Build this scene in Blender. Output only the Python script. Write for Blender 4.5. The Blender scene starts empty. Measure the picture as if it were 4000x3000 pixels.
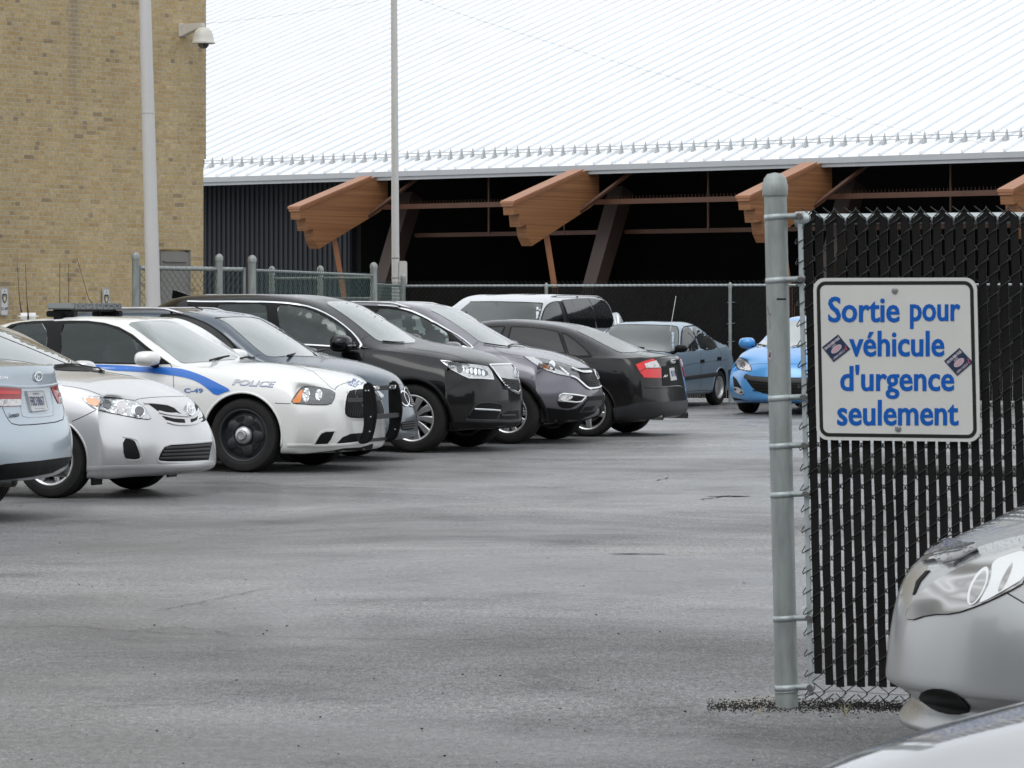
import bpy, bmesh, math, random
from mathutils import Vector, Matrix
from mathutils.bvhtree import BVHTree
random.seed(7)
scene = bpy.context.scene
COL = scene.collection
# ---------------------------------------------------------------- camera
F, CX, YH, H = 13500.0, 2000.0, 1206.0, 1.55
cd = bpy.data.cameras.new('camera'); cam = bpy.data.objects.new('camera', cd); COL.objects.link(cam)
cam.location = (0, 0, H); cam.rotation_euler = (math.pi/2, 0, 0)
cd.sensor_width = 36; cd.lens = 36*F/4000; cd.shift_y = -(1500-YH)/4000
cd.clip_start = 0.1; cd.clip_end = 2000
scene.camera = cam
def at(px, py, Y):      # photo measurement -> point at depth Y
    return Vector(((px-CX)*Y/F, Y, H-(py-YH)*Y/F))
def ground(px, py):
    Y = F*H/(py-YH); return Vector(((px-CX)*Y/F, Y, 0))
# ---------------------------------------------------------------- materials
def mat(name, base=(.5,.5,.5), rough=.5, metal=0., coat=0., spec=.5, ior=1.5, emit=None):
    m = bpy.data.materials.new(name); m.use_nodes = True
    b = m.node_tree.nodes['Principled BSDF']
    b.inputs['Base Color'].default_value = (*base, 1)
    b.inputs['Roughness'].default_value = rough
    b.inputs['Metallic'].default_value = metal
    b.inputs['Coat Weight'].default_value = coat
    b.inputs['Coat Roughness'].default_value = .03
    b.inputs['IOR'].default_value = ior
    b.inputs['Specular IOR Level'].default_value = spec
    return m
def nodes(m): return m.node_tree.nodes, m.node_tree.links, m.node_tree.nodes['Principled BSDF']
def N(ns, t, **k):
    n = ns.new('ShaderNode'+t)
    for a, v in k.items():
        if a.startswith('i_'): n.inputs[a[2:].replace('_', ' ')].default_value = v
        else: setattr(n, a, v)
    return n
def ramp(ns, pts):
    r = ns.new('ShaderNodeValToRGB'); e = r.color_ramp.elements
    while len(e) > 1: e.remove(e[-1])
    for i, (p, c) in enumerate(pts):
        if not isinstance(c, tuple): c = (c, c, c)
        q = e[0] if i == 0 else e.new(p)
        q.position = p; q.color = (*c, 1)
    return r
def vary(m, base, amt=.25, scale=3., rough=None, bump=0., bscale=40., coord='Object', vec=None):
    ns, ls, b = nodes(m)
    tc = N(ns, 'TexCoord'); src = tc.outputs[coord]
    if vec:
        mp = N(ns, 'Mapping'); mp.inputs['Scale'].default_value = vec; ls.new(src, mp.inputs[0]); src = mp.outputs[0]
    n = N(ns, 'TexNoise', i_Scale=scale, i_Detail=6., i_Roughness=.6); ls.new(src, n.inputs['Vector'])
    lo = tuple(c*(1-amt) for c in base); hi = tuple(min(1, c*(1+amt)) for c in base)
    r = ramp(ns, [(.3, lo), (.7, hi)]); ls.new(n.outputs['Fac'], r.inputs[0]); ls.new(r.outputs[0], b.inputs['Base Color'])
    if rough:
        r2 = ramp(ns, [(.3, rough[0]), (.7, rough[1])]); ls.new(n.outputs['Fac'], r2.inputs[0]); ls.new(r2.outputs[0], b.inputs['Roughness'])
    if bump:
        n2 = N(ns, 'TexNoise', i_Scale=bscale, i_Detail=4.); ls.new(src, n2.inputs['Vector'])
        bp = N(ns, 'Bump', i_Strength=bump, i_Distance=.01); ls.new(n2.outputs['Fac'], bp.inputs['Height']); ls.new(bp.outputs[0], b.inputs['Normal'])
    return m
def droplets(m, thr_scale=95., strength=.4):
    """rain drops standing on up-facing paint"""
    ns, ls, b = nodes(m)
    tc = N(ns, 'TexCoord'); v = N(ns, 'TexVoronoi', i_Scale=thr_scale); ls.new(tc.outputs['Object'], v.inputs['Vector'])
    r = ramp(ns, [(.0, 1.), (.34, 0.)]); ls.new(v.outputs['Distance'], r.inputs[0])
    nm = N(ns, 'NewGeometry'); sp = N(ns, 'SeparateXYZ'); ls.new(nm.outputs['Normal'], sp.inputs[0])
    r2 = ramp(ns, [(.55, 0.), (.9, 1.)]); ls.new(sp.outputs['Z'], r2.inputs[0])
    mu = N(ns, 'Math', operation='MULTIPLY'); ls.new(r.outputs[0], mu.inputs[0]); ls.new(r2.outputs[0], mu.inputs[1])
    bp = N(ns, 'Bump', i_Strength=strength, i_Distance=.012); ls.new(mu.outputs[0], bp.inputs['Height'])
    ls.new(bp.outputs[0], b.inputs['Normal']); ls.new(bp.outputs[0], b.inputs['Coat Normal'])
    return m
def paint(name, base, metal=.0, rough=.35, coat=1., drops=True):
    m = mat(name, base, rough, metal, (.62 if max(base) < .05 else coat), spec=(.1 if max(base) < .05 else .5))
    ns, ls, b = nodes(m)
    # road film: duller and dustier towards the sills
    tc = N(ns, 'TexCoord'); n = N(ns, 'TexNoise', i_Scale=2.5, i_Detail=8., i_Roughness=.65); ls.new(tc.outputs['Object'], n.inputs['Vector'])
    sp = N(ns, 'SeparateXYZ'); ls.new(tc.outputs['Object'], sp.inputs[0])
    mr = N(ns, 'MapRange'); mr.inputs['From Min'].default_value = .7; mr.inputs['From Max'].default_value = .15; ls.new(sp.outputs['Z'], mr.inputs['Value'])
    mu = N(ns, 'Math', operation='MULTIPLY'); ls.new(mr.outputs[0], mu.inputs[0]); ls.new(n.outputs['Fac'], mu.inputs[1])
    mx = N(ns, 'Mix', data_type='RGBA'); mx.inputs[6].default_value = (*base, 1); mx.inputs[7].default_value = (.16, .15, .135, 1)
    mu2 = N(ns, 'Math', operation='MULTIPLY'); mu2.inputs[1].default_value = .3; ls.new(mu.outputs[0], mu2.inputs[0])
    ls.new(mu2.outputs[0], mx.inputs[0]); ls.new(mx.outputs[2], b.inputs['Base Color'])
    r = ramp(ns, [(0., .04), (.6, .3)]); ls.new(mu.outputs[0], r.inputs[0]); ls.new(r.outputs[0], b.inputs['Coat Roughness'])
    if drops: droplets(m)
    return m
M = {}
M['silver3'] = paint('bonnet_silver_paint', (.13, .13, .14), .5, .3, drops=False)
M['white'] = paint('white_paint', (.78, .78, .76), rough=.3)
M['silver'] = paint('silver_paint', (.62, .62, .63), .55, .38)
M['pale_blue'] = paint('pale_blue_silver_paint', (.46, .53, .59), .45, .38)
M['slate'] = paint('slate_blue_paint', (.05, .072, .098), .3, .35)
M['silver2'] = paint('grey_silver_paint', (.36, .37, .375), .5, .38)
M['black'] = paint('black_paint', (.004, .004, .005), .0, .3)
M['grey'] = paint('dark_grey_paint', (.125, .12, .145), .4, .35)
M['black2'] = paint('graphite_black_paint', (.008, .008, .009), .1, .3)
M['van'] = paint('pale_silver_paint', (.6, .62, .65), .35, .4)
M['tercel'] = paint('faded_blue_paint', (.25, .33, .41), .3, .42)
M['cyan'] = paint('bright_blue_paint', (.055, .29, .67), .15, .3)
M['roofwhite'] = M['white']
M['glass'] = mat('side_glass', (.006, .008, .008), .02, 0, 0., .5, 1.55)
M['wind'] = mat('windshield_glass', (.10, .125, .12), .04, 0, 1., .9, 1.9)
M['wind2'] = mat('far_windshield_glass', (.045, .055, .053), .05, 0, 0., .6, 1.6)
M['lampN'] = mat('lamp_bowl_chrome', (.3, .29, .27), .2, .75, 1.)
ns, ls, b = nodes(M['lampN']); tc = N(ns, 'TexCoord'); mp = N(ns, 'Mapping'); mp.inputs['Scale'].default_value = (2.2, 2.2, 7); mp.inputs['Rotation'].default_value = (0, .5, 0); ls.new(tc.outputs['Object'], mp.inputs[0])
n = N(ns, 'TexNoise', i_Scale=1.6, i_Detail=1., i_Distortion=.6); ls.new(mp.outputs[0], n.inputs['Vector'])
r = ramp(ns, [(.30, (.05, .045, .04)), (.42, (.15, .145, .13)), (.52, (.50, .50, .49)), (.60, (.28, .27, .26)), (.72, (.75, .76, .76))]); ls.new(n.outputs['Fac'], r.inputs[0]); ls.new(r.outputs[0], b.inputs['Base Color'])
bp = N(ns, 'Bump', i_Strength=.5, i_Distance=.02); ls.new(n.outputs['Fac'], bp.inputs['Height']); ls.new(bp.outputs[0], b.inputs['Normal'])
M['brk'] = mat('bracket_grey', (.10, .10, .10), .5)
M['brown'] = mat('lamp_tint', (.09, .075, .06), .25, .3, 1.)
M['lensb2'] = mat('bright_reflector', (.72, .73, .73), .18, .5, 1.)
M['cloth'] = mat('seat_cloth', (.055, .055, .058), .8)
def tint_mat():
    m = bpy.data.materials.new('tinted_pane'); m.use_nodes = True; ns = m.node_tree.nodes; ls = m.node_tree.links; ns.clear()
    t = ns.new('ShaderNodeBsdfTransparent'); t.inputs[0].default_value = (.50, .56, .54, 1)
    g = ns.new('ShaderNodeBsdfGlossy'); g.inputs['Roughness'].default_value = .02; g.inputs[0].default_value = (.9, 1, .98, 1)
    f = ns.new('ShaderNodeFresnel'); f.inputs[0].default_value = 1.62; x = ns.new('ShaderNodeMixShader'); o = ns.new('ShaderNodeOutputMaterial')
    ls.new(f.outputs[0], x.inputs[0]); ls.new(t.outputs[0], x.inputs[1]); ls.new(g.outputs[0], x.inputs[2]); ls.new(x.outputs[0], o.inputs[0]); return m
M['tint'] = tint_mat()
M['defl'] = mat('smoked_deflector', (.035, .035, .037), .08, 0, 1.); droplets(M['defl'], 60., .5)
M['rubber'] = vary(mat('tyre_rubber', (.016, .016, .016), .8, spec=.25), (.018, .0175, .017), .35, 8., (.65, .9))
M['trim'] = vary(mat('black_plastic', (.012, .012, .012), .5, spec=.15), (.009, .009, .0095), .3, 6., (.4, .6))
M['dtrim'] = vary(mat('dark_grey_plastic', (.03, .03, .032), .55), (.032, .033, .035), .3, 6., (.5, .65))
M['mesh'] = mat('grille_mesh', (.006, .006, .006), .6, spec=.2)
M['seam'] = mat('panel_gap', (.006, .006, .006), .8)
M['chrome'] = mat('chrome', (.8, .81, .82), .12, 1.)
M['alloy'] = vary(mat('alloy', (.6, .6, .6), .35, .8), (.52, .52, .53), .12, 9., (.28, .42))
M['alloyd'] = mat('dark_alloy', (.05, .05, .052), .45, .5)
M['steelblack'] = vary(mat('black_steel', (.02, .022, .024), .45, spec=.35), (.022, .024, .027), .3, 6., (.35, .55))
M['disc'] = mat('brake_disc', (.12, .11, .1), .5, .6)
M['lens'] = mat('headlamp_lens', (.55, .57, .58), .1, .6, 1.)
M['lensd'] = mat('smoked_headlamp', (.13, .135, .14), .12, .5, 1.)
M['lensb'] = mat('lamp_reflector', (.85, .87, .88), .08, .9, 1.)
M['amber'] = mat('amber_lens', (.75, .22, .03), .15, 0, 1.)
M['red'] = mat('red_lens', (.36, .004, .008), .15, 0, .3)
M['redb'] = mat('bright_red_lens', (.7, .012, .016), .15, 0, .3)
M['clear'] = mat('clear_lens', (.62, .6, .6), .15, .2, 1.)
M['blue'] = mat('blue_vinyl', (.012, .15, .58), .35, 0, .5)
M['plate'] = mat('number_plate', (.62, .63, .64), .45)
M['plateblue'] = mat('plate_blue', (.05, .07, .16), .5)
M['outline'] = mat('lettering_blue', (.09, .17, .42), .5)
M['letgrey'] = mat('lettering_grey', (.56, .57, .60), .5)
M['bar'] = mat('light_bar_lens', (.36, .38, .38), .15, .2, .6)
M['tail'] = mat('tailpipe', (.35, .34, .32), .3, 1.)
def facets(m, sc, st):
    ns, ls, b = nodes(m); tc = N(ns, 'TexCoord'); v = N(ns, 'TexVoronoi', i_Scale=sc, feature='SMOOTH_F1'); n = N(ns, 'TexNoise', i_Scale=sc*.4, i_Distortion=2.); ls.new(tc.outputs['Object'], v.inputs['Vector']); ls.new(tc.outputs['Object'], n.inputs['Vector'])
    a = N(ns, 'Math', operation='ADD'); ls.new(v.outputs['Distance'], a.inputs[0]); ls.new(n.outputs['Fac'], a.inputs[1])
    bp = N(ns, 'Bump', i_Strength=st, i_Distance=.05); ls.new(a.outputs[0], bp.inputs['Height']); ls.new(bp.outputs[0], b.inputs['Normal'])
for k_, sc_, st_ in (('lens', 22, .5), ('lensb', 26, .7), ('clear', 20, .5), ('lensd', 20, .35)): facets(M[k_], sc_, st_)
M['lensS'] = mat('clear_headlamp', (.5, .51, .52), .12, .55, 1.)
M['lensT'] = mat('lamp_bowl', (.22, .215, .20), .3, .7, 1.); facets(M['lensT'], 7, .35); facets(M['lensS'], 5, .25)
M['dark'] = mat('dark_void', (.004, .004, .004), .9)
# galvanised steel: mottled
def galv(name, base, rough=.5, metal=.35):
    m = mat(name, base, rough, metal); vary(m, base, .22, 5., (rough-.1, rough+.12), .15, 60., vec=(3, 3, .8)); return m
M['galv'] = galv('galvanised_steel', (.30, .325, .315))
M['galvl'] = galv('pale_galvanised_steel', (.42, .46, .47))
M['wire'] = mat('black_coated_wire', (.012, .014, .014), .35)
M['slat'] = vary(mat('black_slat', (.008, .008, .008), .55, spec=.18), (.008, .0075, .0075), .35, 4., (.45, .7))
M['greenwire'] = mat('green_coated_wire', (.035, .085, .075), .45)
M['signwhite'] = vary(mat('sign_white', (.6, .6, .58), .45), (.60, .60, .575), .04, 3., (.4, .5))
M['signblack'] = mat('sign_black', (.01, .01, .011), .4)
M['signblue'] = mat('sign_blue', (.006, .10, .42), .5, spec=.2)
M['sticker'] = mat('navy_sticker', (.018, .03, .075), .4)
M['stickerw'] = mat('sticker_white', (.55, .5, .55), .5)
M['stickerr'] = mat('sticker_red', (.55, .1, .1), .5)
M['bolt'] = mat('bolt', (.38, .4, .4), .35, .8)
# ---------------------------------------------------------------- object helpers
def link(name, me, m=None, parent=None, smooth=False):
    me.name = name
    o = bpy.data.objects.new(name, me); COL.objects.link(o)
    if m is not None and not me.materials: me.materials.append(m)
    if parent is not None: o.parent = parent
    if smooth: me.shade_smooth()
    return o
def empty(name, loc=(0,0,0), rz=0.):
    o = bpy.data.objects.new(name, None); COL.objects.link(o); o.location = loc; o.rotation_euler = (0, 0, rz); o.empty_display_size = .2
    return o
def tag(o, label=None, cat=None, group=None, kind=None):
    if label: o['label'] = label
    if cat: o['category'] = cat
    if group: o['group'] = group
    if kind: o['kind'] = kind
    return o
class MB:
    def __init__(s): s.v = []; s.f = []
    def add(s, vs, fs):
        n = len(s.v); s.v += [tuple(v) for v in vs]; s.f += [tuple(i+n for i in f) for f in fs]; return s
    def box(s, c, d, R=None):
        x, y, z = d[0]/2, d[1]/2, d[2]/2
        vs = [Vector((a*x, b*y, e*z)) for a in (-1, 1) for b in (-1, 1) for e in (-1, 1)]
        if R is not None: vs = [R @ v for v in vs]
        c = Vector(c); return s.add([v+c for v in vs], [(0,1,3,2),(4,6,7,5),(0,4,5,1),(2,3,7,6),(0,2,6,4),(1,5,7,3)])
    def tube(s, pts, r, n=6, closed=False, cap=True, flat=1., up=None):
        pts = [Vector(p) for p in pts]; k = len(pts); rr = r if isinstance(r, (list, tuple)) else [r]*k
        rings = []; prev = None
        for i, p in enumerate(pts):
            a = pts[i-1] if (i > 0 or closed) else p; b = pts[(i+1) % k] if (i < k-1 or closed) else p
            t = (b-a); t = t.normalized() if t.length > 1e-9 else Vector((0,0,1))
            u = prev if prev is not None else (Vector((0,0,1)) if abs(t.z) < .9 else Vector((1,0,0)))
            if up is not None: u = up[i] if isinstance(up, list) else Vector(up)
            u = u-t*u.dot(t)
            if u.length < 1e-6: u = t.orthogonal()
            u.normalize(); w = t.cross(u); prev = u
            rings.append([p + (u*math.cos(2*math.pi*j/n)*flat + w*math.sin(2*math.pi*j/n))*rr[i] for j in range(n)])
        vs = [v for R_ in rings for v in R_]; fs = []
        for i in range(k if closed else k-1):
            a, b = i*n, ((i+1) % k)*n
            for j in range(n): fs.append((a+j, a+(j+1) % n, b+(j+1) % n, b+j))
        if cap and not closed: fs += [tuple(range(n-1, -1, -1)), tuple((k-1)*n+j for j in range(n))]
        return s.add(vs, fs)
    def lathe(s, prof, n=32, c=(0,0,0), axis='z', phase=0.):
        c = Vector(c); vs = []
        for i in range(n):
            a = 2*math.pi*i/n+phase
            for r, h in prof:
                p = (r*math.cos(a), r*math.sin(a), h) if axis == 'z' else ((r*math.cos(a), h, r*math.sin(a)) if axis == 'y' else (h, r*math.cos(a), r*math.sin(a)))
                vs.append(Vector(p)+c)
        k = len(prof); fs = []
        for i in range(n):
            for j in range(k-1):
                a = i*k+j; b = ((i+1) % n)*k+j; fs.append((a, b, b+1, a+1))
        return s.add(vs, fs)
    def prism(s, poly, d, M4=None):   # poly (x,z) extruded along y by d (centred)
        n = len(poly); vs = [Vector((x, -d/2, z)) for x, z in poly]+[Vector((x, d/2, z)) for x, z in poly]
        if M4 is not None: vs = [M4 @ v for v in vs]
        return s.add(vs, [tuple(range(n)), tuple(range(2*n-1, n-1, -1))]+[(i, i+n, (i+1) % n+n, (i+1) % n) for i in range(n)])
    def build(s, name, m, parent=None, smooth=False, bevel=0, angle=None):
        me = bpy.data.meshes.new(name); me.from_pydata(s.v, [], s.f); me.validate()
        bm = bmesh.new(); bm.from_mesh(me); bmesh.ops.remove_doubles(bm, verts=bm.verts, dist=1e-6)
        bmesh.ops.recalc_face_normals(bm, faces=bm.faces)
        if bevel: bmesh.ops.bevel(bm, geom=list(bm.edges), offset=bevel, segments=2, affect='EDGES', clamp_overlap=True)
        bm.to_mesh(me); bm.free()
        o = link(name, me, m, parent, smooth)
        if smooth and angle: me.set_sharp_from_angle(angle=math.radians(angle))
        return o
def chaikin(p, it=2, closed=True):
    for _ in range(it):
        q = []; n = len(p)
        for i in range(n if closed else n-1):
            a, b = p[i], p[(i+1) % n]
            q += [(a[0]*.75+b[0]*.25, a[1]*.75+b[1]*.25), (a[0]*.25+b[0]*.75, a[1]*.25+b[1]*.75)]
        if not closed: q = [p[0]]+q+[p[-1]]
        p = q
    return p
def lerp_pts(pts, x):
    if x <= pts[0][0]: return pts[0][1:]
    for a, b in zip(pts, pts[1:]):
        if x <= b[0]:
            t = (x-a[0])/(b[0]-a[0]) if b[0] > a[0] else 0
            return tuple(p+(q-p)*t for p, q in zip(a[1:], b[1:]))
    return pts[-1][1:]
def text_mesh(body, size=1., offset=0., xs=1., spacing=1., align='LEFT', shear=0.):
    c = bpy.data.curves.new('txt', 'FONT'); c.body = body; c.size = size; c.offset = offset; c.space_character = spacing
    c.align_x = align; c.shear = shear; c.resolution_u = 3
    o = bpy.data.objects.new('txt', c); COL.objects.link(o)
    dg = bpy.context.evaluated_depsgraph_get(); dg.update()
    me = bpy.data.meshes.new_from_object(o.evaluated_get(dg))
    vs = [(v.co.x*xs, v.co.y) for v in me.vertices]; fs = [tuple(p.vertices) for p in me.polygons]
    bpy.data.objects.remove(o); bpy.data.curves.remove(c); bpy.data.meshes.remove(me)
    return vs, fs
# ---------------------------------------------------------------- vehicles
TH = math.radians(19.5)
HEAD = -TH                      # nose to the right, slightly towards the street
TAILR = math.pi-TH              # nose to the left
FACE = -TH-math.pi/2            # nose towards the street
RF = (0., .22, .5, .8, 1.)      # height fractions of the side rows
YF = (.80, .62, .32, 0.)        # lateral fractions of the top/bottom rows on the end faces
class Car:
    def __init__(s, name, label, cat, sp, paintm, heading, ref_px, ref_local, group=None, refY=None, wins=()):
        s.sp = sp; s.paint = paintm
        if refY is None: P = ground(*ref_px)
        else: P = at(ref_px[0], ref_px[1], refY)
        ly = ref_local[1]; R = Matrix.Rotation(heading, 3, 'Z')
        off = R @ Vector((ref_local[0], ly, 0)); P = P-off; P.z = 0
        s.wins = wins; s.root = empty(name, P, heading); tag(s.root, label, cat, group)
        s.M = Matrix.Translation(P) @ Matrix.Rotation(heading, 4, 'Z'); s.Mi = s.M.inverted()
        s.o = s.Mi @ Vector((0, 0, H)); s.Ri = s.Mi.to_3x3()
        s.build_body()
    # cage -----------------------------------------------------------
    def build_body(s):
        sp = s.sp; V = []; idx = {}
        def vid(p, mirror=True):
            k = (round(p[0], 5), round(p[1], 5), round(p[2], 5))
            if k not in idx: idx[k] = len(V); V.append(Vector(p))
            return idx[k]
        st = sp['st']; C = len(st)-1
        def endrows(rows): # (xc, z, bulge, [w])
            out = []
            for i, rr in enumerate(rows):
                xc, z, bu, w = rr
                out.append((xc, z, bu, w))
            return out
        fr, re = endrows(sp['front']), endrows(sp['rear'])
        pw = sp.get('pw', 2.6)
        def face(rows, sgn):
            Fc = []
            for i, (xc, z, bu, w) in enumerate(rows):
                row = []
                for j in range(5):
                    f = 1. if j == 0 else YF[j-1]
                    zz = z + (sp.get('crown', .02)*(1-f*f) if i == 4 else 0)
                    row.append((xc-sgn*bu*f**pw, w*f, zz))
                Fc.append(row)
            return Fc
        FF = face(fr, 1); FR = face(re, -1)
        cols = []
        for c, x in enumerate(st):
            if c == 0 or c == C:
                Fc = FR if c == 0 else FF
                side = [Fc[i][0] for i in range(5)]
                top = [Fc[4][j] for j in range(1, 5)]; bot = [Fc[0][j] for j in range(1, 5)]
            else:
                W, = lerp_pts(sp['W'], x); zl, = lerp_pts(sp['low'], x); ysh, zsh = lerp_pts(sp['sh'], x)
                yr, zr = lerp_pts(sp['rail'], x); zc, = lerp_pts(sp['cen'], x)
                side = []
                for i, f in enumerate(RF):
                    z = zl+f*(zsh-zl); dy = (.05, .012, 0., .012, 0.)[i]
                    side.append((x, (W-dy) if i < 4 else ysh, z))
                gy, gz = ysh-.025, zsh+.022
                if zr-zsh < .05: gy, gz = (ysh+yr)/2, (zsh+zr)/2+.004
                top = [(x, gy, gz), (x, yr, zr), (x, yr*.52, zr+(zc-zr)*.74), (x, 0, zc)]
                bot = [(x, W*f*.95, zl) for f in YF]
            cols.append(bot[::-1]+side+top)
        faces = []
        def quad(a, b, c, d, fl):
            for m in (1, -1):
                q = [(p[0], p[1]*m, p[2]) for p in (a, b, c, d)]
                if m == -1: q = q[::-1]
                f = [vid(p) for p in (q[::-1] if fl else q)]
                g = []
                for k in f:
                    if k not in g: g.append(k)
                if len(g) > 2: faces.append(g)
        for c in range(C):
            for r in range(12): quad(cols[c][r], cols[c+1][r], cols[c+1][r+1], cols[c][r+1], True)
        for Fc, fl in ((FF, True), (FR, False)):
            for i in range(4):
                for j in range(4): quad(Fc[i][j], Fc[i][j+1], Fc[i+1][j+1], Fc[i+1][j], fl)
        me = bpy.data.meshes.new('cage'); me.from_pydata([tuple(v) for v in V], [], faces); me.update()
        # creases along chosen rows
        cr = {}
        rows = {'b1': 3, 'r1': 4, 'r2': 5, 'r3': 6, 'r4': 7, 'r5': 8, 't1': 9, 't2': 10, 't3': 11}
        for (rn, x0, x1, val) in sp.get('crease', []):
            r = rows[rn]
            for c in range(C):
                xa = st[c]; xb = st[c+1]
                if xa >= x0-1e-6 and xb <= x1+1e-6:
                    for m in (1, -1):
                        a = vid((cols[c][r][0], cols[c][r][1]*m, cols[c][r][2])); b = vid((cols[c+1][r][0], cols[c+1][r][1]*m, cols[c+1][r][2]))
                        cr[(min(a, b), max(a, b))] = val
        for (fn, i, val) in sp.get('fcrease', []):
            Fc = FF if fn == 'f' else FR
            for j in range(4):
                for m in (1, -1):
                    a = vid((Fc[i][j][0], Fc[i][j][1]*m, Fc[i][j][2])); b = vid((Fc[i][j+1][0], Fc[i][j+1][1]*m, Fc[i][j+1][2]))
                    cr[(min(a, b), max(a, b))] = val
        for (x, r0, r1, val) in sp.get('ccrease', []):   # across the car at station x
            c = min(range(C+1), key=lambda k: abs(st[k]-x))
            for r in range(rows[r0], 12 if r1 == 'c' else rows[r1]):
                for m in (1, -1):
                    a = vid((cols[c][r][0], cols[c][r][1]*m, cols[c][r][2])); b = vid((cols[c][r+1][0], cols[c][r+1][1]*m, cols[c][r+1][2]))
                    cr[(min(a, b), max(a, b))] = val
        at_ = me.attributes.new('crease_edge', 'FLOAT', 'EDGE')
        for e in me.edges:
            k = (min(e.vertices), max(e.vertices))
            if k in cr: at_.data[e.index].value = cr[k]
        o = bpy.data.objects.new('cage', me); COL.objects.link(o)
        ss = o.modifiers.new('s', 'SUBSURF'); ss.levels = 2; ss.subdivision_type = 'CATMULL_CLARK'
        tgt = [v.copy() for v in V]
        for it in range(3):
            dg = bpy.context.evaluated_depsgraph_get(); ev = o.evaluated_get(dg).to_mesh()
            lim = [ev.vertices[i].co.copy() for i in range(len(V))]
            for i, v in enumerate(me.vertices): v.co += (tgt[i]-lim[i])*.6
            o.evaluated_get(dg).to_mesh_clear(); me.update()
        ss.levels = sp.get('lev', 3)
        dg = bpy.context.evaluated_depsgraph_get(); ev = o.evaluated_get(dg).to_mesh()
        s.vs = [v.co.copy() for v in ev.vertices]; s.pf = [tuple(p.vertices) for p in ev.polygons]
        o.evaluated_get(dg).to_mesh_clear()
        s.bvh = BVHTree.FromPolygons(s.vs, s.pf)
        bpy.data.objects.remove(o)
        body = bpy.data.meshes.new('body'); body.from_pydata([tuple(v) for v in s.vs], [], s.pf); body.update()
        bo = link('body', body, s.paint, None)
        # wheel openings
        cut = MB()
        for x, R, ra in sp['arch']:
            n = 40
            for sd in (1, -1):
                W, = lerp_pts(sp['W'], x)
                prof = [(x+ra*math.cos(2*math.pi*k/n), R+ra*math.sin(2*math.pi*k/n)) for k in range(n)]
                ya, yb = sd*(W-.34), sd*(W+.3)
                vs = [(a, ya, b) for a, b in prof]+[(a, yb, b) for a, b in prof]
                fs = [tuple(range(n)), tuple(range(2*n-1, n-1, -1))]+[(i, (i+1) % n, (i+1) % n+n, i+n) for i in range(n)]
                cut.add(vs, fs)
        for (cr, poly, it) in s.wins:       # window openings go right through the cabin
            pts = []
            for p in chaikin([s.pt(cr, *q) for q in poly], it):
                l, n_ = s.hit(*p); pts.append((l.x, l.z))
            a = sum(pts[i][0]*pts[(i+1) % len(pts)][1]-pts[(i+1) % len(pts)][0]*pts[i][1] for i in range(len(pts)))
            if a < 0: pts = pts[::-1]
            k = len(pts); cut.add([(x, -1.3, z) for x, z in pts]+[(x, 1.3, z) for x, z in pts], [tuple(range(k)), tuple(range(2*k-1, k-1, -1))]+[(i, (i+1) % k, (i+1) % k+k, i+k) for i in range(k)])
        co = cut.build('cut', M['dark'])
        nm = None
        for solver, dz in (('EXACT', 0), ('EXACT', .0013), ('EXACT', -.0017), ('EXACT', .0031), ('FAST', .0007), ('FAST', .0023)):
            co.location = (dz, 0, dz*.7)
            b = bo.modifiers.new('b', 'BOOLEAN'); b.operation = 'DIFFERENCE'; b.object = co; b.solver = solver
            if solver == 'EXACT': b.material_mode = 'TRANSFER'
            dg = bpy.context.evaluated_depsgraph_get()
            nm = bpy.data.meshes.new_from_object(bo.evaluated_get(dg)); bo.modifiers.clear()
            if len(nm.polygons) > len(s.pf)*.7 and max(v.co.z for v in nm.vertices) > 1.1 and len(nm.polygons) != len(s.pf): break
            print('boolean retry', s.root['label'], solver, len(nm.polygons), len(s.pf))
        bo.data = nm; nm.name = 'body'
        bpy.data.objects.remove(co)
        nm.shade_smooth(); nm.set_sharp_from_angle(angle=math.radians(38))
        s.body = bo; bo.parent = s.root
    # projection of measured outlines onto the body -----------------
    def hit(s, px, py, force=False):
        d = (s.Ri @ Vector(((px-CX)/F, 1, -(py-YH)/F))).normalized()
        loc, nrm, i, dist = s.bvh.ray_cast(s.o, d)
        if loc is not None: return loc, nrm
        t = (Vector((0, 0, .7))-s.o).dot(d)
        for _ in range(8):
            p = s.o+d*t; loc, nrm, i, dist = s.bvh.find_nearest(p); t = (loc-s.o).dot(d)
        return loc, nrm
    def pt(s, cr, x, y): return (x/cr[0]+cr[1], y/cr[0]+cr[2])
    def pane(s, cr, frame, win, it=1):
        """black seal round a real window opening, with a tinted pane in it"""
        Fo = chaikin([s.pt(cr, *p) for p in frame], 0); Wi = chaikin([s.pt(cr, *p) for p in win], it)
        bm = bmesh.new()
        for lp in (Fo, Wi):
            bv = [bm.verts.new((x, y, 0)) for x, y in lp]
            for i in range(len(bv)): bm.edges.new((bv[i], bv[(i+1) % len(bv)]))
        bmesh.ops.triangle_fill(bm, use_beauty=True, edges=bm.edges[:], normal=(0, 0, 1))
        xs = [p[0] for p in Fo]; ys = [p[1] for p in Fo]
        for ax, lo, hi in ((0, min(xs), max(xs)), (1, min(ys), max(ys))):
            k = int((hi-lo)/14)
            for i in range(1, k+1):
                c = lo+(hi-lo)*i/(k+1)
                bmesh.ops.bisect_plane(bm, geom=bm.verts[:]+bm.edges[:]+bm.faces[:], plane_co=(c, 0, 0) if ax == 0 else (0, c, 0), plane_no=(1, 0, 0) if ax == 0 else (0, 1, 0))
        def inside(x, y):
            r = False
            for i in range(len(Wi)):
                x1, y1 = Wi[i]; x2, y2 = Wi[i-1]
                if (y1 > y) != (y2 > y) and x < (x2-x1)*(y-y1)/(y2-y1)+x1: r = not r
            return r
        bm.verts.index_update(); vs = []
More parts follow.
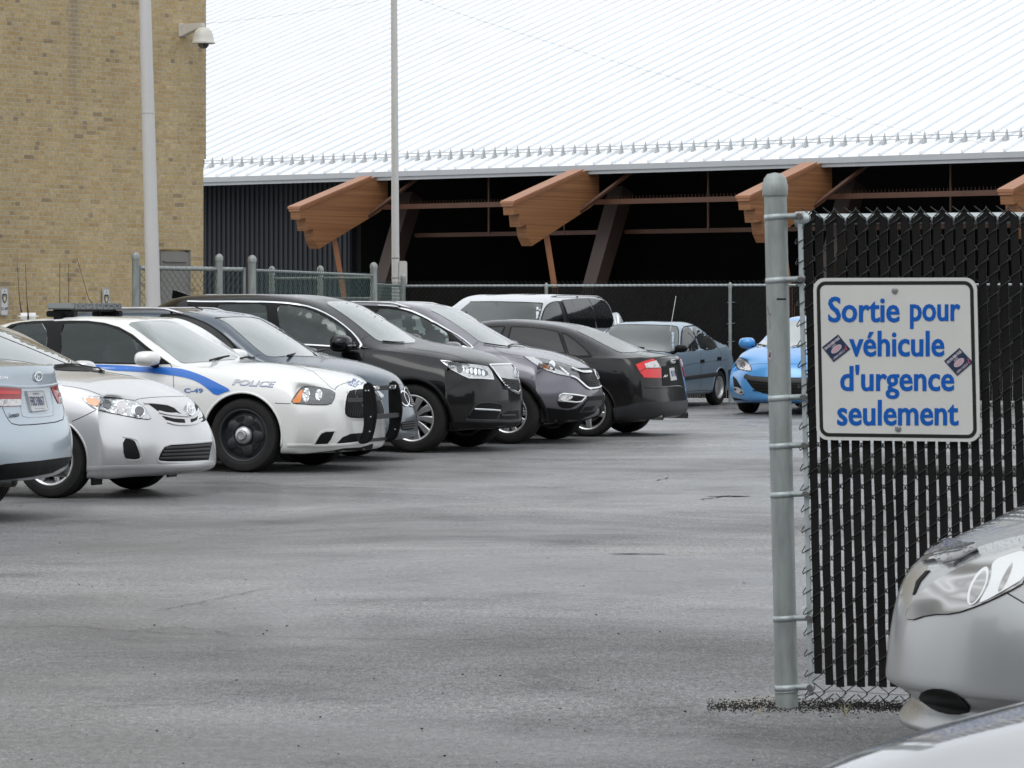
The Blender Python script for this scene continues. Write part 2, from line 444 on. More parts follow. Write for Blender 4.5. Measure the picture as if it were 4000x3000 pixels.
        for v in bm.verts:
            l, n = s.hit(v.co.x, v.co.y)
            if n.dot(s.o-l) < 0: n = -n
            vs.append(l+n*.003)
        fs = [tuple(v.index for v in f.verts) for f in bm.faces if not inside(f.calc_center_median().x, f.calc_center_median().y)]
        bm.free(); s.finish('window_frame', vs, fs, M['trim'], None, True, None)
        v2, fs, bd = s.grid2d(Wi, 40); vs = []
        for p in v2:
            l, n = s.hit(*p)
            if n.dot(s.o-l) < 0: n = -n
            vs.append(l-n*.002)
        f0 = fs[0]; nn = (vs[f0[1]]-vs[f0[0]]).cross(vs[f0[2]]-vs[f0[0]])
        if nn.dot(s.o-vs[f0[0]]) < 0: fs = [f[::-1] for f in fs]
        s.finish('side_window', vs, fs, M['tint'], None, True, None)
    def seats(s, xs, z, w=.36, m=None):
        for x in xs:
            for sd in (-1, 1):
                mb = MB(); mb.box((x, sd*w, z-.05), (.16, .46, .5), Matrix.Rotation(-.2, 3, 'Y')); o = mb.build('seat', M['cloth'], s.root, True, .05)
                mb = MB(); mb.box((x-.07, sd*w, z+.28), (.10, .26, .17), Matrix.Rotation(-.12, 3, 'Y')); mb.build('headrest', M['cloth'], o, True, .04)
    def wheel_in(s, x, z, y=.36):
        st = MB(); st.tube([(x-.05*math.sin(a)*1.2, y+.18*math.cos(a), z+.17*math.sin(a)) for a in [2*math.pi*i/24 for i in range(24)]], .014, 6, True); st.box((x, y, z), (.05, .12, .08)); st.build('steering_wheel', M['cloth'], s.root, True)
    def finish(s, name, vs, fs, m, parent, mirror, label, smooth=True):
        outs = []
        for k in ((1, -1) if mirror else (1,)):
            me = bpy.data.meshes.new(name)
            me.from_pydata([(v[0], v[1]*k, v[2]) for v in vs], [], [f if k == 1 else f[::-1] for f in fs]); me.validate()
            par = parent or s.root
            o = link(name, me, m, par, smooth)
            if smooth: me.set_sharp_from_angle(angle=math.radians(50))
            if label and k == 1: o['label'] = label
            outs.append(o)
        return outs[0]
    def grid2d(s, poly, cell):
        bm = bmesh.new(); bv = [bm.verts.new((x, y, 0)) for x, y in poly]
        try: bm.faces.new(bv)
        except ValueError: pass
        bmesh.ops.triangulate(bm, faces=bm.faces)
        xs = [p[0] for p in poly]; ys = [p[1] for p in poly]
        for ax, lo, hi in ((0, min(xs), max(xs)), (1, min(ys), max(ys))):
            k = int((hi-lo)/cell)
            for i in range(1, k+1):
                c = lo+(hi-lo)*i/(k+1); co = (c, 0, 0) if ax == 0 else (0, c, 0); no = (1, 0, 0) if ax == 0 else (0, 1, 0)
                bmesh.ops.bisect_plane(bm, geom=bm.verts[:]+bm.edges[:]+bm.faces[:], plane_co=co, plane_no=no)
        bmesh.ops.remove_doubles(bm, verts=bm.verts, dist=.01)
        bm.verts.index_update(); vs = [(v.co.x, v.co.y) for v in bm.verts]; fs = [tuple(v.index for v in f.verts) for f in bm.faces]
        bd = [(e.verts[0].index, e.verts[1].index) for e in bm.edges if len(e.link_faces) == 1]
        bm.free(); return vs, fs, bd
    def patch(s, name, m, cr, pts, off=.005, smooth=1, cell=14, mirror=False, parent=None, label=None, skirt=True, far=False):
        P = [s.pt(cr, *p) for p in pts]
        if smooth: P = chaikin(P, smooth)
        v2, fs, bd = s.grid2d(P, cell)
        vs = []; ns = []; miss = 0
        for p in v2:
            l, n = s.hit(*p)
            d_ = (s.Ri @ Vector(((p[0]-CX)/F, 1, -(p[1]-YH)/F))).normalized(); miss += ((l-s.o)-d_*(l-s.o).dot(d_)).length > .004
            if n.dot(s.o-l) < 0: n = -n
            vs.append(l+n*off); ns.append(n)
        if m is M['glass'] and miss == 0:
            # glass is one smooth pane: quadratic fit through the body surface
            import numpy as np
            c0 = np.mean(np.array(v2), axis=0); A = []; tt = []
            dirs = [(s.Ri @ Vector(((p[0]-CX)/F, 1, -(p[1]-YH)/F))) for p in v2]
            base = [(v-n*off) for v, n in zip(vs, ns)]
            for p, q, d in zip(v2, base, dirs):
                x, y = (p[0]-c0[0])/100, (p[1]-c0[1])/100; A.append([1, x, y, x*x, x*y, y*y]); tt.append((q-s.o).dot(d)/d.dot(d))
            A = np.array(A); tt = np.array(tt); wgt = np.ones(len(tt))
            for it in range(4):
                co = np.linalg.lstsq(A*wgt[:, None], tt*wgt, rcond=None)[0]; r_ = np.abs(A@co-tt); wgt = 1/(1+(r_/.02)**2)
            ft = A@co
            g_ = []
            for i, (d, n) in enumerate(zip(dirs, ns)):
                q = s.o+d*float(ft[i]); g_.append(q)
            def nrm(i):
                x, y = A[i][1], A[i][2]; px, py = v2[i]; e = 1.
                def P_(dx, dy):
                    X, Y = x+dx/100, y+dy/100; t = float(co[0]+co[1]*X+co[2]*Y+co[3]*X*X+co[4]*X*Y+co[5]*Y*Y)
                    return s.o+(s.Ri @ Vector(((px+dx-CX)/F, 1, -(py+dy-YH)/F)))*t
                n = (P_(1, 0)-P_(0, 0)).cross(P_(0, 1)-P_(0, 0)).normalized()
                return n if n.dot(s.o-g_[i]) > 0 else -n
            ns = [nrm(i) for i in range(len(v2))]
            sf = sorted((base[i]-g_[i]).dot(ns[i]) for i in range(len(v2)))
            lift = min(max(sf[int(len(sf)*.9)], 0), .018)+off
            vs = [g_[i]+ns[i]*lift for i in range(len(v2))]
            for i in range(len(v2)):
                l, n, _, _ = s.bvh.find_nearest(vs[i])
                if n.dot(s.o-l) < 0: n = -n
                dd = (vs[i]-l).dot(n)
                if dd < off*.6: vs[i] = vs[i]+n*(off*.6-dd)
            off = lift+.01
        if skirt:
            mp = {}
            for a, b in bd:
                for q in (a, b):
                    if q not in mp: mp[q] = len(vs); vs.append(vs[q]-ns[q]*(off+.006))
                fs.append((a, b, mp[b], mp[a]))
        bmx = bmesh.new(); bv = [bmx.verts.new(v) for v in vs]
        for f in fs:
            try: bmx.faces.new([bv[i] for i in f])
            except ValueError: pass
        bmesh.ops.recalc_face_normals(bmx, faces=bmx.faces)
        bmx.verts.index_update()
        if len(bmx.faces):
            a = sum((f.normal.dot(s.o-f.calc_center_median())*f.calc_area() for f in bmx.faces))
            if a < 0: bmesh.ops.reverse_faces(bmx, faces=bmx.faces)
        vs = [v.co.copy() for v in bmx.verts]; fs = [tuple(v.index for v in f.verts) for f in bmx.faces]; bmx.free()
        return s.finish(name, vs, fs, m, parent, mirror, label)
    def path(s, cr, pts, closed=False, smooth=1, off=.0, step=8.):
        P = [s.pt(cr, *p) for p in pts]
        if smooth: P = chaikin(P, smooth, closed)
        if closed: P = P+[P[0]]
        Q = [P[0]]
        for a, b in zip(P, P[1:]):
            d = math.dist(a, b); k = max(1, int(d/step))
            for i in range(1, k+1): Q.append((a[0]+(b[0]-a[0])*i/k, a[1]+(b[1]-a[1])*i/k))
        if closed: Q = Q[:-1]
        L = []; U = []
        for q in Q:
            l, n = s.hit(*q)
            if n.dot(s.o-l) < 0: n = -n
            L.append(l+n*off); U.append(n)
        return L, U
    def line(s, name, m, cr, pts, r=.006, closed=False, smooth=1, off=0., flat=.45, mirror=False, parent=None, label=None, n=6):
        L, U = s.path(cr, pts, closed, smooth, off)
        mb = MB().tube(L, r, n, closed, True, flat, U)
        return s.finish(name, mb.v, mb.f, m, parent, mirror, label)
    def seam(s, cr, pts, r=.0035, mirror=True, smooth=1):
        L, U = s.path(cr, pts, False, smooth, .0)
        if not hasattr(s, 'seams'): s.seams = MB()
        s.seams.tube(L, r, 4, False, True, .5, U)
        if mirror: s.seams.tube([(p.x, -p.y, p.z) for p in L], r, 4, False, True, .5, [Vector((u.x, -u.y, u.z)) for u in U])
    def text(s, name, m, cr, body, org, ex, ey, off=.006, parent=None, bold=.0, **k):
        vs, fs = text_mesh(body, 1., bold, **k)
        x0 = min(v[0] for v in vs); x1 = max(v[0] for v in vs); y1 = max(v[1] for v in vs); y0 = 0
        out = []
        for x, y in vs:
            a = (x-x0)/(x1-x0); b = (y-y0)/(y1-y0)
            l, n = s.hit(*s.pt(cr, org[0]+ex[0]*a+ey[0]*b, org[1]+ex[1]*a+ey[1]*b))
            out.append(l+n*off)
        return s.finish(name, out, fs, m, parent, False, None, False)
    def ellipse(s, c, rx, ry, rot=0., n=20):
        cr_, sr = math.cos(rot), math.sin(rot)
        return [(c[0]+rx*math.cos(a)*cr_-ry*math.sin(a)*sr, c[1]+rx*math.cos(a)*sr+ry*math.sin(a)*cr_) for a in [2*math.pi*i/n for i in range(n)]]
    def side(s, name, m, poly, off=.006):
        v2, fs, bd = s.grid2d([(x*400, z*400) for x, z in chaikin(poly, 1)], 40)
        for sd in (1, -1):
            vs = []
            for x, z in v2:
                l, n, _, _ = s.bvh.ray_cast(Vector((x/400, sd*2, z/400)), Vector((0, -sd, 0)))
                if l is None: l = Vector((x/400, sd*.7, z/400)); n = Vector((0, sd, 0))
                vs.append(l+n*off)
            s.finish(name, vs, [f[::sd] for f in fs], m, None, False, None)
    def top(s, name, m, poly, off=.006):
        v2, fs, bd = s.grid2d([(x*400, y*400) for x, y in chaikin(poly, 1)], 40)
        vs = []
        for x, y in v2:
            l, n, _, _ = s.bvh.ray_cast(Vector((x/400, y/400, 3)), Vector((0, 0, -1)))
            if l is None: l = Vector((x/400, y/400, 1.2)); n = Vector((0, 0, 1))
            vs.append(l+n*off)
        s.finish(name, vs, fs, m, None, False, None)
    def rails(s, pts, r=.016, h=.04, m=None):
        for sd in (1, -1):
            L = []; U = []
            for i in range(25):
                t = pts[0][0]+(pts[-1][0]-pts[0][0])*i/24; y, = lerp_pts(pts, t)
                l, n, _, _ = s.bvh.ray_cast(Vector((t, sd*y, 3)), Vector((0, 0, -1)))
                k = min(1, min(i, 24-i)/3)
                L.append(l+n*(h*k+.004)); U.append(n)
            link('roof_rail', MBmesh(MB().tube(L, r, 8, False, True, .8, U)), m or M['alloy'], s.root, True)
            f = MB()
            for i in (2, 12, 22): f.tube([L[i]-U[i]*(h+.01), L[i]], .014, 6)
            f.build('rail_foot', M['trim'], s.root.children[-1] if False else s.root)
    def done(s):
        if hasattr(s, 'seams'): s.seams.build('panel_gaps', M['seam'], s.body)
        # arch lips
    def lip(s, r=.012, m=None, k=0, name='arch_lip', a0=-15, a1=195, flat=.7, ext=.0):
        x, R, ra = s.sp['arch'][k]
        for sd in (1, -1):
            L = []; U = []
            for i in range(41):
                a = math.radians(a0+(a1-a0)*i/40); px = x+(ra+ext)*math.cos(a); pz = R+(ra+ext)*math.sin(a)
                l, n, _, _ = s.bvh.ray_cast(Vector((px, sd*2, pz)), Vector((0, -sd, 0)))
                if l is None: continue
                if n.y*sd < .3: continue
                L.append(l); U.append(n)
            if len(L) > 3: link(name, MBmesh(MB().tube(L, r, 6, False, True, flat, U)), m or s.paint, s.root, True)
    def wheel(s, x, sd, R, w, rim, style, inset=.03, steer=0.):
        W, = lerp_pts(s.sp['W'], x)
        we = make_wheel(R, w, rim, style, s.root)
        we.location = (x, sd*(W-inset-w/2), R); we.rotation_euler = (0, random.uniform(0, 1) if style != 'steel' else .25, (0 if sd > 0 else math.pi)+steer)
    def mirror_cap(s, x, y, z, d=(.12, .22, .16), m=None, sd=(1, -1), m2=None, drop=0.):
        for k in sd:
            mb = MB(); n = 16; rings = 9; vs = []; fs = []
            for i in range(rings):
                t = i/(rings-1); yy = (t-.5)*d[1]; q = (1-abs(2*t-1)**3.2)**.5*.92+.08 if 0 < t < 1 else .3
                for j in range(n):
                    a = 2*math.pi*j/n; ca, sa = math.cos(a), math.sin(a)
                    cx = abs(ca)**.75*(1 if ca > 0 else -1); sz = abs(sa)**.75*(1 if sa > 0 else -1)
                    fx = .62 if ca > 0 else .38
                    vs.append((x+cx*d[0]*fx*q, k*(y+yy)-0, z+sz*d[2]/2*q*(1-.12*t)))
            for i in range(rings-1):
                for j in range(n): fs.append((i*n+j, i*n+(j+1) % n, (i+1)*n+(j+1) % n, (i+1)*n+j))
            fs += [tuple(range(n)), tuple((rings-1)*n+j for j in range(n))]
            mb.add(vs, fs); o = mb.build('wing_mirror', m or s.paint, s.root, True, angle=60)
            st = MB().tube([(x+.02, k*(y-d[1]*.35), z-d[2]*.3), (x+.05, k*(y-d[1]*.62), z-d[2]*.5), (x+.07, k*(y-d[1]*.95), z-d[2]*.55-drop)], [.03, .028, .035], 8)
            st.build('mirror_arm', m2 or M['trim'], o, True)
def MBmesh(mb):
    me = bpy.data.meshes.new('m'); me.from_pydata(mb.v, [], mb.f); me.validate(); me.update(); return me
_wc = {}
def make_wheel(R, w, rim, style, parent):
    h = w/2
    key = (R, w, rim, style)
    if key in _wc:
        we0, kids = _wc[key]; we = we0.copy(); COL.objects.link(we); we.parent = parent
        for k in kids:
            c = k.copy(); COL.objects.link(c); c.parent = we
        return we
    light = style not in ('steel', 'dark')
    mb = MB(); hm = M['alloy'] if light else M['steelblack']
    # rim barrel and lip
    mb.lathe([(rim+.004, h-.012), (rim+.006, h-.002), (rim-.004, h+.001), (rim-.016, h-.006), (rim-.026, h-.03), (rim-.045, -h*.2), (rim-.03, -h+.02), (rim, -h+.01)], 56, axis='y')
    def spoke(a, r0, r1, w0, w1, y0, y1, th=.03, skew=0.):
        ca, sa = math.cos(a), math.sin(a); cb, sb = math.cos(a+skew), math.sin(a+skew)
        vs = []
        for (r, ww, yy, c, s_) in ((r0, w0, y0, ca, sa), ((r0+r1)/2, (w0+w1)/2, max(y0, y1)+.004, math.cos(a+skew*.5), math.sin(a+skew*.5)), (r1, w1, y1, cb, sb)):
            for q, dy, sc in ((-1, 0, 1.), (-.72, .007, 1.), (.72, .007, 1.), (1, 0, 1.), (1, -th, .8), (-1, -th, .8)):
                t = q*ww/2*sc; vs.append((r*c-t*s_, yy+dy-.007, r*s_+t*c))
        fs = [(5, 4, 3, 2, 1, 0), (12, 13, 14, 15, 16, 17)]
        for L in (0, 6):
            for j in range(6): fs.append((L+j, L+(j+1) % 6, L+6+(j+1) % 6, L+6+j))
        mb.add(vs, fs)
    if style == 'steel':
        mb.lathe([(rim-.02, h-.03), (rim-.035, h-.05), (rim-.05, h-.045), (rim-.075, h-.03), (.12, h-.02), (.10, h-.035), (0, h-.035)], 56, axis='y')
    elif style in ('tsteel',):
        mb.lathe([(rim-.02, h-.02), (rim-.035, h-.035), (.12, h-.02), (.07, h-.01), (.0, h-.0)], 40, axis='y')
    else:
        hub = {'ten': .075, 'five': .07, 'star': .08, 'seven': .07, 'eight': .07, 'dark': .08}[style]
        mb.lathe([(0, h-.008), (.03, h-.008), (.033, h-.014), (hub, h-.018), (hub+.004, h-.05), (0, h-.05)], 32, axis='y')
        if style == 'five':
            for k in range(5): spoke(2*math.pi*k/5, hub-.02, rim-.012, .075, .062, h-.016, h-.012, .04)
        elif style == 'seven':
            for k in range(7): spoke(2*math.pi*k/7, hub-.02, rim-.012, .04, .05, h-.02, h-.01, .035)
        elif style == 'eight':
            for k in range(8): spoke(2*math.pi*k/8, hub-.02, rim-.012, .038, .036, h-.02, h-.016, .035)
        elif style == 'ten':
            for k in range(10): spoke(2*math.pi*k/10, hub-.02, rim-.012, .034, .082, h-.02, h-.01, .03, .12)
        elif style == 'star':
            for k in range(10):
                a = 2*math.pi*(k//2)/5; spoke(a+(.14 if k % 2 else -.14), hub-.02, rim-.012, .045, .06, h-.02, h-.01, .035, (.12 if k % 2 else -.12))
        elif style == 'dark':
            for k in range(5): spoke(2*math.pi*k/5, hub-.02, rim-.012, .1, .09, h-.03, h-.02, .03)
    we = mb.build('wheel', hm, parent, True, angle=35)
    kids = []
    ty = MB(); g = .008
    s_ = R-rim
    prof = [(rim-.004, h-.004), (rim+.006, h+.0), (rim+.014, h+.004), (rim+s_*.3, h+.010), (rim+s_*.32, h+.008), (rim+s_*.55, h+.011), (rim+s_*.8, h+.003), (R-.012, h-.012), (R-.002, h-.03)]
    wi = (h-.03)
    for q in (-.55, 0, .55):
        prof += [(R, -q*wi+.008), (R-g, -q*wi+.005), (R-g, -q*wi-.005), (R, -q*wi-.008)]
    prof += [(R-.002, -h+.03), (R-.012, -h+.012), (rim+s_*.5, -h-.008), (rim, -h)]
    kids.append(ty.lathe(prof, 72, axis='y').build('tyre', M['rubber'], we, True, angle=40))
    if style == 'steel':
        hl = MB()
        for k in range(5):
            a = 2*math.pi*k/5+.3; c = (rim-.095)
            pts = []
            for i in range(16):
                t = 2*math.pi*i/16; u = math.copysign(abs(math.cos(t))**.6, math.cos(t))*.028; v = math.copysign(abs(math.sin(t))**.6, math.sin(t))*.045
                rr = c+u+.0; pts.append(((rr)*math.cos(a)-v*math.sin(a)*(1+u*6), 0, rr*math.sin(a)+v*math.cos(a)*(1+u*6)))
            vs = [(p[0], h-.0215, p[2]) for p in pts]+[(p[0], h-.045, p[2]) for p in pts]
            n = 16; hl.add(vs, [tuple(range(n)), tuple(range(2*n-1, n-1, -1))]+[(i, (i+1) % n, (i+1) % n+n, i+n) for i in range(n)])
        kids.append(hl.build('rim_holes', M['dark'], we))
        rb = MB()
        for k in range(5):
            a = 2*math.pi*k/5+.3+math.pi/5; ca, sa = math.cos(a), math.sin(a)
            vs = []
            for r, ww, y in ((.10, .055, h-.012), (.15, .05, h-.002), (rim-.06, .036, h-.012), (rim-.045, .03, h-.03)):
                for q in (-1, -.5, .5, 1): vs.append((r*ca-q*ww*sa, y-(.012 if abs(q) == 1 else 0), r*sa+q*ww*ca))
            fs = [(4*i+j, 4*i+j+1, 4*i+j+5, 4*i+j+4) for i in range(3) for j in range(3)]
            rb.add(vs, fs)
        kids.append(rb.build('rim_ribs', M['steelblack'], we, True))
        cp = MB().lathe([(.086, h-.02), (.083, h+.006), (.066, h+.018), (.05, h+.024), (.046, h+.04), (.036, h+.05), (.034, h+.044), (.014, h+.043), (0, h+.043)], 40, axis='y')
        kids.append(cp.build('hub_cap', M['alloy'], we, True, angle=50))
    elif style == 'tsteel':
        hl = MB()
        for k in range(12):
            a = 2*math.pi*k/12; c = rim-.062; n = 10
            pts = [(c*math.cos(a)+.016*math.cos(2*math.pi*i/n), c*math.sin(a)+.016*math.sin(2*math.pi*i/n)) for i in range(n)]
            hl.add([(p[0], h-.022, p[1]) for p in pts]+[(p[0], h-.05, p[1]) for p in pts], [tuple(range(n)), tuple(range(2*n-1, n-1, -1))]+[(i, (i+1) % n, (i+1) % n+n, i+n) for i in range(n)])
        kids.append(hl.build('rim_holes', M['dark'], we))
    else:
        d = MB().lathe([(0, h-.075), (rim*.62, h-.075), (rim*.62, h-.10), (0, h-.10)], 32, axis='y'); kids.append(d.build('brake_disc', M['disc'], we, True, angle=40))
    dk = MB().lathe([(rim-.03, -h*.3), (0, -h*.3)], 32, axis='y'); kids.append(dk.build('rim_inside', M['dark'], we))
    _wc[key] = (we, kids)
    return we
# ---------------------------------------------------------------- light
w = bpy.data.worlds.new('World'); scene.world = w; w.use_nodes = True
wn, wl = w.node_tree.nodes, w.node_tree.links
bg = wn['Background']; sky = wn.new('ShaderNodeTexSky'); sky.sky_type = 'NISHITA'; sky.sun_disc = False
SE, SR = math.radians(58), math.radians(200)
sky.sun_elevation = SE; sky.sun_rotation = SR; sky.air_density = 1.; sky.dust_density = 6.; sky.ozone_density = 1.
bw = wn.new('ShaderNodeRGBToBW'); wl.new(sky.outputs[0], bw.inputs[0])
mx = wn.new('ShaderNodeMix'); mx.data_type = 'RGBA'; mx.inputs[0].default_value = .93      # cloud cover: the blue is mostly gone
wl.new(sky.outputs[0], mx.inputs[6]); wl.new(bw.outputs[0], mx.inputs[7])
# flatten towards an even cloud sheet
mx2 = wn.new('ShaderNodeMix'); mx2.data_type = 'RGBA'; mx2.inputs[0].default_value = .75; mx2.inputs[7].default_value = (11., 11.5, 12., 1)
tc = wn.new('ShaderNodeTexCoord'); cn = wn.new('ShaderNodeTexNoise'); cn.inputs['Scale'].default_value = 2.2; cn.inputs['Detail'].default_value = 5.
wl.new(tc.outputs['Generated'], cn.inputs['Vector'])
cm = wn.new('ShaderNodeMapRange'); cm.inputs['From Min'].default_value = .3; cm.inputs['From Max'].default_value = .7; cm.inputs['To Min'].default_value = .72; cm.inputs['To Max'].default_value = 1.2
wl.new(cn.outputs['Fac'], cm.inputs['Value'])
wl.new(mx.outputs[2], mx2.inputs[6])
sc_ = wn.new('ShaderNodeVectorMath'); sc_.operation = 'SCALE'; wl.new(mx2.outputs[2], sc_.inputs[0]); wl.new(cm.outputs[0], sc_.inputs['Scale'])
wl.new(sc_.outputs[0], bg.inputs[0]); bg.inputs[1].default_value = .13
sd_ = bpy.data.lights.new('sun', 'SUN'); sd_.energy = .6; sd_.angle = math.radians(30); sd_.color = (1, .98, .95)
so = bpy.data.objects.new('sun', sd_); COL.objects.link(so)
so.rotation_euler = (math.pi/2-SE, 0, math.pi-SR)
so.rotation_euler = Vector((math.sin(SR)*math.cos(SE), math.cos(SR)*math.cos(SE), math.sin(SE))).to_track_quat('Z', 'Y').to_euler()
scene.view_settings.view_transform = 'Standard'; scene.view_settings.look = 'None'; scene.view_settings.exposure = 0.; scene.view_settings.gamma = 1.
# ---------------------------------------------------------------- ground
def ground_mat():
    m = mat('wet_asphalt', (.06, .06, .06), .5, spec=.5); ns, ls, b = nodes(m)
    tc = N(ns, 'TexCoord')
    def noise(sc, vec, det=5., ro=.6, dist=0., loc=(0, 0, 0)):
        mp = N(ns, 'Mapping'); mp.inputs['Scale'].default_value = vec; mp.inputs['Location'].default_value = loc; ls.new(tc.outputs['Object'], mp.inputs[0])
        n = N(ns, 'TexNoise', i_Scale=sc, i_Detail=det, i_Roughness=ro, i_Distortion=dist); ls.new(mp.outputs[0], n.inputs['Vector']); return n.outputs['Fac']
    def mult(a_, c_, f=1.):
        mu = N(ns, 'Mix', data_type='RGBA', blend_type='MULTIPLY'); mu.inputs[0].default_value = f; ls.new(a_, mu.inputs[6]); ls.new(c_, mu.inputs[7]); return mu.outputs[2]
    def rmp(src, pts): r = ramp(ns, pts); ls.new(src, r.inputs[0]); return r.outputs[0]
    big = noise(.35, (.6, 1., 1.), 6., .6); wet = noise(.5, (.5, .55, 1), 7., .62, .6, (3, 7, 0))
    g1 = noise(1., (95, 34, 60), 4., .85); g2 = noise(1., (34, 13, 20), 4., .8, 0, (5, 3, 1)); worn = noise(1.1, (1, .8, 1), 8., .7, .3, (9, 2, 0))
    c = rmp(big, [(.32, (.105, .102, .10)), (.44, (.15, .148, .148)), (.54, (.195, .193, .194)), (.66, (.26, .256, .253))])
    c = mult(c, rmp(g1, [(.32, .12), (.42, .7), (.52, 1.1), (.62, 1.6), (.70, 2.6)]))
    c = mult(c, rmp(g2, [(.32, .5), (.5, 1.), (.68, 1.5)]))
    c = mult(c, rmp(worn, [(.34, .66), (.46, .95), (.56, 1.03), (.68, 1.15)]))
    v = N(ns, 'TexVoronoi', i_Scale=22.); ls.new(tc.outputs['Object'], v.inputs['Vector']); c = mult(c, rmp(v.outputs['Distance'], [(.06, .3), (.12, 1.)]), .75)
    # dusty concrete footing showing round the fence post
    gp = ground(3000, 2735); sb = N(ns, 'VectorMath', operation='SUBTRACT'); sb.inputs[1].default_value = (gp.x, gp.y, 0); ls.new(tc.outputs['Object'], sb.inputs[0])
    sc2 = N(ns, 'VectorMath', operation='MULTIPLY'); sc2.inputs[1].default_value = (1.9, 2.6, 0); ls.new(sb.outputs[0], sc2.inputs[0]); ln = N(ns, 'VectorMath', operation='LENGTH'); ls.new(sc2.outputs[0], ln.inputs[0])
    ad = N(ns, 'Math', operation='ADD'); ls.new(ln.outputs['Value'], ad.inputs[0]); mw = N(ns, 'Math', operation='MULTIPLY'); mw.inputs[1].default_value = 1.1; ls.new(worn, mw.inputs[0]); ls.new(mw.outputs[0], ad.inputs[1])
    msk = rmp(ad.outputs[0], [(.0, 1.), (.72, .75), (.98, 0.)])
    mf = N(ns, 'Math', operation='MULTIPLY'); mf.inputs[1].default_value = .6; ls.new(msk, mf.inputs[0])
    mx = N(ns, 'Mix', data_type='RGBA'); ls.new(mf.outputs[0], mx.inputs[0]); ls.new(c, mx.inputs[6]); mx.inputs[7].default_value = (.25, .225, .18, 1)
    ls.new(mx.outputs[2], b.inputs['Base Color'])
    ls.new(rmp(wet, [(.34, .72), (.44, .5), (.50, .36), (.56, .24), (.66, .16)]), b.inputs['Roughness'])
    ad2 = N(ns, 'Math', operation='ADD'); ls.new(g1, ad2.inputs[0]); ls.new(g2, ad2.inputs[1])
    bp = N(ns, 'Bump', i_Strength=1., i_Distance=.011); ls.new(ad2.outputs[0], bp.inputs['Height']); ls.new(bp.outputs[0], b.inputs['Normal'])
    return m
g = MB(); g.add([(-400, -400, 0), (400, -400, 0), (400, 700, 0), (-400, 700, 0)], [(0, 1, 2, 3)])
gm = g.build('ground', ground_mat()); tag(gm, kind='structure')
gm['label'] = 'wet grey asphalt of the car park'
c1 = (2.212, 0, 1200); c2 = (2.212, 800, 1100); c3 = (2.765, 1600, 1100); c4 = (2.765, 1900, 1200); c5 = (2.458, 2300, 1100); c6 = (1.508, 3300, 1900)
ROW = 'cars parked side by side in the row'
def handle(c, cr, pts): c.line('door_handle', c.paint, cr, pts, .014, False, 1, .012, 1.)
# ================= police sedan
SP = dict(st=[-3.8, -3.45, -3.1, -2.75, -2.35, -1.9, -1.5, -1.25, -.95, -.68, -.45, -.15, .2, .5, .7],
 W=[(-3.8, .93), (-3, .952), (0, .952), (.5, .94)], low=[(-3.8, .24), (-3, .2), (.3, .19)],
 sh=[(-3.8, .84, 1.02), (-3, .88, 1.03), (-2, .90, 1.0), (-1, .90, .975), (-.6, .885, .975), (0, .865, .94), (.4, .85, .87), (.6, .84, .82)],
 rail=[(-3.8, .66, 1.07), (-3.4, .68, 1.11), (-2.75, .665, 1.37), (-2.1, .665, 1.432), (-1.6, .675, 1.425), (-1.25, .70, 1.385), (-.68, .83, 1.02), (-.4, .70, 1.0), (0, .66, .985), (.5, .62, .91), (.7, .6, .86)],
 cen=[(-3.8, 1.07), (-3.4, 1.12), (-2.75, 1.40), (-2.2, 1.475), (-1.7, 1.485), (-1.25, 1.445), (-.48, 1.045), (-.15, 1.03), (.3, .985), (.58, .915), (.72, .87)],
 front=[(.90, .19, .36, .84), (.94, .31, .36, .91), (.93, .52, .34, .93), (.88, .69, .33, .90), (.79, .80, .31, .78)],
 rear=[(-4.0, .25, .3, .85), (-4.07, .4, .25, .93), (-4.09, .65, .22, .95), (-4.05, .9, .2, .92), (-3.98, 1.05, .18, .8)],
 arch=[(0, .355, .405), (-3.05, .355, .405)], crease=[('t2', -1.25, -.68, .3), ('r5', -3.1, -.68, .35)], pw=3.)
PW = [(c1, [(527, 142), (640, 135), (760, 136), (890, 153), (1010, 188), (1120, 250), (1230, 345), (1330, 425), (1390, 478), (1200, 482), (900, 478), (620, 470), (530, 466)], 1), (c1, [(120, 156), (220, 140), (412, 135), (400, 465), (150, 455), (-40, 410), (-110, 300)], 1)]
P = Car('police_car', 'white police sedan with a blue side stripe, roof light bar and black push bumper', 'police car', SP, M['white'], HEAD, (950, 1846), (0, -.92), ROW, wins=PW)
P.pane(c1, [(462, 122), (600, 117), (760, 118), (900, 135), (1030, 172), (1150, 238), (1260, 330), (1370, 415), (1478, 492), (1300, 496), (1000, 492), (700, 486), (462, 478)], [(527, 142), (640, 135), (760, 136), (890, 153), (1010, 188), (1120, 250), (1230, 345), (1330, 425), (1390, 478), (1200, 482), (900, 478), (620, 470), (530, 466)])
P.pane(c1, [(95, 150), (180, 132), (300, 120), (466, 116), (466, 478), (200, 470), (-60, 440), (-160, 300)], [(120, 156), (220, 140), (412, 135), (400, 465), (150, 455), (-40, 410), (-110, 300)])
P.seats((-1.55, -2.45), 1.0)
P.wheel_in(-1.02, 1.0, .36)
P.patch('windshield', M['wind'], c1, [(1092, 140), (1250, 118), (1470, 113), (1560, 150), (1800, 290), (2010, 405), (2070, 447), (1900, 462), (1700, 478), (1600, 487), (1555, 478), (1440, 385), (1300, 285), (1180, 195)], .005, 1)
P.patch('blue_stripe', M['blue'], c1, [(776, 494), (940, 499), (1100, 505), (1210, 517), (1340, 516), (1480, 521), (1600, 538), (1750, 590), (1880, 655), (2004, 719), (1940, 736), (1864, 769), (1790, 700), (1700, 640), (1600, 608), (1480, 588), (1300, 568), (1100, 553), (960, 548), (850, 520)], .004, 1, cell=6, mirror=True, skirt=False)
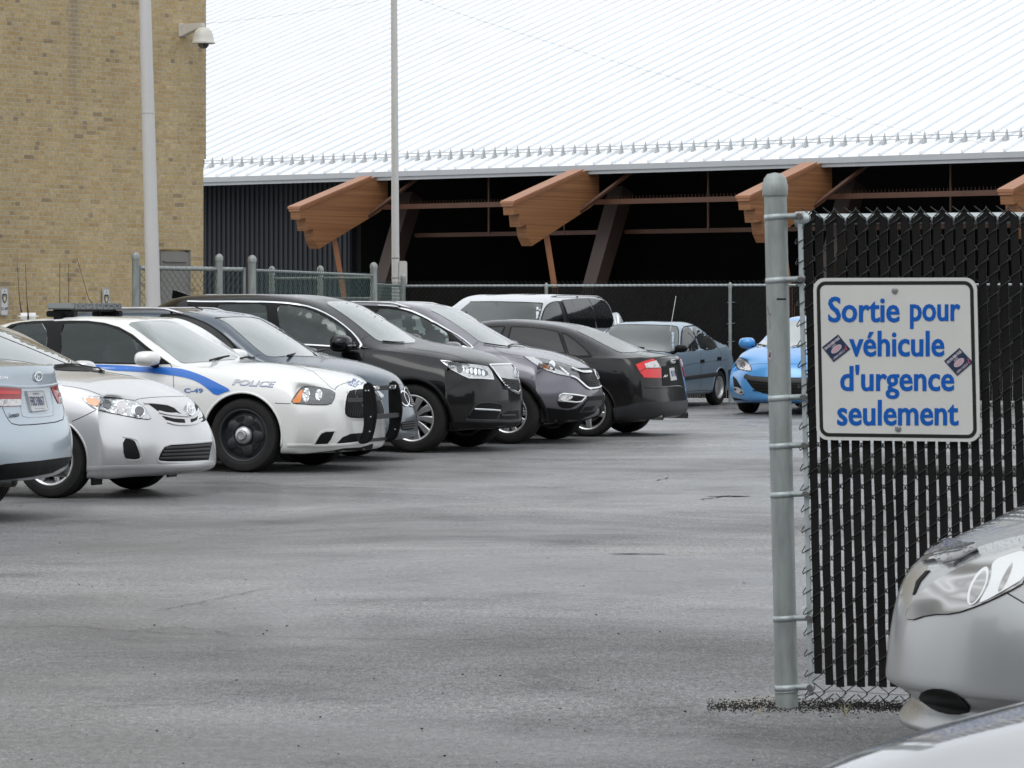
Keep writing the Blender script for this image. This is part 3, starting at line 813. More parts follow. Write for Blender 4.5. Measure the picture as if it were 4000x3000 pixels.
P.seam(c1, [(1472, 492), (1490, 530), (1497, 600), (1503, 700), (1500, 900)]); P.seam(c1, [(466, 120), (455, 300), (462, 480), (470, 700)])
P.seam(c2, [(605, 1050), (680, 1055), (740, 1055)]); P.seam(c2, [(450, 690), (700, 712), (920, 762), (1000, 830), (1120, 945), (1140, 905), (1200, 880), (1290, 855)])
P.patch('headlight', M['lensd'], c2, [(742, 1052), (775, 990), (830, 920), (872, 902), (960, 908), (1126, 948), (1118, 1010), (1085, 1064), (950, 1066), (850, 1058)], .006, 1, mirror=True)
P.patch('indicator', M['amber'], c2, [(752, 1048), (788, 985), (835, 930), (845, 960), (830, 1010), (822, 1052)], .010, 1, mirror=True)
P.patch('lamp', M['lensb'], c2, P.ellipse((872, 985), 32, 62, .12), .011, 0, mirror=True)
P.patch('lamp', M['lens'], c2, P.ellipse((880, 985), 17, 45, .12), .015, 0, mirror=True)
P.patch('lamp', M['lensb'], c2, P.ellipse((982, 985), 28, 48, .12), .011, 0, mirror=True)
P.patch('lamp', M['lens'], c2, P.ellipse((990, 985), 15, 34, .12), .015, 0, mirror=True)
P.line('headlight_rim', M['trim'], c2, [(742, 1052), (775, 990), (830, 920), (872, 902), (960, 908), (1126, 948), (1118, 1010), (1085, 1064), (950, 1066), (850, 1058)], .005, True, 1, .004, mirror=True)
P.patch('grille', M['mesh'], c2, [(1232, 950), (1300, 932), (1440, 925), (1470, 1080), (1450, 1180), (1270, 1182), (1212, 1160), (1208, 1080)], .004, 1, mirror=True)
for q in ([(1225, 1038), (1340, 1036), (1450, 1036)], [(1228, 1020), (1340, 1018), (1450, 1018)]): P.line('grille_bar', M['dtrim'], c2, q, .013, False, 0, .008, mirror=True)
for i in range(7): P.line('grille_mesh', M['dtrim'], c2, [(1225+i*20, 950), (1240+i*20, 1000), (1222+i*20, 1060), (1240+i*20, 1110), (1228+i*20, 1165)], .003, False, 0, .006)
P.line('grille_surround', M['white'], c2, [(1232, 950), (1300, 932), (1440, 925), (1470, 1080), (1450, 1180), (1270, 1184), (1208, 1160), (1204, 1080)], .009, True, 1, .0, mirror=True)
P.patch('lower_vent', M['mesh'], c2, [(945, 1405), (965, 1365), (1010, 1298), (1060, 1293), (1120, 1293), (1090, 1360), (1060, 1400)], .004, 0, mirror=True)
P.line('vent_rim', M['white'], c2, [(938, 1410), (965, 1355), (1010, 1290), (1130, 1286)], .012, False, 1, .004, mirror=True)
P.patch('lower_intake', M['mesh'], c2, [(1140, 1398), (1190, 1345), (1260, 1315), (1340, 1308), (1460, 1305), (1440, 1385), (1300, 1395)], .004, 0)
P.line('bumper_ridge', M['white'], c2, [(715, 1415), (850, 1412), (1000, 1418), (1150, 1412), (1300, 1398), (1440, 1372), (1485, 1375)], .016, False, 1, .002, flat=.7)
P.patch('chin_spoiler', M['trim'], c2, [(722, 1488), (900, 1484), (1100, 1462), (1200, 1440), (1350, 1432), (1450, 1400), (1440, 1445), (1330, 1492), (1000, 1508), (800, 1506)], .008, 0)
P.text('police_lettering', M['outline'], c2, 'POLICE', (235, 893), (370, 22), (12, -50), .003, bold=.03, xs=1., shear=.25)
P.text('police_lettering', M['letgrey'], c2, 'POLICE', (240, 889), (362, 21), (10, -44), .0045, bold=.02, xs=1., shear=.25)
P.text('unit_number', M['outline'], c1, 'C-49', (1590, 738), (164, 2), (2, -38), .004, bold=.03)
P.text('hood_lettering', M['outline'], c2, 'POLICE', (1222, 886), (78, 28), (36, -26), .003, bold=.01)
P.text('hood_lettering', M['outline'], c2, '911', (1262, 852), (90, 38), (22, -18), .003, bold=.01)
P.mirror_cap(-.97, 1.03, 1.075, (.22, .27, .155), M['white'])
for sd in (-1, 1):
    P.wheel(0, sd, .352, .225, .248, 'steel'); P.wheel(-3.05, sd, .352, .225, .248, 'steel')
for k in (0, 1): P.lip(.012, None, k)
# light bar
lb = MB(); lb.box((-2.12, 0, 1.575), (.28, 1.12, .062)); b = lb.build('light_bar', M['bar'], P.root, False, .012)
cc = MB(); cc.box((-2.12, 0, 1.535), (.20, 1.0, .03)); cc.build('light_bar_base', M['trim'], b, False, .006)
mm = MB()
for i in range(9): mm.box((-2.12, -.5+i*.125, 1.576), (.286, .012, .048))
for i in range(8): mm.box((-2.12, -.4375+i*.125, 1.578), (.284, .075, .026))
mm.build('light_modules', M['lensd'], b)
for y in (-.5, .5):
    ft = MB(); ft.box((-2.12, y, 1.50), (.3, .10, .06)); ft.box((-2.12, y*1.12, 1.46), (.10, .06, .10)); ft.build('light_bar_foot', M['trim'], b, False, .01)
for pp in (.0,):
    b2 = MB(); b2.box((-2.80, .1, 1.475), (.18, .16, .07)); b2.build('roof_sensor', M['white'], P.root, True, .03)
for i, (x, y, lx, h) in enumerate(((-2.9, .15, .05, .46), (-2.75, .0, .03, .44), (-2.5, .2, 0, .46), (-2.35, .1, .0, .44), (-2.0, .1, .26, .50))):
    a = MB().tube([(x, y, 1.42), (x, y, 1.50), (x-lx*.5, y, 1.65), (x-lx, y, 1.44+h+.12)], [.012, .008, .003, .002], 6); a.build('antenna', M['trim'], P.root)
# push bumper
def pad(y):
    pr = [(.985, .78), (.995, .84), (1.05, .84), (1.085, .79), (1.11, .64), (1.115, .55), (1.08, .36), (1.045, .29), (.965, .27), (.94, .285), (1.0, .40), (.99, .60)]
    pr = chaikin(pr, 2)
    return pr
pb = None
for y in (-.33, .33):
    mb = MB().prism(pad(y), .035, Matrix.Translation((0, y, 0)))
    o = mb.build('push_plate' if pb else 'push_bumper', M['trim'], pb or P.root, False, .006)
    if pb is None: pb = o
    rr = MB().tube([(x+.006, y, z) for x, z in (pad(y)*2)[4:40]], .013, 8); rr.build('rubber_edge', M['trim'], pb, True)
    bl = MB()
    for x, z in ((1.02, .77), (1.05, .77), (1.07, .52), (1.06, .38)):
        bl.lathe([(0, -.004), (.009, -.004), (.009, .004), (0, .004)], 10, (x, y-.022, z), 'y')
    bl.build('bolts', M['bolt'], pb, True)
cb = MB(); cb.box((1.04, 0, .79), (.05, .66, .045)); cb.box((1.08, 0, .52), (.045, .66, .045)); cb.box((.95, 0, .29), (.06, .66, .03)); cb.build('cross_bar', M['dtrim'], pb, False, .004)
ll = MB(); ll.box((1.07, -.22, .795), (.03, .12, .035)); ll.box((1.07, .22, .795), (.03, .12, .035)); ll.build('warning_lamp', M['lensb'], pb, False, .004)
wp = MB(); wp.tube([(-.50, -.58, 1.055), (-.53, -.3, 1.075), (-.56, .0, 1.09)], .010, 6); wp.tube([(-.49, .12, 1.065), (-.52, .35, 1.075), (-.56, .62, 1.06)], .010, 6); wp.build('wiper', M['trim'], P.root)
P.done()
# ================= silver sedan, nose out of the left edge
SP = dict(st=[-3.2, -2.9, -2.6, -2.2, -1.8, -1.4, -1.1, -.85, -.6, -.35, -.1, .2, .45, .65],
 W=[(-3.2, .85), (-2.6, .878), (0, .88), (.5, .87)], low=[(-3.2, .22), (-2.6, .18), (.3, .17)],
 sh=[(-3.2, .78, 1.03), (-2.6, .82, 1.02), (-1.5, .835, .99), (-.6, .825, .955), (0, .80, .915), (.35, .77, .86), (.6, .73, .79)],
 rail=[(-3.2, .62, 1.08), (-2.9, .62, 1.12), (-2.3, .60, 1.36), (-1.7, .605, 1.40), (-1.15, .64, 1.36), (-.35, .78, .985), (-.1, .64, .985), (.2, .60, .95), (.45, .56, .88), (.65, .52, .82)],
 cen=[(-3.2, 1.08), (-2.9, 1.12), (-2.3, 1.40), (-1.7, 1.455), (-1.1, 1.42), (-.15, 1.035), (.1, 1.01), (.45, .93), (.66, .86)],
 front=[(.94, .19, .44, .80), (.98, .31, .46, .87), (.97, .46, .46, .875), (.87, .66, .45, .84), (.76, .79, .43, .72)],
 rear=[(-3.45, .25, .3, .8), (-3.52, .4, .25, .85), (-3.53, .65, .22, .86), (-3.5, .9, .2, .84), (-3.4, 1.05, .18, .72)],
 arch=[(0, .315, .352), (-2.6, .315, .35)], crease=[('t2', -1.1, -.35, .3)])
P = Car('parked_car', 'silver sedan with a chrome oval badge, front end beside the white police sedan', 'car', SP, M['silver'], HEAD, (194, 1947), (0, -.85), ROW)
P.patch('windshield', M['wind'], c1, [(-120, 160), (0, 190), (150, 240), (300, 300), (430, 372), (560, 440), (700, 478), (722, 520), (740, 555), (560, 535), (430, 512), (200, 470), (0, 448), (-200, 430)], .004, 1)
P.line('windshield_seal', M['trim'], c1, [(-100, 105), (0, 135), (150, 190), (300, 262), (450, 345), (600, 430), (740, 500), (910, 548)], .012, False, 1, .002)
P.patch('cowl', M['trim'], c1, [(460, 517), (600, 500), (720, 512), (900, 548), (760, 556), (600, 552), (480, 545)], .006, 0)
P.line('wiper', M['trim'], c1, [(470, 522), (620, 503), (800, 540), (905, 550)], .013, False, 1, .02)
P.seam(c1, [(540, 678), (640, 690), (740, 710), (840, 745), (905, 775)])
P.seam(c1, [(905, 775), (1000, 782), (1165, 808), (1195, 792), (1300, 780), (1450, 772), (1630, 768)], mirror=False)
P.seam(c1, [(830, 888), (730, 940), (620, 988)])
HL = [(695, 770), (800, 772), (950, 785), (1080, 800), (1170, 815), (1240, 860), (1285, 930), (1308, 972), (1200, 962), (1060, 935), (930, 910), (830, 885), (760, 840)]
P.patch('headlight', M['lens'], c1, HL, .006, 1, mirror=True)
P.line('headlight_rim', M['trim'], c1, HL, .004, True, 1, .004, mirror=True)
P.patch('indicator', M['amber'], c1, [(735, 788), (790, 790), (852, 800), (850, 858), (800, 855), (760, 830)], .011, 1, mirror=True)
P.patch('reflector', M['lensd'], c1, P.ellipse((925, 843), 38, 42), .011, 0, mirror=True)
P.patch('lamp', M['lensb'], c1, P.ellipse((1037, 868), 60, 60), .013, 0, mirror=True)
P.patch('lamp', M['clear'], c1, P.ellipse((1048, 868), 44, 50), .018, 0, mirror=True)
P.patch('lamp', M['lensb'], c1, P.ellipse((1188, 905), 62, 55, .5), .012, 0, mirror=True)
P.patch('lamp', M['lensd'], c1, P.ellipse((1200, 905), 40, 38, .5), .016, 0, mirror=True)
P.patch('grille', M['mesh'], c1, [(1285, 838), (1400, 848), (1500, 862), (1550, 908), (1480, 910), (1370, 900)], .004, 0, mirror=True)
P.patch('grille', M['mesh'], c1, [(1400, 940), (1500, 962), (1592, 968), (1600, 1002), (1520, 1002), (1450, 985)], .004, 0, mirror=True)
P.patch('grille', M['mesh'], c1, [(1648, 965), (1680, 960), (1708, 940), (1700, 975), (1650, 1000)], .004, 0)
for q in ([(1240, 828), (1330, 830), (1480, 850), (1560, 920), (1600, 930)], [(1370, 905), (1450, 925), (1560, 935), (1640, 940), (1700, 915), (1712, 880)], [(1440, 990), (1520, 1012), (1620, 1015), (1700, 1000), (1742, 968)]): P.line('grille_bar', M['silver'], c1, q, .012, False, 1, .006)
P.line('badge', M['chrome'], c1, P.ellipse((1635, 888), 31, 50, -.1), .009, True, 0, .018)
P.line('badge', M['chrome'], c1, P.ellipse((1635, 880), 12, 40, -.1), .006, True, 0, .018)
P.line('badge', M['chrome'], c1, P.ellipse((1635, 868), 26, 16, -.1), .006, True, 0, .018)
P.patch('fog_recess', M['trim'], c1, [(1060, 1130), (1155, 1145), (1180, 1190), (1212, 1285), (1200, 1315), (1120, 1312), (1070, 1300)], .004, 1, mirror=True)
P.line('fog_recess_lip', M['silver'], c1, [(1060, 1115), (1150, 1130), (1200, 1150), (1215, 1230), (1240, 1310), (1180, 1325), (1100, 1325)], .012, False, 1, .002, mirror=True)
P.patch('lower_intake', M['mesh'], c1, [(1362, 1320), (1385, 1250), (1440, 1190), (1600, 1182), (1830, 1165), (1800, 1320), (1600, 1332), (1400, 1335)], .004, 0)
for k in range(4): P.line('intake_slat', M['dtrim'], c1, [(1425-k*15, 1215+k*30), (1600, 1208+k*30), (1812-k*4, 1190+k*34)], .010, False, 1, .008)
P.line('intake_lip', M['silver'], c1, [(1830, 1158), (1600, 1172), (1430, 1182), (1380, 1245), (1352, 1325), (1400, 1345), (1600, 1345), (1800, 1335)], .013, False, 1, .001)
P.line('bumper_lip', M['silver'], c1, [(760, 1395), (1000, 1385), (1300, 1380), (1600, 1370), (1840, 1345)], .02, False, 1, .0)
P.mirror_cap(-.62, .98, 1.03, (.18, .22, .15))
for sd in (-1, 1): P.wheel(0, sd, .315, .205, .21, 'eight'); P.wheel(-2.6, sd, .315, .205, .21, 'eight')
P.lip(.010)
fl = MB(); fl.box((.36, -.72, .19), (.02, .18, .16)); fl.box((.36, .72, .19), (.02, .18, .16)); fl.build('mud_flap', M['trim'], P.root, False, .004)
P.done()
# ================= grey-blue wagon hidden between the police car and the black SUV
SP = dict(st=[-3.0, -2.7, -2.4, -2.0, -1.6, -1.2, -.95, -.7, -.5, -.25, 0, .25, .45, .65],
 W=[(-3., .87), (0, .88), (.5, .87)], low=[(-3., .24), (.3, .2)],
 sh=[(-3, .82, 1.08), (-2, .83, 1.05), (-1, .83, 1.0), (-.5, .82, .97), (0, .79, .94), (.4, .74, .87), (.6, .7, .81)],
 rail=[(-3, .63, 1.42), (-2.4, .64, 1.50), (-1.6, .65, 1.50), (-1.0, .67, 1.43), (-.35, .78, 1.02), (-.1, .63, 1.02), (.3, .58, .96), (.5, .54, .89), (.65, .5, .84)],
 cen=[(-3, 1.46), (-2.4, 1.545), (-1.6, 1.55), (-1.0, 1.50), (-.15, 1.09), (.1, 1.05), (.4, .98), (.7, .87)],
 front=[(.88, .22, .48, .8), (.92, .32, .5, .86), (.91, .48, .5, .87), (.81, .70, .48, .82), (.72, .84, .44, .68)],
 rear=[(-3.35, .28, .3, .8), (-3.42, .45, .25, .85), (-3.4, .7, .22, .86), (-3.35, .95, .22, .84), (-3.15, 1.3, .2, .7)],
 arch=[(0, .33, .37), (-2.6, .33, .37)], crease=[('t2', -1.0, -.35, .3)])
P = Car('parked_car', 'slate blue wagon with roof rails and twin oval grille behind the white police sedan', 'car', SP, M['slate'], HEAD, (1150, 1806), (0, -.85), ROW)
P.patch('windshield', M['wind'], c2, [(100, 318), (300, 308), (455, 318), (545, 368), (705, 462), (845, 557), (960, 640), (900, 648), (740, 640), (560, 655), (505, 628), (400, 540), (280, 430), (180, 350)], .004, 1)
P.line('windshield_seal', M['trim'], c2, [(90, 316), (300, 306), (456, 314), (550, 366), (712, 462), (850, 557), (965, 640)], .008, False, 1, .003)
P.patch('window_frame', M['trim'], c2, [(-430, 285), (-200, 275), (-60, 325), (30, 362), (120, 420), (210, 490), (280, 570), (330, 620), (385, 668), (240, 640), (0, 590), (-200, 560), (-420, 500)], .003, 1, mirror=True)
P.patch('side_window', M['glass'], c2, [(-400, 310), (-200, 300), (-30, 350), (60, 400), (150, 465), (220, 530), (265, 585), (120, 570), (-100, 545), (-390, 500)], .007, 1, mirror=True)
P.seam(c2, [(388, 665), (440, 640), (480, 632)]); P.seam(c2, [(640, 700), (900, 720), (1130, 770), (1300, 830), (1440, 892), (1560, 905), (1720, 885), (1760, 880)], mirror=False)
for cc_, r_ in ((( 1722, 1012), (33, 62)), ((1770, 992), (44, 88))):
    P.patch('grille', M['mesh'], c2, P.ellipse(cc_, r_[0], r_[1], -.35), .006, 0)
    P.line('grille_surround', M['chrome'], c2, P.ellipse(cc_, r_[0]+3, r_[1]+4, -.35), .009, True, 0, .008)
for k in range(9): P.line('grille_slat', M['alloy'], c2, [(1738+k*5, 925+k*17), (1795+k*4, 918+k*17)], .006, False, 0, .012)
P.patch('lower_intake', M['mesh'], c2, [(1690, 1215), (1760, 1205), (1825, 1200), (1810, 1275), (1740, 1290), (1700, 1285)], .005, 1)
for k in range(3): P.line('intake_slat', M['dtrim'], c2, [(1695, 1228+k*20), (1815, 1216+k*20)], .007, False, 0, .012)
P.patch('headlight', M['lens'], c2, [(1330, 905), (1420, 915), (1500, 940), (1560, 1000), (1480, 1010), (1380, 960)], .006, 1, mirror=True)
P.rails([(-2.9, .58), (-1.35, .60)])
P.mirror_cap(-.62, .97, 1.06, (.18, .22, .17))
a = MB().tube([(-1.45, .1, 1.54), (-1.62, .1, 1.60)], .006, 6); a.build('antenna', M['trim'], P.root)
wp = MB(); wp.tube([(-.18, -.60, 1.07), (-.2, -.36, 1.085), (-.23, -.08, 1.115)], .014, 6); wp.tube([(-.14, -.02, 1.09), (-.18, .2, 1.11), (-.23, .48, 1.12)], .014, 6); wp.build('wiper', M['trim'], P.root)
for sd in (-1, 1): P.wheel(0, sd, .33, .215, .22, 'five'); P.wheel(-2.6, sd, .33, .215, .22, 'five')
P.done()
# ================= black SUV
SP = dict(st=[-3.3, -3.0, -2.7, -2.3, -1.9, -1.55, -1.2, -.95, -.7, -.45, -.15, .15, .4, .6],
 W=[(-3.3, .95), (-2, .975), (0, .98), (.5, .965)], low=[(-3.3, .3), (-2.5, .27), (.3, .25)],
 sh=[(-3.3, .88, 1.22), (-2, .90, 1.15), (-1, .905, 1.09), (-.55, .89, 1.10), (0, .85, 1.04), (.3, .83, .99), (.55, .80, .93)],
 rail=[(-3.3, .70, 1.58), (-2.7, .715, 1.635), (-2, .72, 1.66), (-1.6, .73, 1.63), (-1.2, .76, 1.515), (-.55, .86, 1.12), (-.3, .72, 1.14), (.1, .68, 1.10), (.4, .64, 1.03), (.6, .6, .965)],
 cen=[(-3.3, 1.67), (-2.7, 1.715), (-2, 1.72), (-1.5, 1.69), (-1.15, 1.635), (-.3, 1.19), (0, 1.17), (.35, 1.09), (.62, .99)],
 front=[(.79, .25, .44, .88), (.83, .38, .46, .955), (.84, .56, .46, .965), (.81, .77, .46, .92), (.72, .93, .43, .78)],
 rear=[(-3.75, .33, .3, .85), (-3.82, .5, .25, .95), (-3.8, .8, .22, .96), (-3.72, 1.05, .22, .93), (-3.45, 1.45, .2, .78)],
 arch=[(0, .365, .425), (-2.82, .365, .425)], crease=[('t2', -1.2, -.55, .3), ('r5', -3.3, -.7, .3)])
PW = [(c2, [(60, 196), (300, 192), (512, 190), (540, 250), (550, 540), (300, 520), (60, 500)], 1), (c2, [(618, 200), (760, 208), (900, 238), (1040, 300), (1160, 380), (1225, 425), (1222, 548), (1000, 545), (800, 540), (645, 400), (635, 320)], 1)]
P = Car('parked_suv', 'black SUV with chrome window line and pentagon chrome grille', 'SUV', SP, M['black'], HEAD, (1609, 1769), (0, -.95), ROW, wins=PW)
P.pane(c2, [(-150, 185), (200, 182), (560, 176), (565, 560), (300, 540), (-150, 520)], [(60, 196), (300, 192), (512, 190), (540, 250), (550, 540), (300, 520), (60, 500)])
P.pane(c2, [(565, 178), (760, 192), (930, 228), (1080, 300), (1200, 385), (1300, 475), (1370, 572), (1100, 560), (860, 552), (620, 548), (565, 545)], [(618, 200), (760, 208), (900, 238), (1040, 300), (1160, 380), (1225, 425), (1222, 548), (1000, 545), (800, 540), (645, 400), (635, 320)])
P.seats((-1.5, -2.4), 1.15)
P.wheel_in(-.95, 1.13, .4)
P.line('chrome_window_line', M['chrome'], c2, [(-150, 172), (0, 176), (300, 174), (560, 178), (760, 190), (930, 225), (1080, 295), (1200, 378), (1300, 468), (1372, 575), (1240, 572), (1095, 560), (860, 547), (700, 540)], .013, False, 1, .005, mirror=True)
P.patch('windshield', M['wind'], c2, [(1030, 178), (1150, 170), (1270, 178), (1400, 240), (1560, 335), (1720, 440), (1850, 528), (1700, 532), (1540, 520), (1490, 510), (1400, 440), (1280, 340), (1150, 250)], .004, 1)
P.line('wiper', M['trim'], c2, [(1535, 520), (1640, 530), (1720, 530)], .012, False, 1, .012)
P.seam(c2, [(1352, 500), (1415, 466)]); P.seam(c2, [(1380, 578), (1372, 640), (1366, 720), (1372, 820), (1385, 900)]); P.seam(c2, [(560, 170), (558, 350), (575, 560)])
P.seam(c3, [(-20, 715), (100, 735), (300, 760), (500, 800), (650, 860), (720, 905)]); P.seam(c3, [(630, 1052), (500, 1120), (385, 1188)]); P.seam(c3, [(855, 900), (1000, 885), (1092, 888)], mirror=False)
HL = [(332, 852), (440, 862), (600, 890), (720, 905), (840, 925), (880, 975), (908, 1055), (780, 1048), (640, 1045), (560, 1010), (440, 945)]
P.patch('headlight', M['lens'], c3, HL, .006, 0, mirror=True)
P.line('headlight_rim', M['chrome'], c3, HL, .005, True, 0, .006, mirror=True)
P.patch('indicator', M['lensd'], c3, [(350, 862), (430, 872), (510, 910), (430, 905)], .010, 0, mirror=True)
for k in range(5): P.patch('lamp', M['lensb'], c3, P.ellipse((622+k*42, 962+k*8), 17, 34, -.1), .012, 0, mirror=True)
P.patch('lamp', M['lensd'], c3, P.ellipse((540, 950), 34, 40), .012, 0, mirror=True)
P.patch('lamp_shade', M['lensd'], c3, [(590, 925), (720, 935), (830, 960), (855, 1020), (740, 1015), (640, 1000), (600, 960)], .009, 1, mirror=True)
P.patch('grille_shield', M['alloy'], c3, [(862, 915), (1090, 905), (1150, 1000), (1160, 1060), (1050, 1050), (960, 1035)], .010, 0)
P.patch('grille', M['mesh'], c3, [(965, 1040), (1050, 1055), (1160, 1068), (1170, 1180), (1110, 1170), (1020, 1110)], .010, 0)
for k in range(5):
    P.line('grille_slat', M['dtrim'], c3, [(985+k*8, 1062+k*22)]+[(1000+k*10+i*15, 1062+k*23+(6 if i % 2 else -2)+i*1.5) for i in range(12-k)], .008, False, 0, .018)
P.line('grille_surround', M['chrome'], c3, [(860, 905), (1000, 900), (1100, 898), (1120, 930), (1165, 1050), (1190, 1165), (1165, 1205), (1090, 1170), (1020, 1110), (950, 1020), (900, 950)], .014, True, 0, .012)
P.line('badge', M['chrome'], c3, P.ellipse((1138, 990), 19, 50, -.12), .007, True, 0, .022)
P.patch('fog_recess', M['trim'], c3, [(620, 1480), (660, 1400), (720, 1315), (860, 1310), (1008, 1328), (985, 1400), (950, 1490), (780, 1492)], .006, 1, mirror=True)
P.line('fog_recess_lip', M['dtrim'], c3, [(640, 1440), (680, 1370), (740, 1308), (880, 1305), (1005, 1325), (980, 1400), (945, 1470)], .008, False, 1, .007, mirror=True)
P.line('chrome_strip', M['chrome'], c3, [(695, 1375), (800, 1380), (900, 1385), (970, 1392)], .010, False, 0, .014, mirror=True)
P.patch('lower_intake', M['mesh'], c3, [(965, 1490), (1010, 1430), (1060, 1400), (1170, 1390), (1180, 1480), (1100, 1492)], .006, 0)
P.line('intake_slat', M['dtrim'], c3, [(985, 1445), (1130, 1442)], .012, False, 0, .012)
P.line('bumper_lip', M['dtrim'], c3, [(600, 1490), (750, 1500), (950, 1502), (1080, 1510), (1168, 1500)], .018, False, 1, .004)
P.patch('lower_cladding', M['trim'], c3, [(428, 1520), (600, 1522), (900, 1530), (1165, 1518), (1150, 1570), (900, 1610), (435, 1640)], .006, 0, mirror=True)
P.mirror_cap(-.80, 1.06, 1.175, (.22, .28, .20), drop=.05)
o = MB().box((-.66, -1.05, 1.155), (.012, .2, .014)); o.box((-.66, 1.05, 1.155), (.012, .2, .014)); o.build('mirror_strip', M['chrome'], P.root)
for sd in (-1, 1): P.wheel(0, sd, .372, .245, .25, 'ten'); P.wheel(-2.82, sd, .372, .245, .25, 'ten')
P.lip(.024, M['trim'], ext=.012)
f = MB(); f.prism([(-3.28, 1.665), (-2.98, 1.69), (-3.08, 1.71), (-3.22, 1.755), (-3.27, 1.76)], .02); f.build('roof_fin', M['black'], P.root)
P.done()
# ================= dark grey SUV
SP = dict(st=[-3.05, -2.75, -2.45, -2.05, -1.65, -1.35, -1.1, -.85, -.65, -.45, -.2, .1, .35, .55],
 W=[(-3.0, .89), (-2, .905), (0, .91), (.5, .9)], low=[(-3.0, .3), (-2.5, .27), (.3, .22)],
 sh=[(-3, .83, 1.2), (-2, .845, 1.12), (-1, .845, 1.06), (-.45, .83, 1.05), (0, .80, .99), (.3, .78, .93), (.5, .75, .88)],
 rail=[(-3, .63, 1.48), (-2.45, .65, 1.565), (-1.8, .66, 1.585), (-1.35, .675, 1.54), (-1.1, .70, 1.47), (-.45, .81, 1.075), (-.2, .68, 1.085), (.1, .63, 1.03), (.35, .6, .96), (.55, .56, .90)],
 cen=[(-3, 1.56), (-2.4, 1.635), (-1.8, 1.65), (-1.4, 1.625), (-1.1, 1.57), (-.22, 1.125), (.05, 1.09), (.35, .99), (.57, .90)],
 front=[(.74, .3, .43, .80), (.79, .42, .45, .87), (.79, .55, .45, .895), (.74, .72, .43, .85), (.64, .85, .40, .72)],
 rear=[(-3.4, .33, .3, .8), (-3.5, .5, .25, .88), (-3.48, .8, .22, .89), (-3.4, 1.05, .22, .87), (-3.2, 1.4, .2, .7)],
 arch=[(0, .35, .40), (-2.62, .35, .40)], crease=[('t2', -1.1, -.45, .3), ('r5', -3., -.6, .3)])
PW = [(c2, [(1470, 228), (1620, 236), (1760, 262), (1900, 325), (2030, 400), (2108, 455), (2108, 545), (1900, 530), (1650, 500), (1480, 450)], 1)]
P = Car('parked_suv', 'dark grey compact SUV with chrome roof rail and dark lower bumper, nose out', 'SUV', SP, M['grey'], HEAD, (1985, 1735), (0, -.88), ROW, wins=PW)
P.pane(c2, [(1330, 205), (1500, 212), (1700, 235), (1860, 290), (2000, 360), (2120, 440), (2270, 560), (2100, 560), (1850, 540), (1600, 500), (1350, 480)], [(1470, 228), (1620, 236), (1760, 262), (1900, 325), (2030, 400), (2108, 455), (2108, 545), (1900, 530), (1650, 500), (1480, 450)])
P.seats((-1.35,), 1.1)
P.wheel_in(-.85, 1.08, .36)
P.line('chrome_window_line', M['chrome'], c3, [(-340, 262), (-240, 266), (-150, 275), (0, 312), (100, 352), (250, 430), (400, 518), (560, 608), (695, 722), (640, 722), (560, 700), (440, 680)], .013, False, 1, .006, mirror=True)
P.patch('windshield', M['wind'], c3, [(205, 300), (300, 292), (400, 292), (520, 340), (700, 440), (900, 560), (1100, 680), (1060, 700), (960, 690), (800, 665), (740, 640), (640, 560), (480, 450), (330, 360)], .004, 1)
P.line('wiper', M['trim'], c3, [(800, 672), (920, 690), (1080, 712)], .013, False, 1, .012)
P.line('wiper', M['trim'], c3, [(1070, 702), (1130, 682), (1240, 700)], .013, False, 1, .014)
P.seam(c3, [(690, 692), (740, 648)]); P.seam(c3, [(900, 700), (950, 745), (1010, 772), (1120, 790), (1225, 806)])
P.seam(c3, [(1225, 806), (1450, 850), (1650, 890), (1790, 935), (1950, 930)], mirror=False); P.seam(c3, [(1310, 1042), (1360, 1000), (1430, 960)]); P.seam(c3, [(565, 620), (580, 720), (590, 900)])
HL = [(1225, 808), (1340, 818), (1500, 845), (1650, 880), (1760, 915), (1830, 985), (1735, 1030), (1600, 1005), (1480, 965), (1380, 915), (1300, 860)]
P.patch('headlight', M['lensd'], c3, HL, .006, 0, mirror=True)
P.patch('headlight_liner', M['lens'], c3, [(1240, 815), (1340, 825), (1400, 860), (1440, 930), (1560, 985), (1720, 1015), (1735, 1028), (1600, 1003), (1480, 963), (1380, 912), (1300, 858)], .010, 0, mirror=True)
P.patch('indicator', M['amber'], c3, [(1425, 890), (1465, 895), (1520, 950), (1475, 945), (1440, 925)], .012, 0, mirror=True)
P.patch('lamp', M['lensb'], c3, P.ellipse((1530, 905), 36, 44, .2), .013, 0, mirror=True)
P.patch('lamp', M['lensb'], c3, [(1605, 920), (1630, 925), (1725, 1010), (1700, 1010)], .013, 0, mirror=True)
P.line('headlight_rim', M['chrome'], c3, [(1240, 815), (1400, 828), (1600, 868), (1760, 918)], .005, False, 0, .008, mirror=True)
P.patch('grille', M['trim'], c3, [(1790, 940), (1950, 935), (2010, 1000), (2040, 1050), (2040, 1130), (1940, 1140), (1850, 1060), (1830, 985)], .008, 0)
P.line('grille_bar', M['chrome'], c3, [(1740, 938), (1800, 965), (1870, 985), (1950, 978)], .018, False, 1, .018)
P.line('grille_surround', M['chrome'], c3, [(1735, 1025), (1790, 1040), (1850, 1090), (1910, 1145), (1950, 1160), (2045, 1150), (2060, 1130)], .015, False, 1, .014)
for k in range(4): P.line('grille_mesh', M['dtrim'], c3, [(1905+k*8+i*14, 1075+k*20+(5 if i % 2 else -5)) for i in range(10-k)], .005, False, 0, .016)
P.line('badge', M['chrome'], c3, [(1975, 960), (1998, 955), (2030, 1050), (2008, 1055)], .008, True, 0, .022)
P.line('badge', M['chrome'], c3, [(1988, 965), (1995, 1010), (2015, 1045)], .008, False, 0, .022)
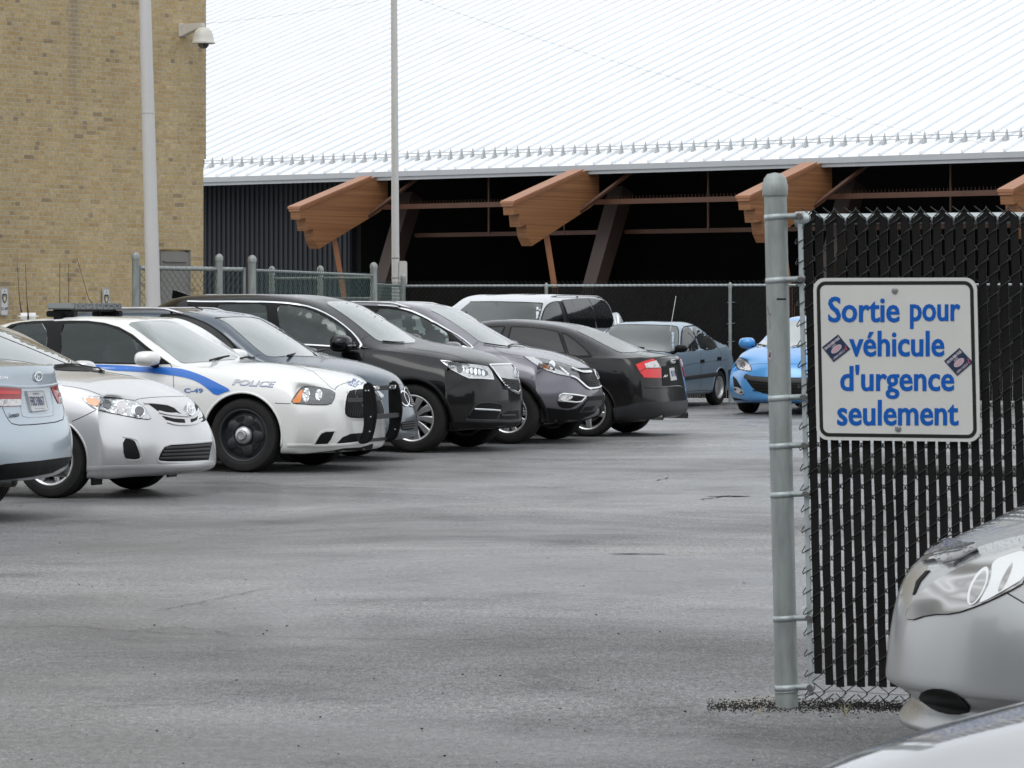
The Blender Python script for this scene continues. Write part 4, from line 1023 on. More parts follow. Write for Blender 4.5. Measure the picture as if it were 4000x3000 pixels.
P.patch('fog_recess', M['trim'], c3, [(1588, 1290), (1640, 1290), (1750, 1310), (1850, 1300), (1780, 1350), (1720, 1372), (1620, 1362)], .006, 1, mirror=True)
P.patch('fog_lamp', M['clear'], c3, [(1605, 1285), (1625, 1225), (1700, 1220), (1770, 1240), (1720, 1280)], .010, 1, mirror=True)
P.patch('fog_recess', M['trim'], c3, [(1770, 1235), (1880, 1242), (1830, 1295), (1720, 1285)], .008, 0, mirror=True)
P.line('fog_surround', M['chrome'], c3, [(1600, 1285), (1620, 1225), (1660, 1210), (1780, 1222), (1900, 1240), (1850, 1295), (1790, 1302), (1700, 1292)], .009, True, 0, .012, mirror=True)
P.patch('lower_cladding', M['trim'], c3, [(1405, 1370), (1500, 1365), (1700, 1388), (1800, 1372), (1870, 1320), (1940, 1240), (2092, 1228), (2094, 1290), (2070, 1300), (1990, 1420), (1850, 1480), (1650, 1580), (1480, 1590), (1420, 1575)], .010, 0, mirror=True)
P.patch('skid_plate', M['dtrim'], c3, [(1905, 1290), (2070, 1280), (2060, 1330), (1985, 1400), (1830, 1410), (1870, 1350)], .016, 0)
P.patch('lower_intake', M['mesh'], c3, [(1880, 1355), (1990, 1340), (1960, 1385), (1850, 1400)], .02, 0)
P.rails([(-2.9, .60), (-1.3, .62)])
P.mirror_cap(-.66, 1.0, 1.10, (.2, .24, .16))
for sd in (-1, 1): P.wheel(0, sd, .352, .225, .225, 'star'); P.wheel(-2.62, sd, .352, .225, .225, 'star')
P.lip(.03, M['trim'], ext=.01)
P.done()
# ================= black sedan parked tail out
SP = dict(st=[-3.35, -3.1, -2.95, -2.65, -2.3, -1.9, -1.5, -1.15, -.85, -.55, -.3, 0, .3, .5],
 W=[(-3.4, .86), (-2.65, .883), (0, .883), (.5, .87)], low=[(-3.3, .22), (-2.6, .19), (.3, .18)],
 sh=[(-3.4, .80, .90), (-3.1, .82, .935), (-2.6, .845, .95), (-1.5, .85, .93), (-.6, .84, .92), (0, .80, .86), (.4, .76, .78)],
 rail=[(-3.4, .64, .95), (-3.15, .62, .99), (-2.95, .62, 1.03), (-2.3, .60, 1.27), (-1.7, .60, 1.36), (-1.2, .61, 1.345), (-.9, .64, 1.27), (-.3, .76, .95), (0, .64, .92), (.5, .55, .80)],
 cen=[(-3.4, .975), (-3.0, 1.035), (-2.75, 1.12), (-2.3, 1.325), (-1.7, 1.425), (-1.2, 1.42), (-.9, 1.36), (-.1, 1.0), (.2, .95), (.6, .85)],
 front=[(.80, .2, .40, .8), (.86, .32, .42, .86), (.85, .5, .42, .87), (.78, .68, .40, .82), (.68, .78, .38, .70)],
 rear=[(-3.51, .22, .32, .78), (-3.56, .36, .28, .86), (-3.54, .53, .25, .875), (-3.50, .76, .23, .85), (-3.46, .945, .23, .76)],
 arch=[(0, .317, .355), (-2.65, .317, .355)], crease=[('t2', -.9, -.3, .3)], fcrease=[('r', 4, .45)], pw=3.2)
P = Car('parked_car', 'black sedan parked backwards with red tail lights facing the street', 'car', SP, M['black2'], TAILR, (2294, 1706), (-2.65, .855), ROW)
P.patch('window_frame', M['trim'], c4, [(-80, 215), (0, 207), (205, 205), (160, 318), (60, 260), (-60, 260)], .003, 0, mirror=True)
P.patch('window_frame', M['trim'], c4, [(262, 208), (420, 210), (620, 230), (760, 258), (800, 285), (870, 500), (600, 470), (232, 420), (225, 350)], .003, 0, mirror=True)
P.patch('window_frame', M['trim'], c4, [(800, 270), (850, 280), (940, 335), (1060, 435), (1150, 528), (1130, 543), (960, 540), (880, 520)], .003, 1, mirror=True)
P.patch('side_window', M['glass'], c4, [(278, 222), (450, 225), (620, 243), (755, 270), (775, 290), (845, 495), (600, 470), (250, 415), (245, 350)], .007, 0, mirror=True)
P.patch('side_window', M['glass'], c4, [(822, 292), (870, 310), (960, 372), (1060, 460), (1110, 525), (980, 528), (900, 515)], .007, 0, mirror=True)
P.patch('side_window', M['glass'], c4, [(-60, 235), (10, 225), (190, 220), (150, 305), (60, 270)], .007, 0, mirror=True)
P.patch('rear_window', M['wind2'], c4, [(950, 245), (1040, 232), (1150, 230), (1260, 270), (1450, 360), (1670, 478), (1560, 490), (1440, 492), (1300, 420), (1120, 325)], .004, 1)
P.seam(c4, [(1440, 495), (1550, 490), (1690, 478)], mirror=False); P.seam(c4, [(1550, 497), (1680, 520), (1790, 548)]); P.seam(c4, [(1110, 600), (1165, 600), (1160, 615)]); P.seam(c4, [(210, 205), (160, 320)])
P.seam(c4, [(1890, 770), (1900, 830), (1950, 855), (2080, 845), (2085, 780)], mirror=False)
TL = [(1608, 622), (1700, 580), (1800, 556), (1850, 600), (1885, 660), (1888, 768), (1790, 768), (1695, 764), (1650, 700)]
P.patch('tail_light', M['red'], c4, TL, .007, 0, mirror=True)
P.patch('tail_light_top', M['redb'], c4, [(1612, 625), (1700, 588), (1798, 560), (1845, 600), (1720, 615), (1700, 640), (1700, 665), (1650, 690)], .010, 0, mirror=True)
P.patch('brake_light', M['redb'], c4, [(1665, 710), (1700, 675), (1880, 665), (1884, 762), (1790, 762), (1700, 758)], .010, 0, mirror=True)
P.patch('reversing_light', M['clear'], c4, [(1702, 615), (1760, 595), (1828, 578), (1875, 652), (1720, 660)], .013, 0, mirror=True)
P.patch('number_plate', M['plate'], c4, [(1970, 660), (2020, 652), (2050, 785), (1990, 795)], .010, 0)
P.patch('plate_recess', M['mesh'], c4, [(1890, 640), (2060, 620), (2075, 830), (2000, 845), (1900, 850)], .003, 0)
P.patch('plate_characters', M['plateblue'], c4, [(1985, 690), (2028, 684), (2036, 745), (1995, 750)], .0125, 0)
P.patch('plate_gap', M['plate'], c4, [(1998, 692), (2004, 691), (2012, 746), (2006, 747)], .0135, 0); P.patch('plate_gap', M['plate'], c4, [(2012, 690), (2016, 689), (2024, 745), (2019, 746)], .0135, 0)
P.text('badge', M['chrome'], c4, 'A4', (1905, 760), (42, -6), (8, -30), .008, bold=.02)
for k in range(4): P.line('badge', M['chrome'], c4, P.ellipse((1996+k*9, 588), 10, 20), .005, True, 0, .009)
P.line('boot_lip', M['black2'], c4, [(1800, 552), (1900, 530), (1980, 522), (2030, 528)], .014, False, 1, .004)
P.line('bumper_top', M['black2'], c4, [(1710, 862), (1800, 868), (1950, 866), (2085, 850), (2125, 880)], .014, False, 1, .0)
P.patch('lower_cladding', M['dtrim'], c4, [(1368, 1090), (1500, 1065), (1660, 1025), (1900, 1022), (2135, 1010), (2110, 1110), (2080, 1165), (1900, 1170), (1700, 1195), (1440, 1250), (1385, 1250)], .006, 0, mirror=True)
tp = MB()
for y in (.42, .32): pass
tp.tube([(-3.2, .50, .24), (-3.50, .50, .235)], .035, 12, cap=False); tp.tube([(-3.2, -.30, .24), (-3.57, -.30, .235)], .038, 12, cap=False); tp.tube([(-3.25, .50, .24), (-2.9, .3, .22), (-2.6, .3, .2)], .06, 10); tp.build('tailpipe', M['tail'], P.root, True)
for sd in (-1, 1): P.wheel(0, sd, .317, .215, .232, 'five'); P.wheel(-2.65, sd, .317, .215, .232, 'five')
P.mirror_cap(-.5, .93, .98, (.18, .2, .14)); P.lip(.010, None, 1)
P.done()
# ================= pale silver minivan by the far fence
VG = 'cars parked nose out along the far fence'
FACE = FACE-.06
SP = dict(st=[-4.05, -3.85, -3.4, -2.8, -2.2, -1.6, -1.1, -.75, -.45, -.15, .15, .4, .6],
 W=[(-4.0, .94), (-2, .955), (0, .955), (.5, .93)], low=[(-3.5, .3), (.3, .25)],
 sh=[(-4.1, .88, 1.08), (-2, .90, 1.05), (-.6, .90, 1.02), (.0, .87, .98), (.4, .82, .90)],
 rail=[(-4.05, .74, 1.62), (-3.6, .76, 1.68), (-1.6, .765, 1.70), (-.9, .775, 1.67), (-.45, .81, 1.40), (.05, .86, 1.04), (.4, .7, .95), (.6, .6, .88)],
 cen=[(-4.05, 1.72), (-3.6, 1.785), (-2, 1.80), (-1.2, 1.79), (-.7, 1.73), (.35, 1.06), (.6, .95)],
 front=[(.9, .25, .42, .85), (.97, .38, .45, .93), (.96, .55, .45, .94), (.9, .74, .42, .9), (.8, .86, .38, .75)],
 rear=[(-4.35, .3, .2, .88), (-4.42, .5, .18, .94), (-4.4, .8, .15, .95), (-4.34, 1.1, .14, .93), (-4.2, 1.52, .14, .84)],
 arch=[(0, .33, .37), (-3.05, .33, .37)], crease=[('t2', -.75, .05, .5)])
P = Car('parked_van', 'pale silver minivan by the far fence behind the black sedan', 'minivan', SP, M['van'], FACE, (2117, 1187), (-.80, .77), VG, refY=55.)
P.patch('windshield', M['wind2'], c3, [(655, 222), (900, 219), (1200, 225), (1437, 236), (1420, 330), (1378, 440), (1300, 480), (900, 490), (560, 470), (440, 440), (530, 325)], .004, 0)
P.line('windshield_seal', M['trim'], c3, [(655, 220), (900, 217), (1200, 223), (1437, 234), (1410, 340), (1378, 440)], .010, False, 0, .004)
P.patch('side_window', M['glass'], c3, [(1455, 300), (1500, 245), (1560, 222), (1600, 218), (1632, 300), (1665, 440), (1670, 480), (1400, 480), (1425, 400)], .006, 1, mirror=True)
P.patch('window_frame', M['trim'], c3, [(1445, 300), (1495, 235), (1560, 212), (1608, 210), (1650, 215), (1690, 330), (1720, 480), (1395, 490), (1418, 400)], .003, 1, mirror=True)
P.patch('side_window', M['glass'], c3, [(1652, 198), (1800, 184), (1924, 182), (1950, 250), (1990, 330), (2010, 500), (1740, 500), (1700, 350)], .006, 0, mirror=True)
P.patch('side_window', M['glass'], c3, [(1928, 182), (2020, 190), (2100, 208), (2140, 250), (2190, 370), (2200, 420), (2170, 500), (2020, 500), (1996, 330)], .006, 0, mirror=True)
P.line('door_gap', M['trim'], c3, [(1640, 205), (1690, 330), (1722, 480)], .012, False, 1, .008)
P.rails([(-3.7, .66), (-1.4, .68)], .012, .02)
P.mirror_cap(-.1, 1.06, 1.08, (.16, .24, .18))
for sd in (-1, 1): P.wheel(0, sd, .335, .215, .2, 'seven'); P.wheel(-3.05, sd, .335, .215, .2, 'seven')
wp = MB(); wp.tube([(-.28, -.32, 1.50), (-.02, -.12, 1.30), (.25, .1, 1.14)], .012, 6); wp.build('wiper', M['trim'], P.root)
P.done()
# ================= faded blue sedan
SP = dict(st=[-3.0, -2.8, -2.6, -2.35, -2.0, -1.6, -1.2, -.95, -.7, -.45, -.2, .1, .35, .5],
 W=[(-3.0, .80), (-2.4, .828), (0, .83), (.5, .81)], low=[(-3, .24), (-2.3, .2), (.3, .19)],
 sh=[(-3, .75, .93), (-2.3, .785, .92), (-1, .79, .89), (-.4, .785, .88), (0, .76, .84), (.4, .7, .76)],
 rail=[(-3, .6, .985), (-2.8, .6, 1.01), (-2.55, .6, 1.07), (-2.1, .575, 1.26), (-1.6, .57, 1.295), (-1.1, .58, 1.27), (-.9, .61, 1.19), (-.35, .73, .90), (-.1, .6, .91), (.35, .5, .82)],
 cen=[(-3, 1.0), (-2.75, 1.02), (-2.5, 1.10), (-2.05, 1.32), (-1.5, 1.36), (-1.1, 1.34), (-.3, .94), (0, .91), (.5, .8)],
 front=[(.74, .2, .3, .75), (.8, .32, .32, .8), (.8, .48, .32, .81), (.74, .62, .3, .78), (.66, .72, .28, .68)],
 rear=[(-3.2, .24, .22, .76), (-3.26, .36, .2, .81), (-3.24, .55, .2, .82), (-3.2, .78, .2, .79), (-3.14, .955, .2, .72)],
 arch=[(0, .28, .315), (-2.38, .28, .325)], crease=[('t2', -.95, -.35, .35)])
P = Car('parked_car', 'faded blue sedan with dark door strip and rusty rear wheel by the far fence', 'car', SP, M['tercel'], FACE-.03, (2811, 1582), (-2.38, .80), VG)
P.patch('windshield', M['wind2'], c5, [(235, 420), (400, 416), (600, 420), (830, 428), (855, 450), (858, 560), (838, 680), (700, 672), (500, 655), (300, 560), (165, 485)], .004, 1)
P.line('windshield_seal', M['trim'], c5, [(165, 485), (235, 418), (400, 413), (600, 417), (835, 425), (860, 450), (862, 560), (842, 684), (700, 676), (470, 650)], .010, False, 1, .004)
P.patch('side_window', M['glass'], c5, [(893, 480), (920, 445), (965, 438), (990, 480), (1040, 600), (1052, 668), (893, 672)], .006, 1, mirror=True)
P.patch('side_window', M['glass'], c5, [(985, 436), (1040, 438), (1090, 455), (1160, 530), (1210, 600), (1232, 645), (1080, 665), (1035, 550)], .006, 1, mirror=True)
P.line('window_seal', M['trim'], c5, [(880, 680), (884, 520), (900, 440), (960, 425), (1040, 425), (1100, 445), (1170, 525), (1240, 640)], .009, False, 1, .006, mirror=True)
P.line('door_strip', M['dtrim'], c5, [(868, 938), (1000, 918), (1235, 888)], .035, False, 0, .0, .5, mirror=True)
P.seam(c5, [(1075, 668), (1080, 800), (1072, 1040)]); P.seam(c5, [(1245, 640), (1275, 700), (1270, 800), (1235, 880)]); P.seam(c5, [(862, 815), (1000, 790), (1180, 765), (1330, 750)], .003); P.seam(c5, [(870, 1065), (1050, 1045), (1185, 1045)])
for q in ((1088, 765), (1250, 740)): P.patch('door_handle', M['trim'], c5, [(q[0]-18, q[1]-14), (q[0]+18, q[1]-18), (q[0]+18, q[1]+12), (q[0]-18, q[1]+14)], .012, 0, mirror=True)
P.patch('lower_cladding', M['dtrim'], c5, [(1338, 850), (1380, 835), (1382, 900), (1345, 1000)], .006, 0, mirror=True)
P.mirror_cap(-.42, .92, .93, (.17, .2, .13), M['trim'])
for sd in (-1, 1): P.wheel(0, sd, .285, .165, .18, 'tsteel'); P.wheel(-2.38, sd, .285, .165, .18, 'tsteel')
P.lip(.012, None, 1)
a = MB().tube([(-.75, .60, 1.20), (-.95, .62, 1.75)], .005, 5); a.build('antenna', M['alloy'], P.root)
wp = MB(); wp.tube([(-.30, -.35, .975), (-.26, .0, .965), (-.22, .38, .94)], .012, 6); wp.build('wiper', M['trim'], P.root)
P.done()
# ================= bright blue hatchback
SP = dict(st=[-3.2, -2.9, -2.6, -2.2, -1.8, -1.4, -1.1, -.85, -.6, -.35, -.1, .2, .45, .6],
 W=[(-3.2, .85), (-2.6, .875), (0, .878), (.5, .87)], low=[(-3.2, .22), (-2.6, .18), (.3, .17)],
 sh=[(-3.2, .78, 1.08), (-2.6, .82, 1.04), (-1.5, .835, 1.0), (-.6, .825, .96), (0, .80, .92), (.35, .77, .84), (.6, .73, .76)],
 rail=[(-3.2, .6, 1.2), (-2.9, .6, 1.32), (-2.3, .60, 1.38), (-1.7, .605, 1.405), (-1.15, .62, 1.37), (-.4, .77, .99), (-.1, .64, .99), (.2, .60, .95), (.45, .56, .86), (.6, .52, .80)],
 cen=[(-3.2, 1.3), (-2.9, 1.4), (-2.3, 1.45), (-1.7, 1.47), (-1.1, 1.42), (-.15, 1.03), (.1, 1.0), (.45, .90), (.65, .82)],
 front=[(.90, .17, .42, .80), (.95, .30, .45, .87), (.94, .46, .45, .875), (.86, .64, .42, .84), (.74, .76, .40, .72)],
 rear=[(-3.45, .25, .3, .8), (-3.52, .4, .25, .85), (-3.53, .65, .22, .86), (-3.5, .9, .2, .84), (-3.3, 1.15, .18, .72)],
 arch=[(0, .315, .352), (-2.64, .315, .35)], crease=[('t2', -1.1, -.4, .3)])
P = Car('parked_car', 'bright blue hatchback facing the camera behind the gate post', 'car', SP, M['cyan'], FACE, (2900, 1611), (0, -.85), VG)
P.patch('windshield', M['wind'], c5, [(1690, 440), (1800, 385), (1950, 378), (2100, 380), (2300, 400), (2380, 600), (2340, 630), (2100, 632), (1900, 630), (1700, 628), (1600, 615), (1640, 530)], .004, 1)
P.line('wiper', M['trim'], c5, [(1615, 608), (1680, 618), (1760, 630)], .014, False, 1, .015)
P.line('wiper', M['trim'], c5, [(1950, 630), (2050, 615), (2180, 625)], .014, False, 1, .015)
HL = [(1410, 790), (1425, 745), (1460, 728), (1500, 745), (1550, 800), (1570, 862), (1500, 855), (1430, 840)]
P.patch('headlight', M['clear'], c5, HL, .006, 1, mirror=True)
P.line('headlight_rim', M['trim'], c5, HL, .006, True, 1, .005, mirror=True)
P.patch('lamp', M['lensb'], c5, P.ellipse((1478, 805), 38, 42), .010, 0, mirror=True)
P.patch('lamp', M['lensd'], c5, P.ellipse((1482, 803), 24, 28), .014, 0, mirror=True)
P.patch('grille', M['mesh'], c5, [(1492, 895), (1600, 912), (1950, 925), (2300, 912), (2380, 880), (2330, 1000), (2200, 1080), (1950, 1090), (1700, 1085), (1590, 1040), (1530, 970)], .004, 1)
P.line('grille_bar', M['dtrim'], c5, [(1500, 905), (1560, 930), (1700, 945), (1950, 955), (2200, 940)], .04, False, 1, .0)
for k in range(3): P.line('grille_slat', M['trim'], c5, [(1580, 985+k*30), (1950, 1000+k*28), (2250, 980+k*30)], .010, False, 1, .008)
P.patch('fog_recess', M['mesh'], c5, [(1385, 905), (1420, 940), (1460, 1010), (1490, 1085), (1420, 1075), (1395, 1010)], .005, 0, mirror=True)
P.line('fog_surround', M['alloy'], c5, [(1395, 1015), (1440, 1025), (1480, 1045), (1488, 1082), (1430, 1072), (1400, 1050)], .012, True, 1, .008, mirror=True)
P.patch('fog_lamp', M['clear'], c5, P.ellipse((1440, 1048), 24, 18, .3), .010, 0, mirror=True)
P.patch('lower_intake', M['mesh'], c5, [(1385, 1112), (1450, 1125), (1510, 1140), (1400, 1140)], .005, 0, mirror=True)
P.side('side_window', M['glass'], [(-.75, 1.02), (-1.25, 1.34), (-1.75, 1.37), (-1.8, 1.04)])
P.side('side_window', M['glass'], [(-1.88, 1.04), (-1.83, 1.37), (-2.4, 1.33), (-2.75, 1.12), (-2.6, 1.07)])
P.seam(c5, [(1555, 795), (1650, 788), (1950, 790), (2200, 792)], mirror=False)
P.mirror_cap(-.62, .99, 1.03, (.18, .25, .18))
for sd in (-1, 1): P.wheel(0, sd, .315, .205, .21, 'five'); P.wheel(-2.64, sd, .315, .205, .21, 'five')
P.done()
# ================= pale blue sedan, tail at the left edge
SP = dict(st=[-3.4, -3.2, -3.0, -2.8, -2.4, -2.0, -1.5, -1.1, -.8, -.5, -.2, .1, .4],
 W=[(-3.4, .89), (-2.7, .912), (0, .915), (.5, .9)], low=[(-3.4, .28), (-2.7, .2), (.3, .19)],
 sh=[(-3.4, .83, 1.06), (-3, .86, 1.06), (-1.5, .865, 1.0), (-.6, .86, .96), (0, .82, .9), (.4, .78, .8)],
 rail=[(-3.4, .66, 1.13), (-3.1, .66, 1.15), (-2.9, .66, 1.17), (-2.3, .62, 1.36), (-1.6, .62, 1.41), (-1.1, .65, 1.36), (-.3, .8, .98), (0, .66, .96), (.4, .56, .85)],
 cen=[(-3.4, 1.15), (-3.1, 1.17), (-2.85, 1.2), (-2.3, 1.4), (-1.6, 1.47), (-1.1, 1.44), (-.1, 1.03), (.5, .87)],
 front=[(.8, .2, .45, .8), (.87, .32, .46, .88), (.86, .5, .46, .89), (.78, .68, .42, .85), (.68, .8, .40, .72)],
 rear=[(-3.66, .30, .34, .82), (-3.73, .44, .30, .90), (-3.72, .62, .26, .91), (-3.64, .84, .22, .88), (-3.60, 1.11, .22, .78)],
 arch=[(0, .325, .365), (-2.73, .325, .37)], fcrease=[('r', 4, .6)], pw=3.6)
P = Car('parked_car', 'pale blue sedan with number plate FBD3867 cut off by the left edge', 'car', SP, M['pale_blue'], TAILR, (140, 1560), (-3.68, 0), ROW, refY=25.4)
TLr = [(435, 690), (480, 675), (522, 655), (540, 720), (553, 800), (548, 830), (500, 832), (478, 790), (450, 730)]
P.patch('tail_light', M['red'], c1, TLr, .006, 0)
P.patch('reversing_light', M['clear'], c1, [(505, 775), (552, 765), (550, 828), (503, 830)], .010, 0)
TLl = [(-420, 700), (-200, 690), (0, 690), (180, 703), (178, 855), (0, 862), (-200, 850), (-380, 800)]
P.patch('tail_light', M['red'], c1, TLl, .006, 0)
P.patch('reversing_light', M['clear'], c1, [(-180, 795), (0, 796), (176, 797), (175, 852), (0, 858), (-180, 850)], .010, 0)
P.patch('brake_light', M['redb'], c1, [(-180, 722), (0, 722), (160, 728), (160, 756), (0, 752), (-180, 752)], .010, 0)
P.patch('number_plate', M['plate'], c1, [(221, 727), (362, 719), (406, 886), (264, 902)], .012, 0)
P.line('plate_frame', M['alloy'], c1, [(221, 727), (362, 719), (406, 886), (264, 902)], .006, True, 0, .013)
P.text('plate_characters', M['plateblue'], c1, 'FBD3867', (258, 853), (120, -4), (-20, -78), .015, bold=.012, xs=.6)
P.text('plate_legend', M['plateblue'], c1, 'Québec', (272, 756), (54, -3), (-4, -16), .015, bold=.01)
P.text('plate_legend', M['plateblue'], c1, 'Je me souviens', (290, 886), (82, -5), (-3, -10), .015, bold=.0)
P.line('badge', M['chrome'], c1, P.ellipse((323, 602), 32, 36, .1), .008, True, 0, .010)
P.text('badge', M['chrome'], c1, 'H', (305, 622), (36, -3), (-2, -42), .012, bold=.03, shear=.3)
P.text('badge', M['chrome'], c1, 'HYUNDAI', (-120, 622), (180, -3), (-2, -24), .008, bold=.02)
P.text('badge', M['chrome'], c1, 'GLS', (458, 592), (38, 4), (-4, -16), .008, bold=.02, shear=.3)
P.text('dealer_badge', M['trim'], c1, 'Courtemanche', (70, 958), (90, -12), (-2, -40), .008, bold=.02, shear=.3)
P.seam(c1, [(20, 865), (60, 960), (115, 1020), (300, 1015), (540, 985), (555, 930), (545, 850)], .004, mirror=False)
P.line('boot_step', M['pale_blue'], c1, [(-200, 665), (0, 672), (205, 693), (430, 680), (520, 655)], .012, False, 1, .0)
P.line('plate_recess_lip', M['pale_blue'], c1, [(190, 720), (182, 900), (200, 950), (420, 938), (470, 925), (440, 720)], .008, False, 1, .001)
P.patch('lower_cladding', M['trim'], c1, [(-300, 1370), (0, 1362), (60, 1352), (350, 1325), (614, 1290), (600, 1330), (560, 1370), (450, 1425), (280, 1458), (0, 1490), (-300, 1500)], .008, 0)
tp = MB()
for y, z in ((.18, .30), (-.66, .335)): tp.lathe([(.0, .0), (.042, 0.), (.045, -.16), (.052, -.17), (.056, -.14), (.05, .02), (0, .02)], 24, (-3.43, y, z), 'x')
tp.build('tailpipe', M['tail'], P.root, True, angle=50)
P.side('side_window', M['glass'], [(-.75, 1.02), (-1.25, 1.34), (-1.75, 1.37), (-1.8, 1.04)])
P.side('side_window', M['glass'], [(-1.88, 1.04), (-1.83, 1.37), (-2.4, 1.33), (-2.75, 1.12), (-2.6, 1.07)])
P.patch('rear_window', M['wind'], (1,0,0), [(-330, 1240), (-200, 1225), (-100, 1225), (20, 1290), (110, 1390), (0, 1400), (-300, 1400)], .004, 1)
P.mirror_cap(-.6, .99, 1.03, (.18, .22, .15))
for sd in (-1, 1): P.wheel(0, sd, .325, .215, .21, 'seven'); P.wheel(-2.73, sd, .325, .215, .21, 'seven')
P.done()
# ================= silver hatchback nose in front of the slatted fence
SP = dict(st=[-3.2, -2.9, -2.6, -2.2, -1.8, -1.4, -1.1, -.85, -.6, -.35, -.1, .2, .4, .6],
 W=[(-3.2, .85), (-2.6, .875), (0, .878), (.5, .87)], low=[(-3.2, .22), (-2.6, .18), (.3, .17)],
 sh=[(-3.2, .78, 1.08), (-2.6, .82, 1.04), (-1.5, .835, 1.0), (-.6, .825, .94), (0, .80, .87), (.35, .77, .79), (.6, .71, .70)],
 rail=[(-3.2, .6, 1.1), (-2.9, .6, 1.2), (-2.3, .60, 1.38), (-1.7, .605, 1.405), (-1.15, .62, 1.37), (-.4, .77, .97), (-.1, .64, .95), (.2, .60, .89), (.45, .55, .80), (.6, .48, .73)],
 cen=[(-3.2, 1.2), (-2.9, 1.3), (-2.3, 1.42), (-1.7, 1.46), (-1.1, 1.42), (-.15, 1.01), (.1, .96), (.45, .86), (.65, .77)],
 front=[(.87, .13, .50, .75), (.835, .235, .54, .78), (.925, .30, .54, .82), (.88, .60, .52, .78), (.74, .73, .48, .64)],
 rear=[(-3.45, .25, .3, .8), (-3.52, .4, .25, .85), (-3.53, .65, .22, .86), (-3.5, .9, .2, .84), (-3.3, 1.05, .18, .72)],
 arch=[(0, .315, .352), (-2.64, .315, .35)], lev=4, pw=2.2, fcrease=[('f', 2, .75), ('f', 1, .4)])
c7 = (1.508, 3300, 1900)
P = Car('parked_car', 'silver car with swept back headlight and bug deflector in front of the slatted fence', 'car', SP, M['silver2'], math.pi+.12, (3478, 2500), (.93, 0), 'cars in the foreground at the right', refY=11.6)
HL = [(362, 745), (420, 660), (520, 570), (640, 500), (780, 440), (950, 385), (1080, 350), (1080, 560), (950, 632), (800, 700), (650, 752), (500, 755), (380, 795)]
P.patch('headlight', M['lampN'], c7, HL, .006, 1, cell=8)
P.line('headlight_rim', M['seam'], c7, HL, .0025, True, 1, .003)
P.patch('reflector', M['lensb2'], c7, [(870, 450), (980, 408), (1080, 378), (1080, 540), (960, 612), (850, 672), (790, 698), (845, 612), (872, 540)], .009, 2, cell=8)
P.patch('lamp', M['lensb2'], c7, [(728, 700), (738, 605), (788, 515), (850, 472), (857, 540), (826, 635), (770, 706)], .010, 2, cell=8)
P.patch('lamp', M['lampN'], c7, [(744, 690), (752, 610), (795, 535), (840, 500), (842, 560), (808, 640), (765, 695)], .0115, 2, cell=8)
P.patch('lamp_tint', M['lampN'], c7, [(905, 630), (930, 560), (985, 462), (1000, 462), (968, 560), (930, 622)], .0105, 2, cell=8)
P.seam(c7, [(955, 628), (1010, 660), (1056, 688)], .0025, mirror=False)
P.patch('lower_intake', M['mesh'], c7, [(432, 1225), (500, 1190), (600, 1195), (680, 1230), (760, 1325), (640, 1350), (520, 1320), (460, 1270)], .006, 1)
P.patch('bug_deflector', M['defl'], c7, [(465, 455), (482, 415), (522, 365), (575, 316), (640, 328), (715, 350), (775, 350), (790, 385), (740, 400), (690, 432), (650, 472), (600, 458), (540, 442)], .014, 0, cell=10)
P.line('deflector_bracket', M['brk'], c7, [(598, 462), (690, 442), (745, 408), (788, 388)], .007, False, 1, .014)
P.line('deflector_edge', M['trim'], c7, [(575, 312), (640, 306), (690, 290)], .005, False, 1, .012)
P.side('side_window', M['glass'], [(-.75, 1.02), (-1.25, 1.34), (-1.75, 1.37), (-1.8, 1.04)])
P.side('side_window', M['glass'], [(-1.88, 1.04), (-1.83, 1.37), (-2.4, 1.33), (-2.75, 1.12), (-2.6, 1.07)])
P.top('windshield', M['wind'], [(-.38, .60), (-.28, .3), (-.26, 0), (-.28, -.3), (-.38, -.60), (-1.1, -.56), (-1.15, 0), (-1.1, .56)])
P.patch('grille', M['mesh'], c7, [(404, 640), (425, 560), (480, 500), (505, 498), (450, 560), (415, 635)], .004, 0)
for sd in (-1, 1): P.wheel(0, sd, .315, .205, .21, 'seven'); P.wheel(-2.64, sd, .315, .205, .21, 'seven')
P.mirror_cap(-.62, .99, 1.03)
P.done()
# ================= silver car cropped by the bottom right corner
SP2 = dict(SP); SP2['lev'] = 4
SP2['cen'] = [(-3.2, 1.2), (-2.9, 1.3), (-2.3, 1.42), (-1.7, 1.46), (-1.1, 1.42), (-.15, 1.03), (.1, .995), (.45, .915), (.66, .83)]
SP2['rail'] = [(-3.2, .6, 1.1), (-2.9, .6, 1.2), (-2.3, .60, 1.38), (-1.7, .605, 1.405), (-1.15, .62, 1.37), (-.4, .77, .98), (-.1, .66, .975), (.2, .62, .93), (.45, .58, .87), (.6, .52, .81)]
SP2['front'] = [(1.02, .19, .40, .80), (1.06, .31, .42, .87), (1.05, .46, .42, .875), (.95, .66, .40, .84), (.84, .79, .36, .74)]
P = Car('parked_car', 'silver car bonnet wet with rain in the bottom right corner', 'car', SP2, M['silver3'], math.pi-.05, (3120, 2900), (.82, -.55), 'cars in the foreground at the right', refY=5.9)
for sd in (-1, 1): P.wheel(0, sd, .315, .205, .21, 'seven'); P.wheel(-2.64, sd, .315, .205, .21, 'seven')
P.top('windshield', M['wind'], [(-.38, .60), (-.28, .3), (-.26, 0), (-.28, -.3), (-.38, -.60), (-1.1, -.56), (-1.15, 0), (-1.1, .56)])
P.side('side_window', M['glass'], [(-.75, 1.02), (-1.25, 1.34), (-1.75, 1.37), (-1.8, 1.04)])
P.side('side_window', M['glass'], [(-1.88, 1.04), (-1.83, 1.37), (-2.4, 1.33), (-2.75, 1.12), (-2.6, 1.07)])
P.mirror_cap(-.62, .99, 1.03)
P.done()
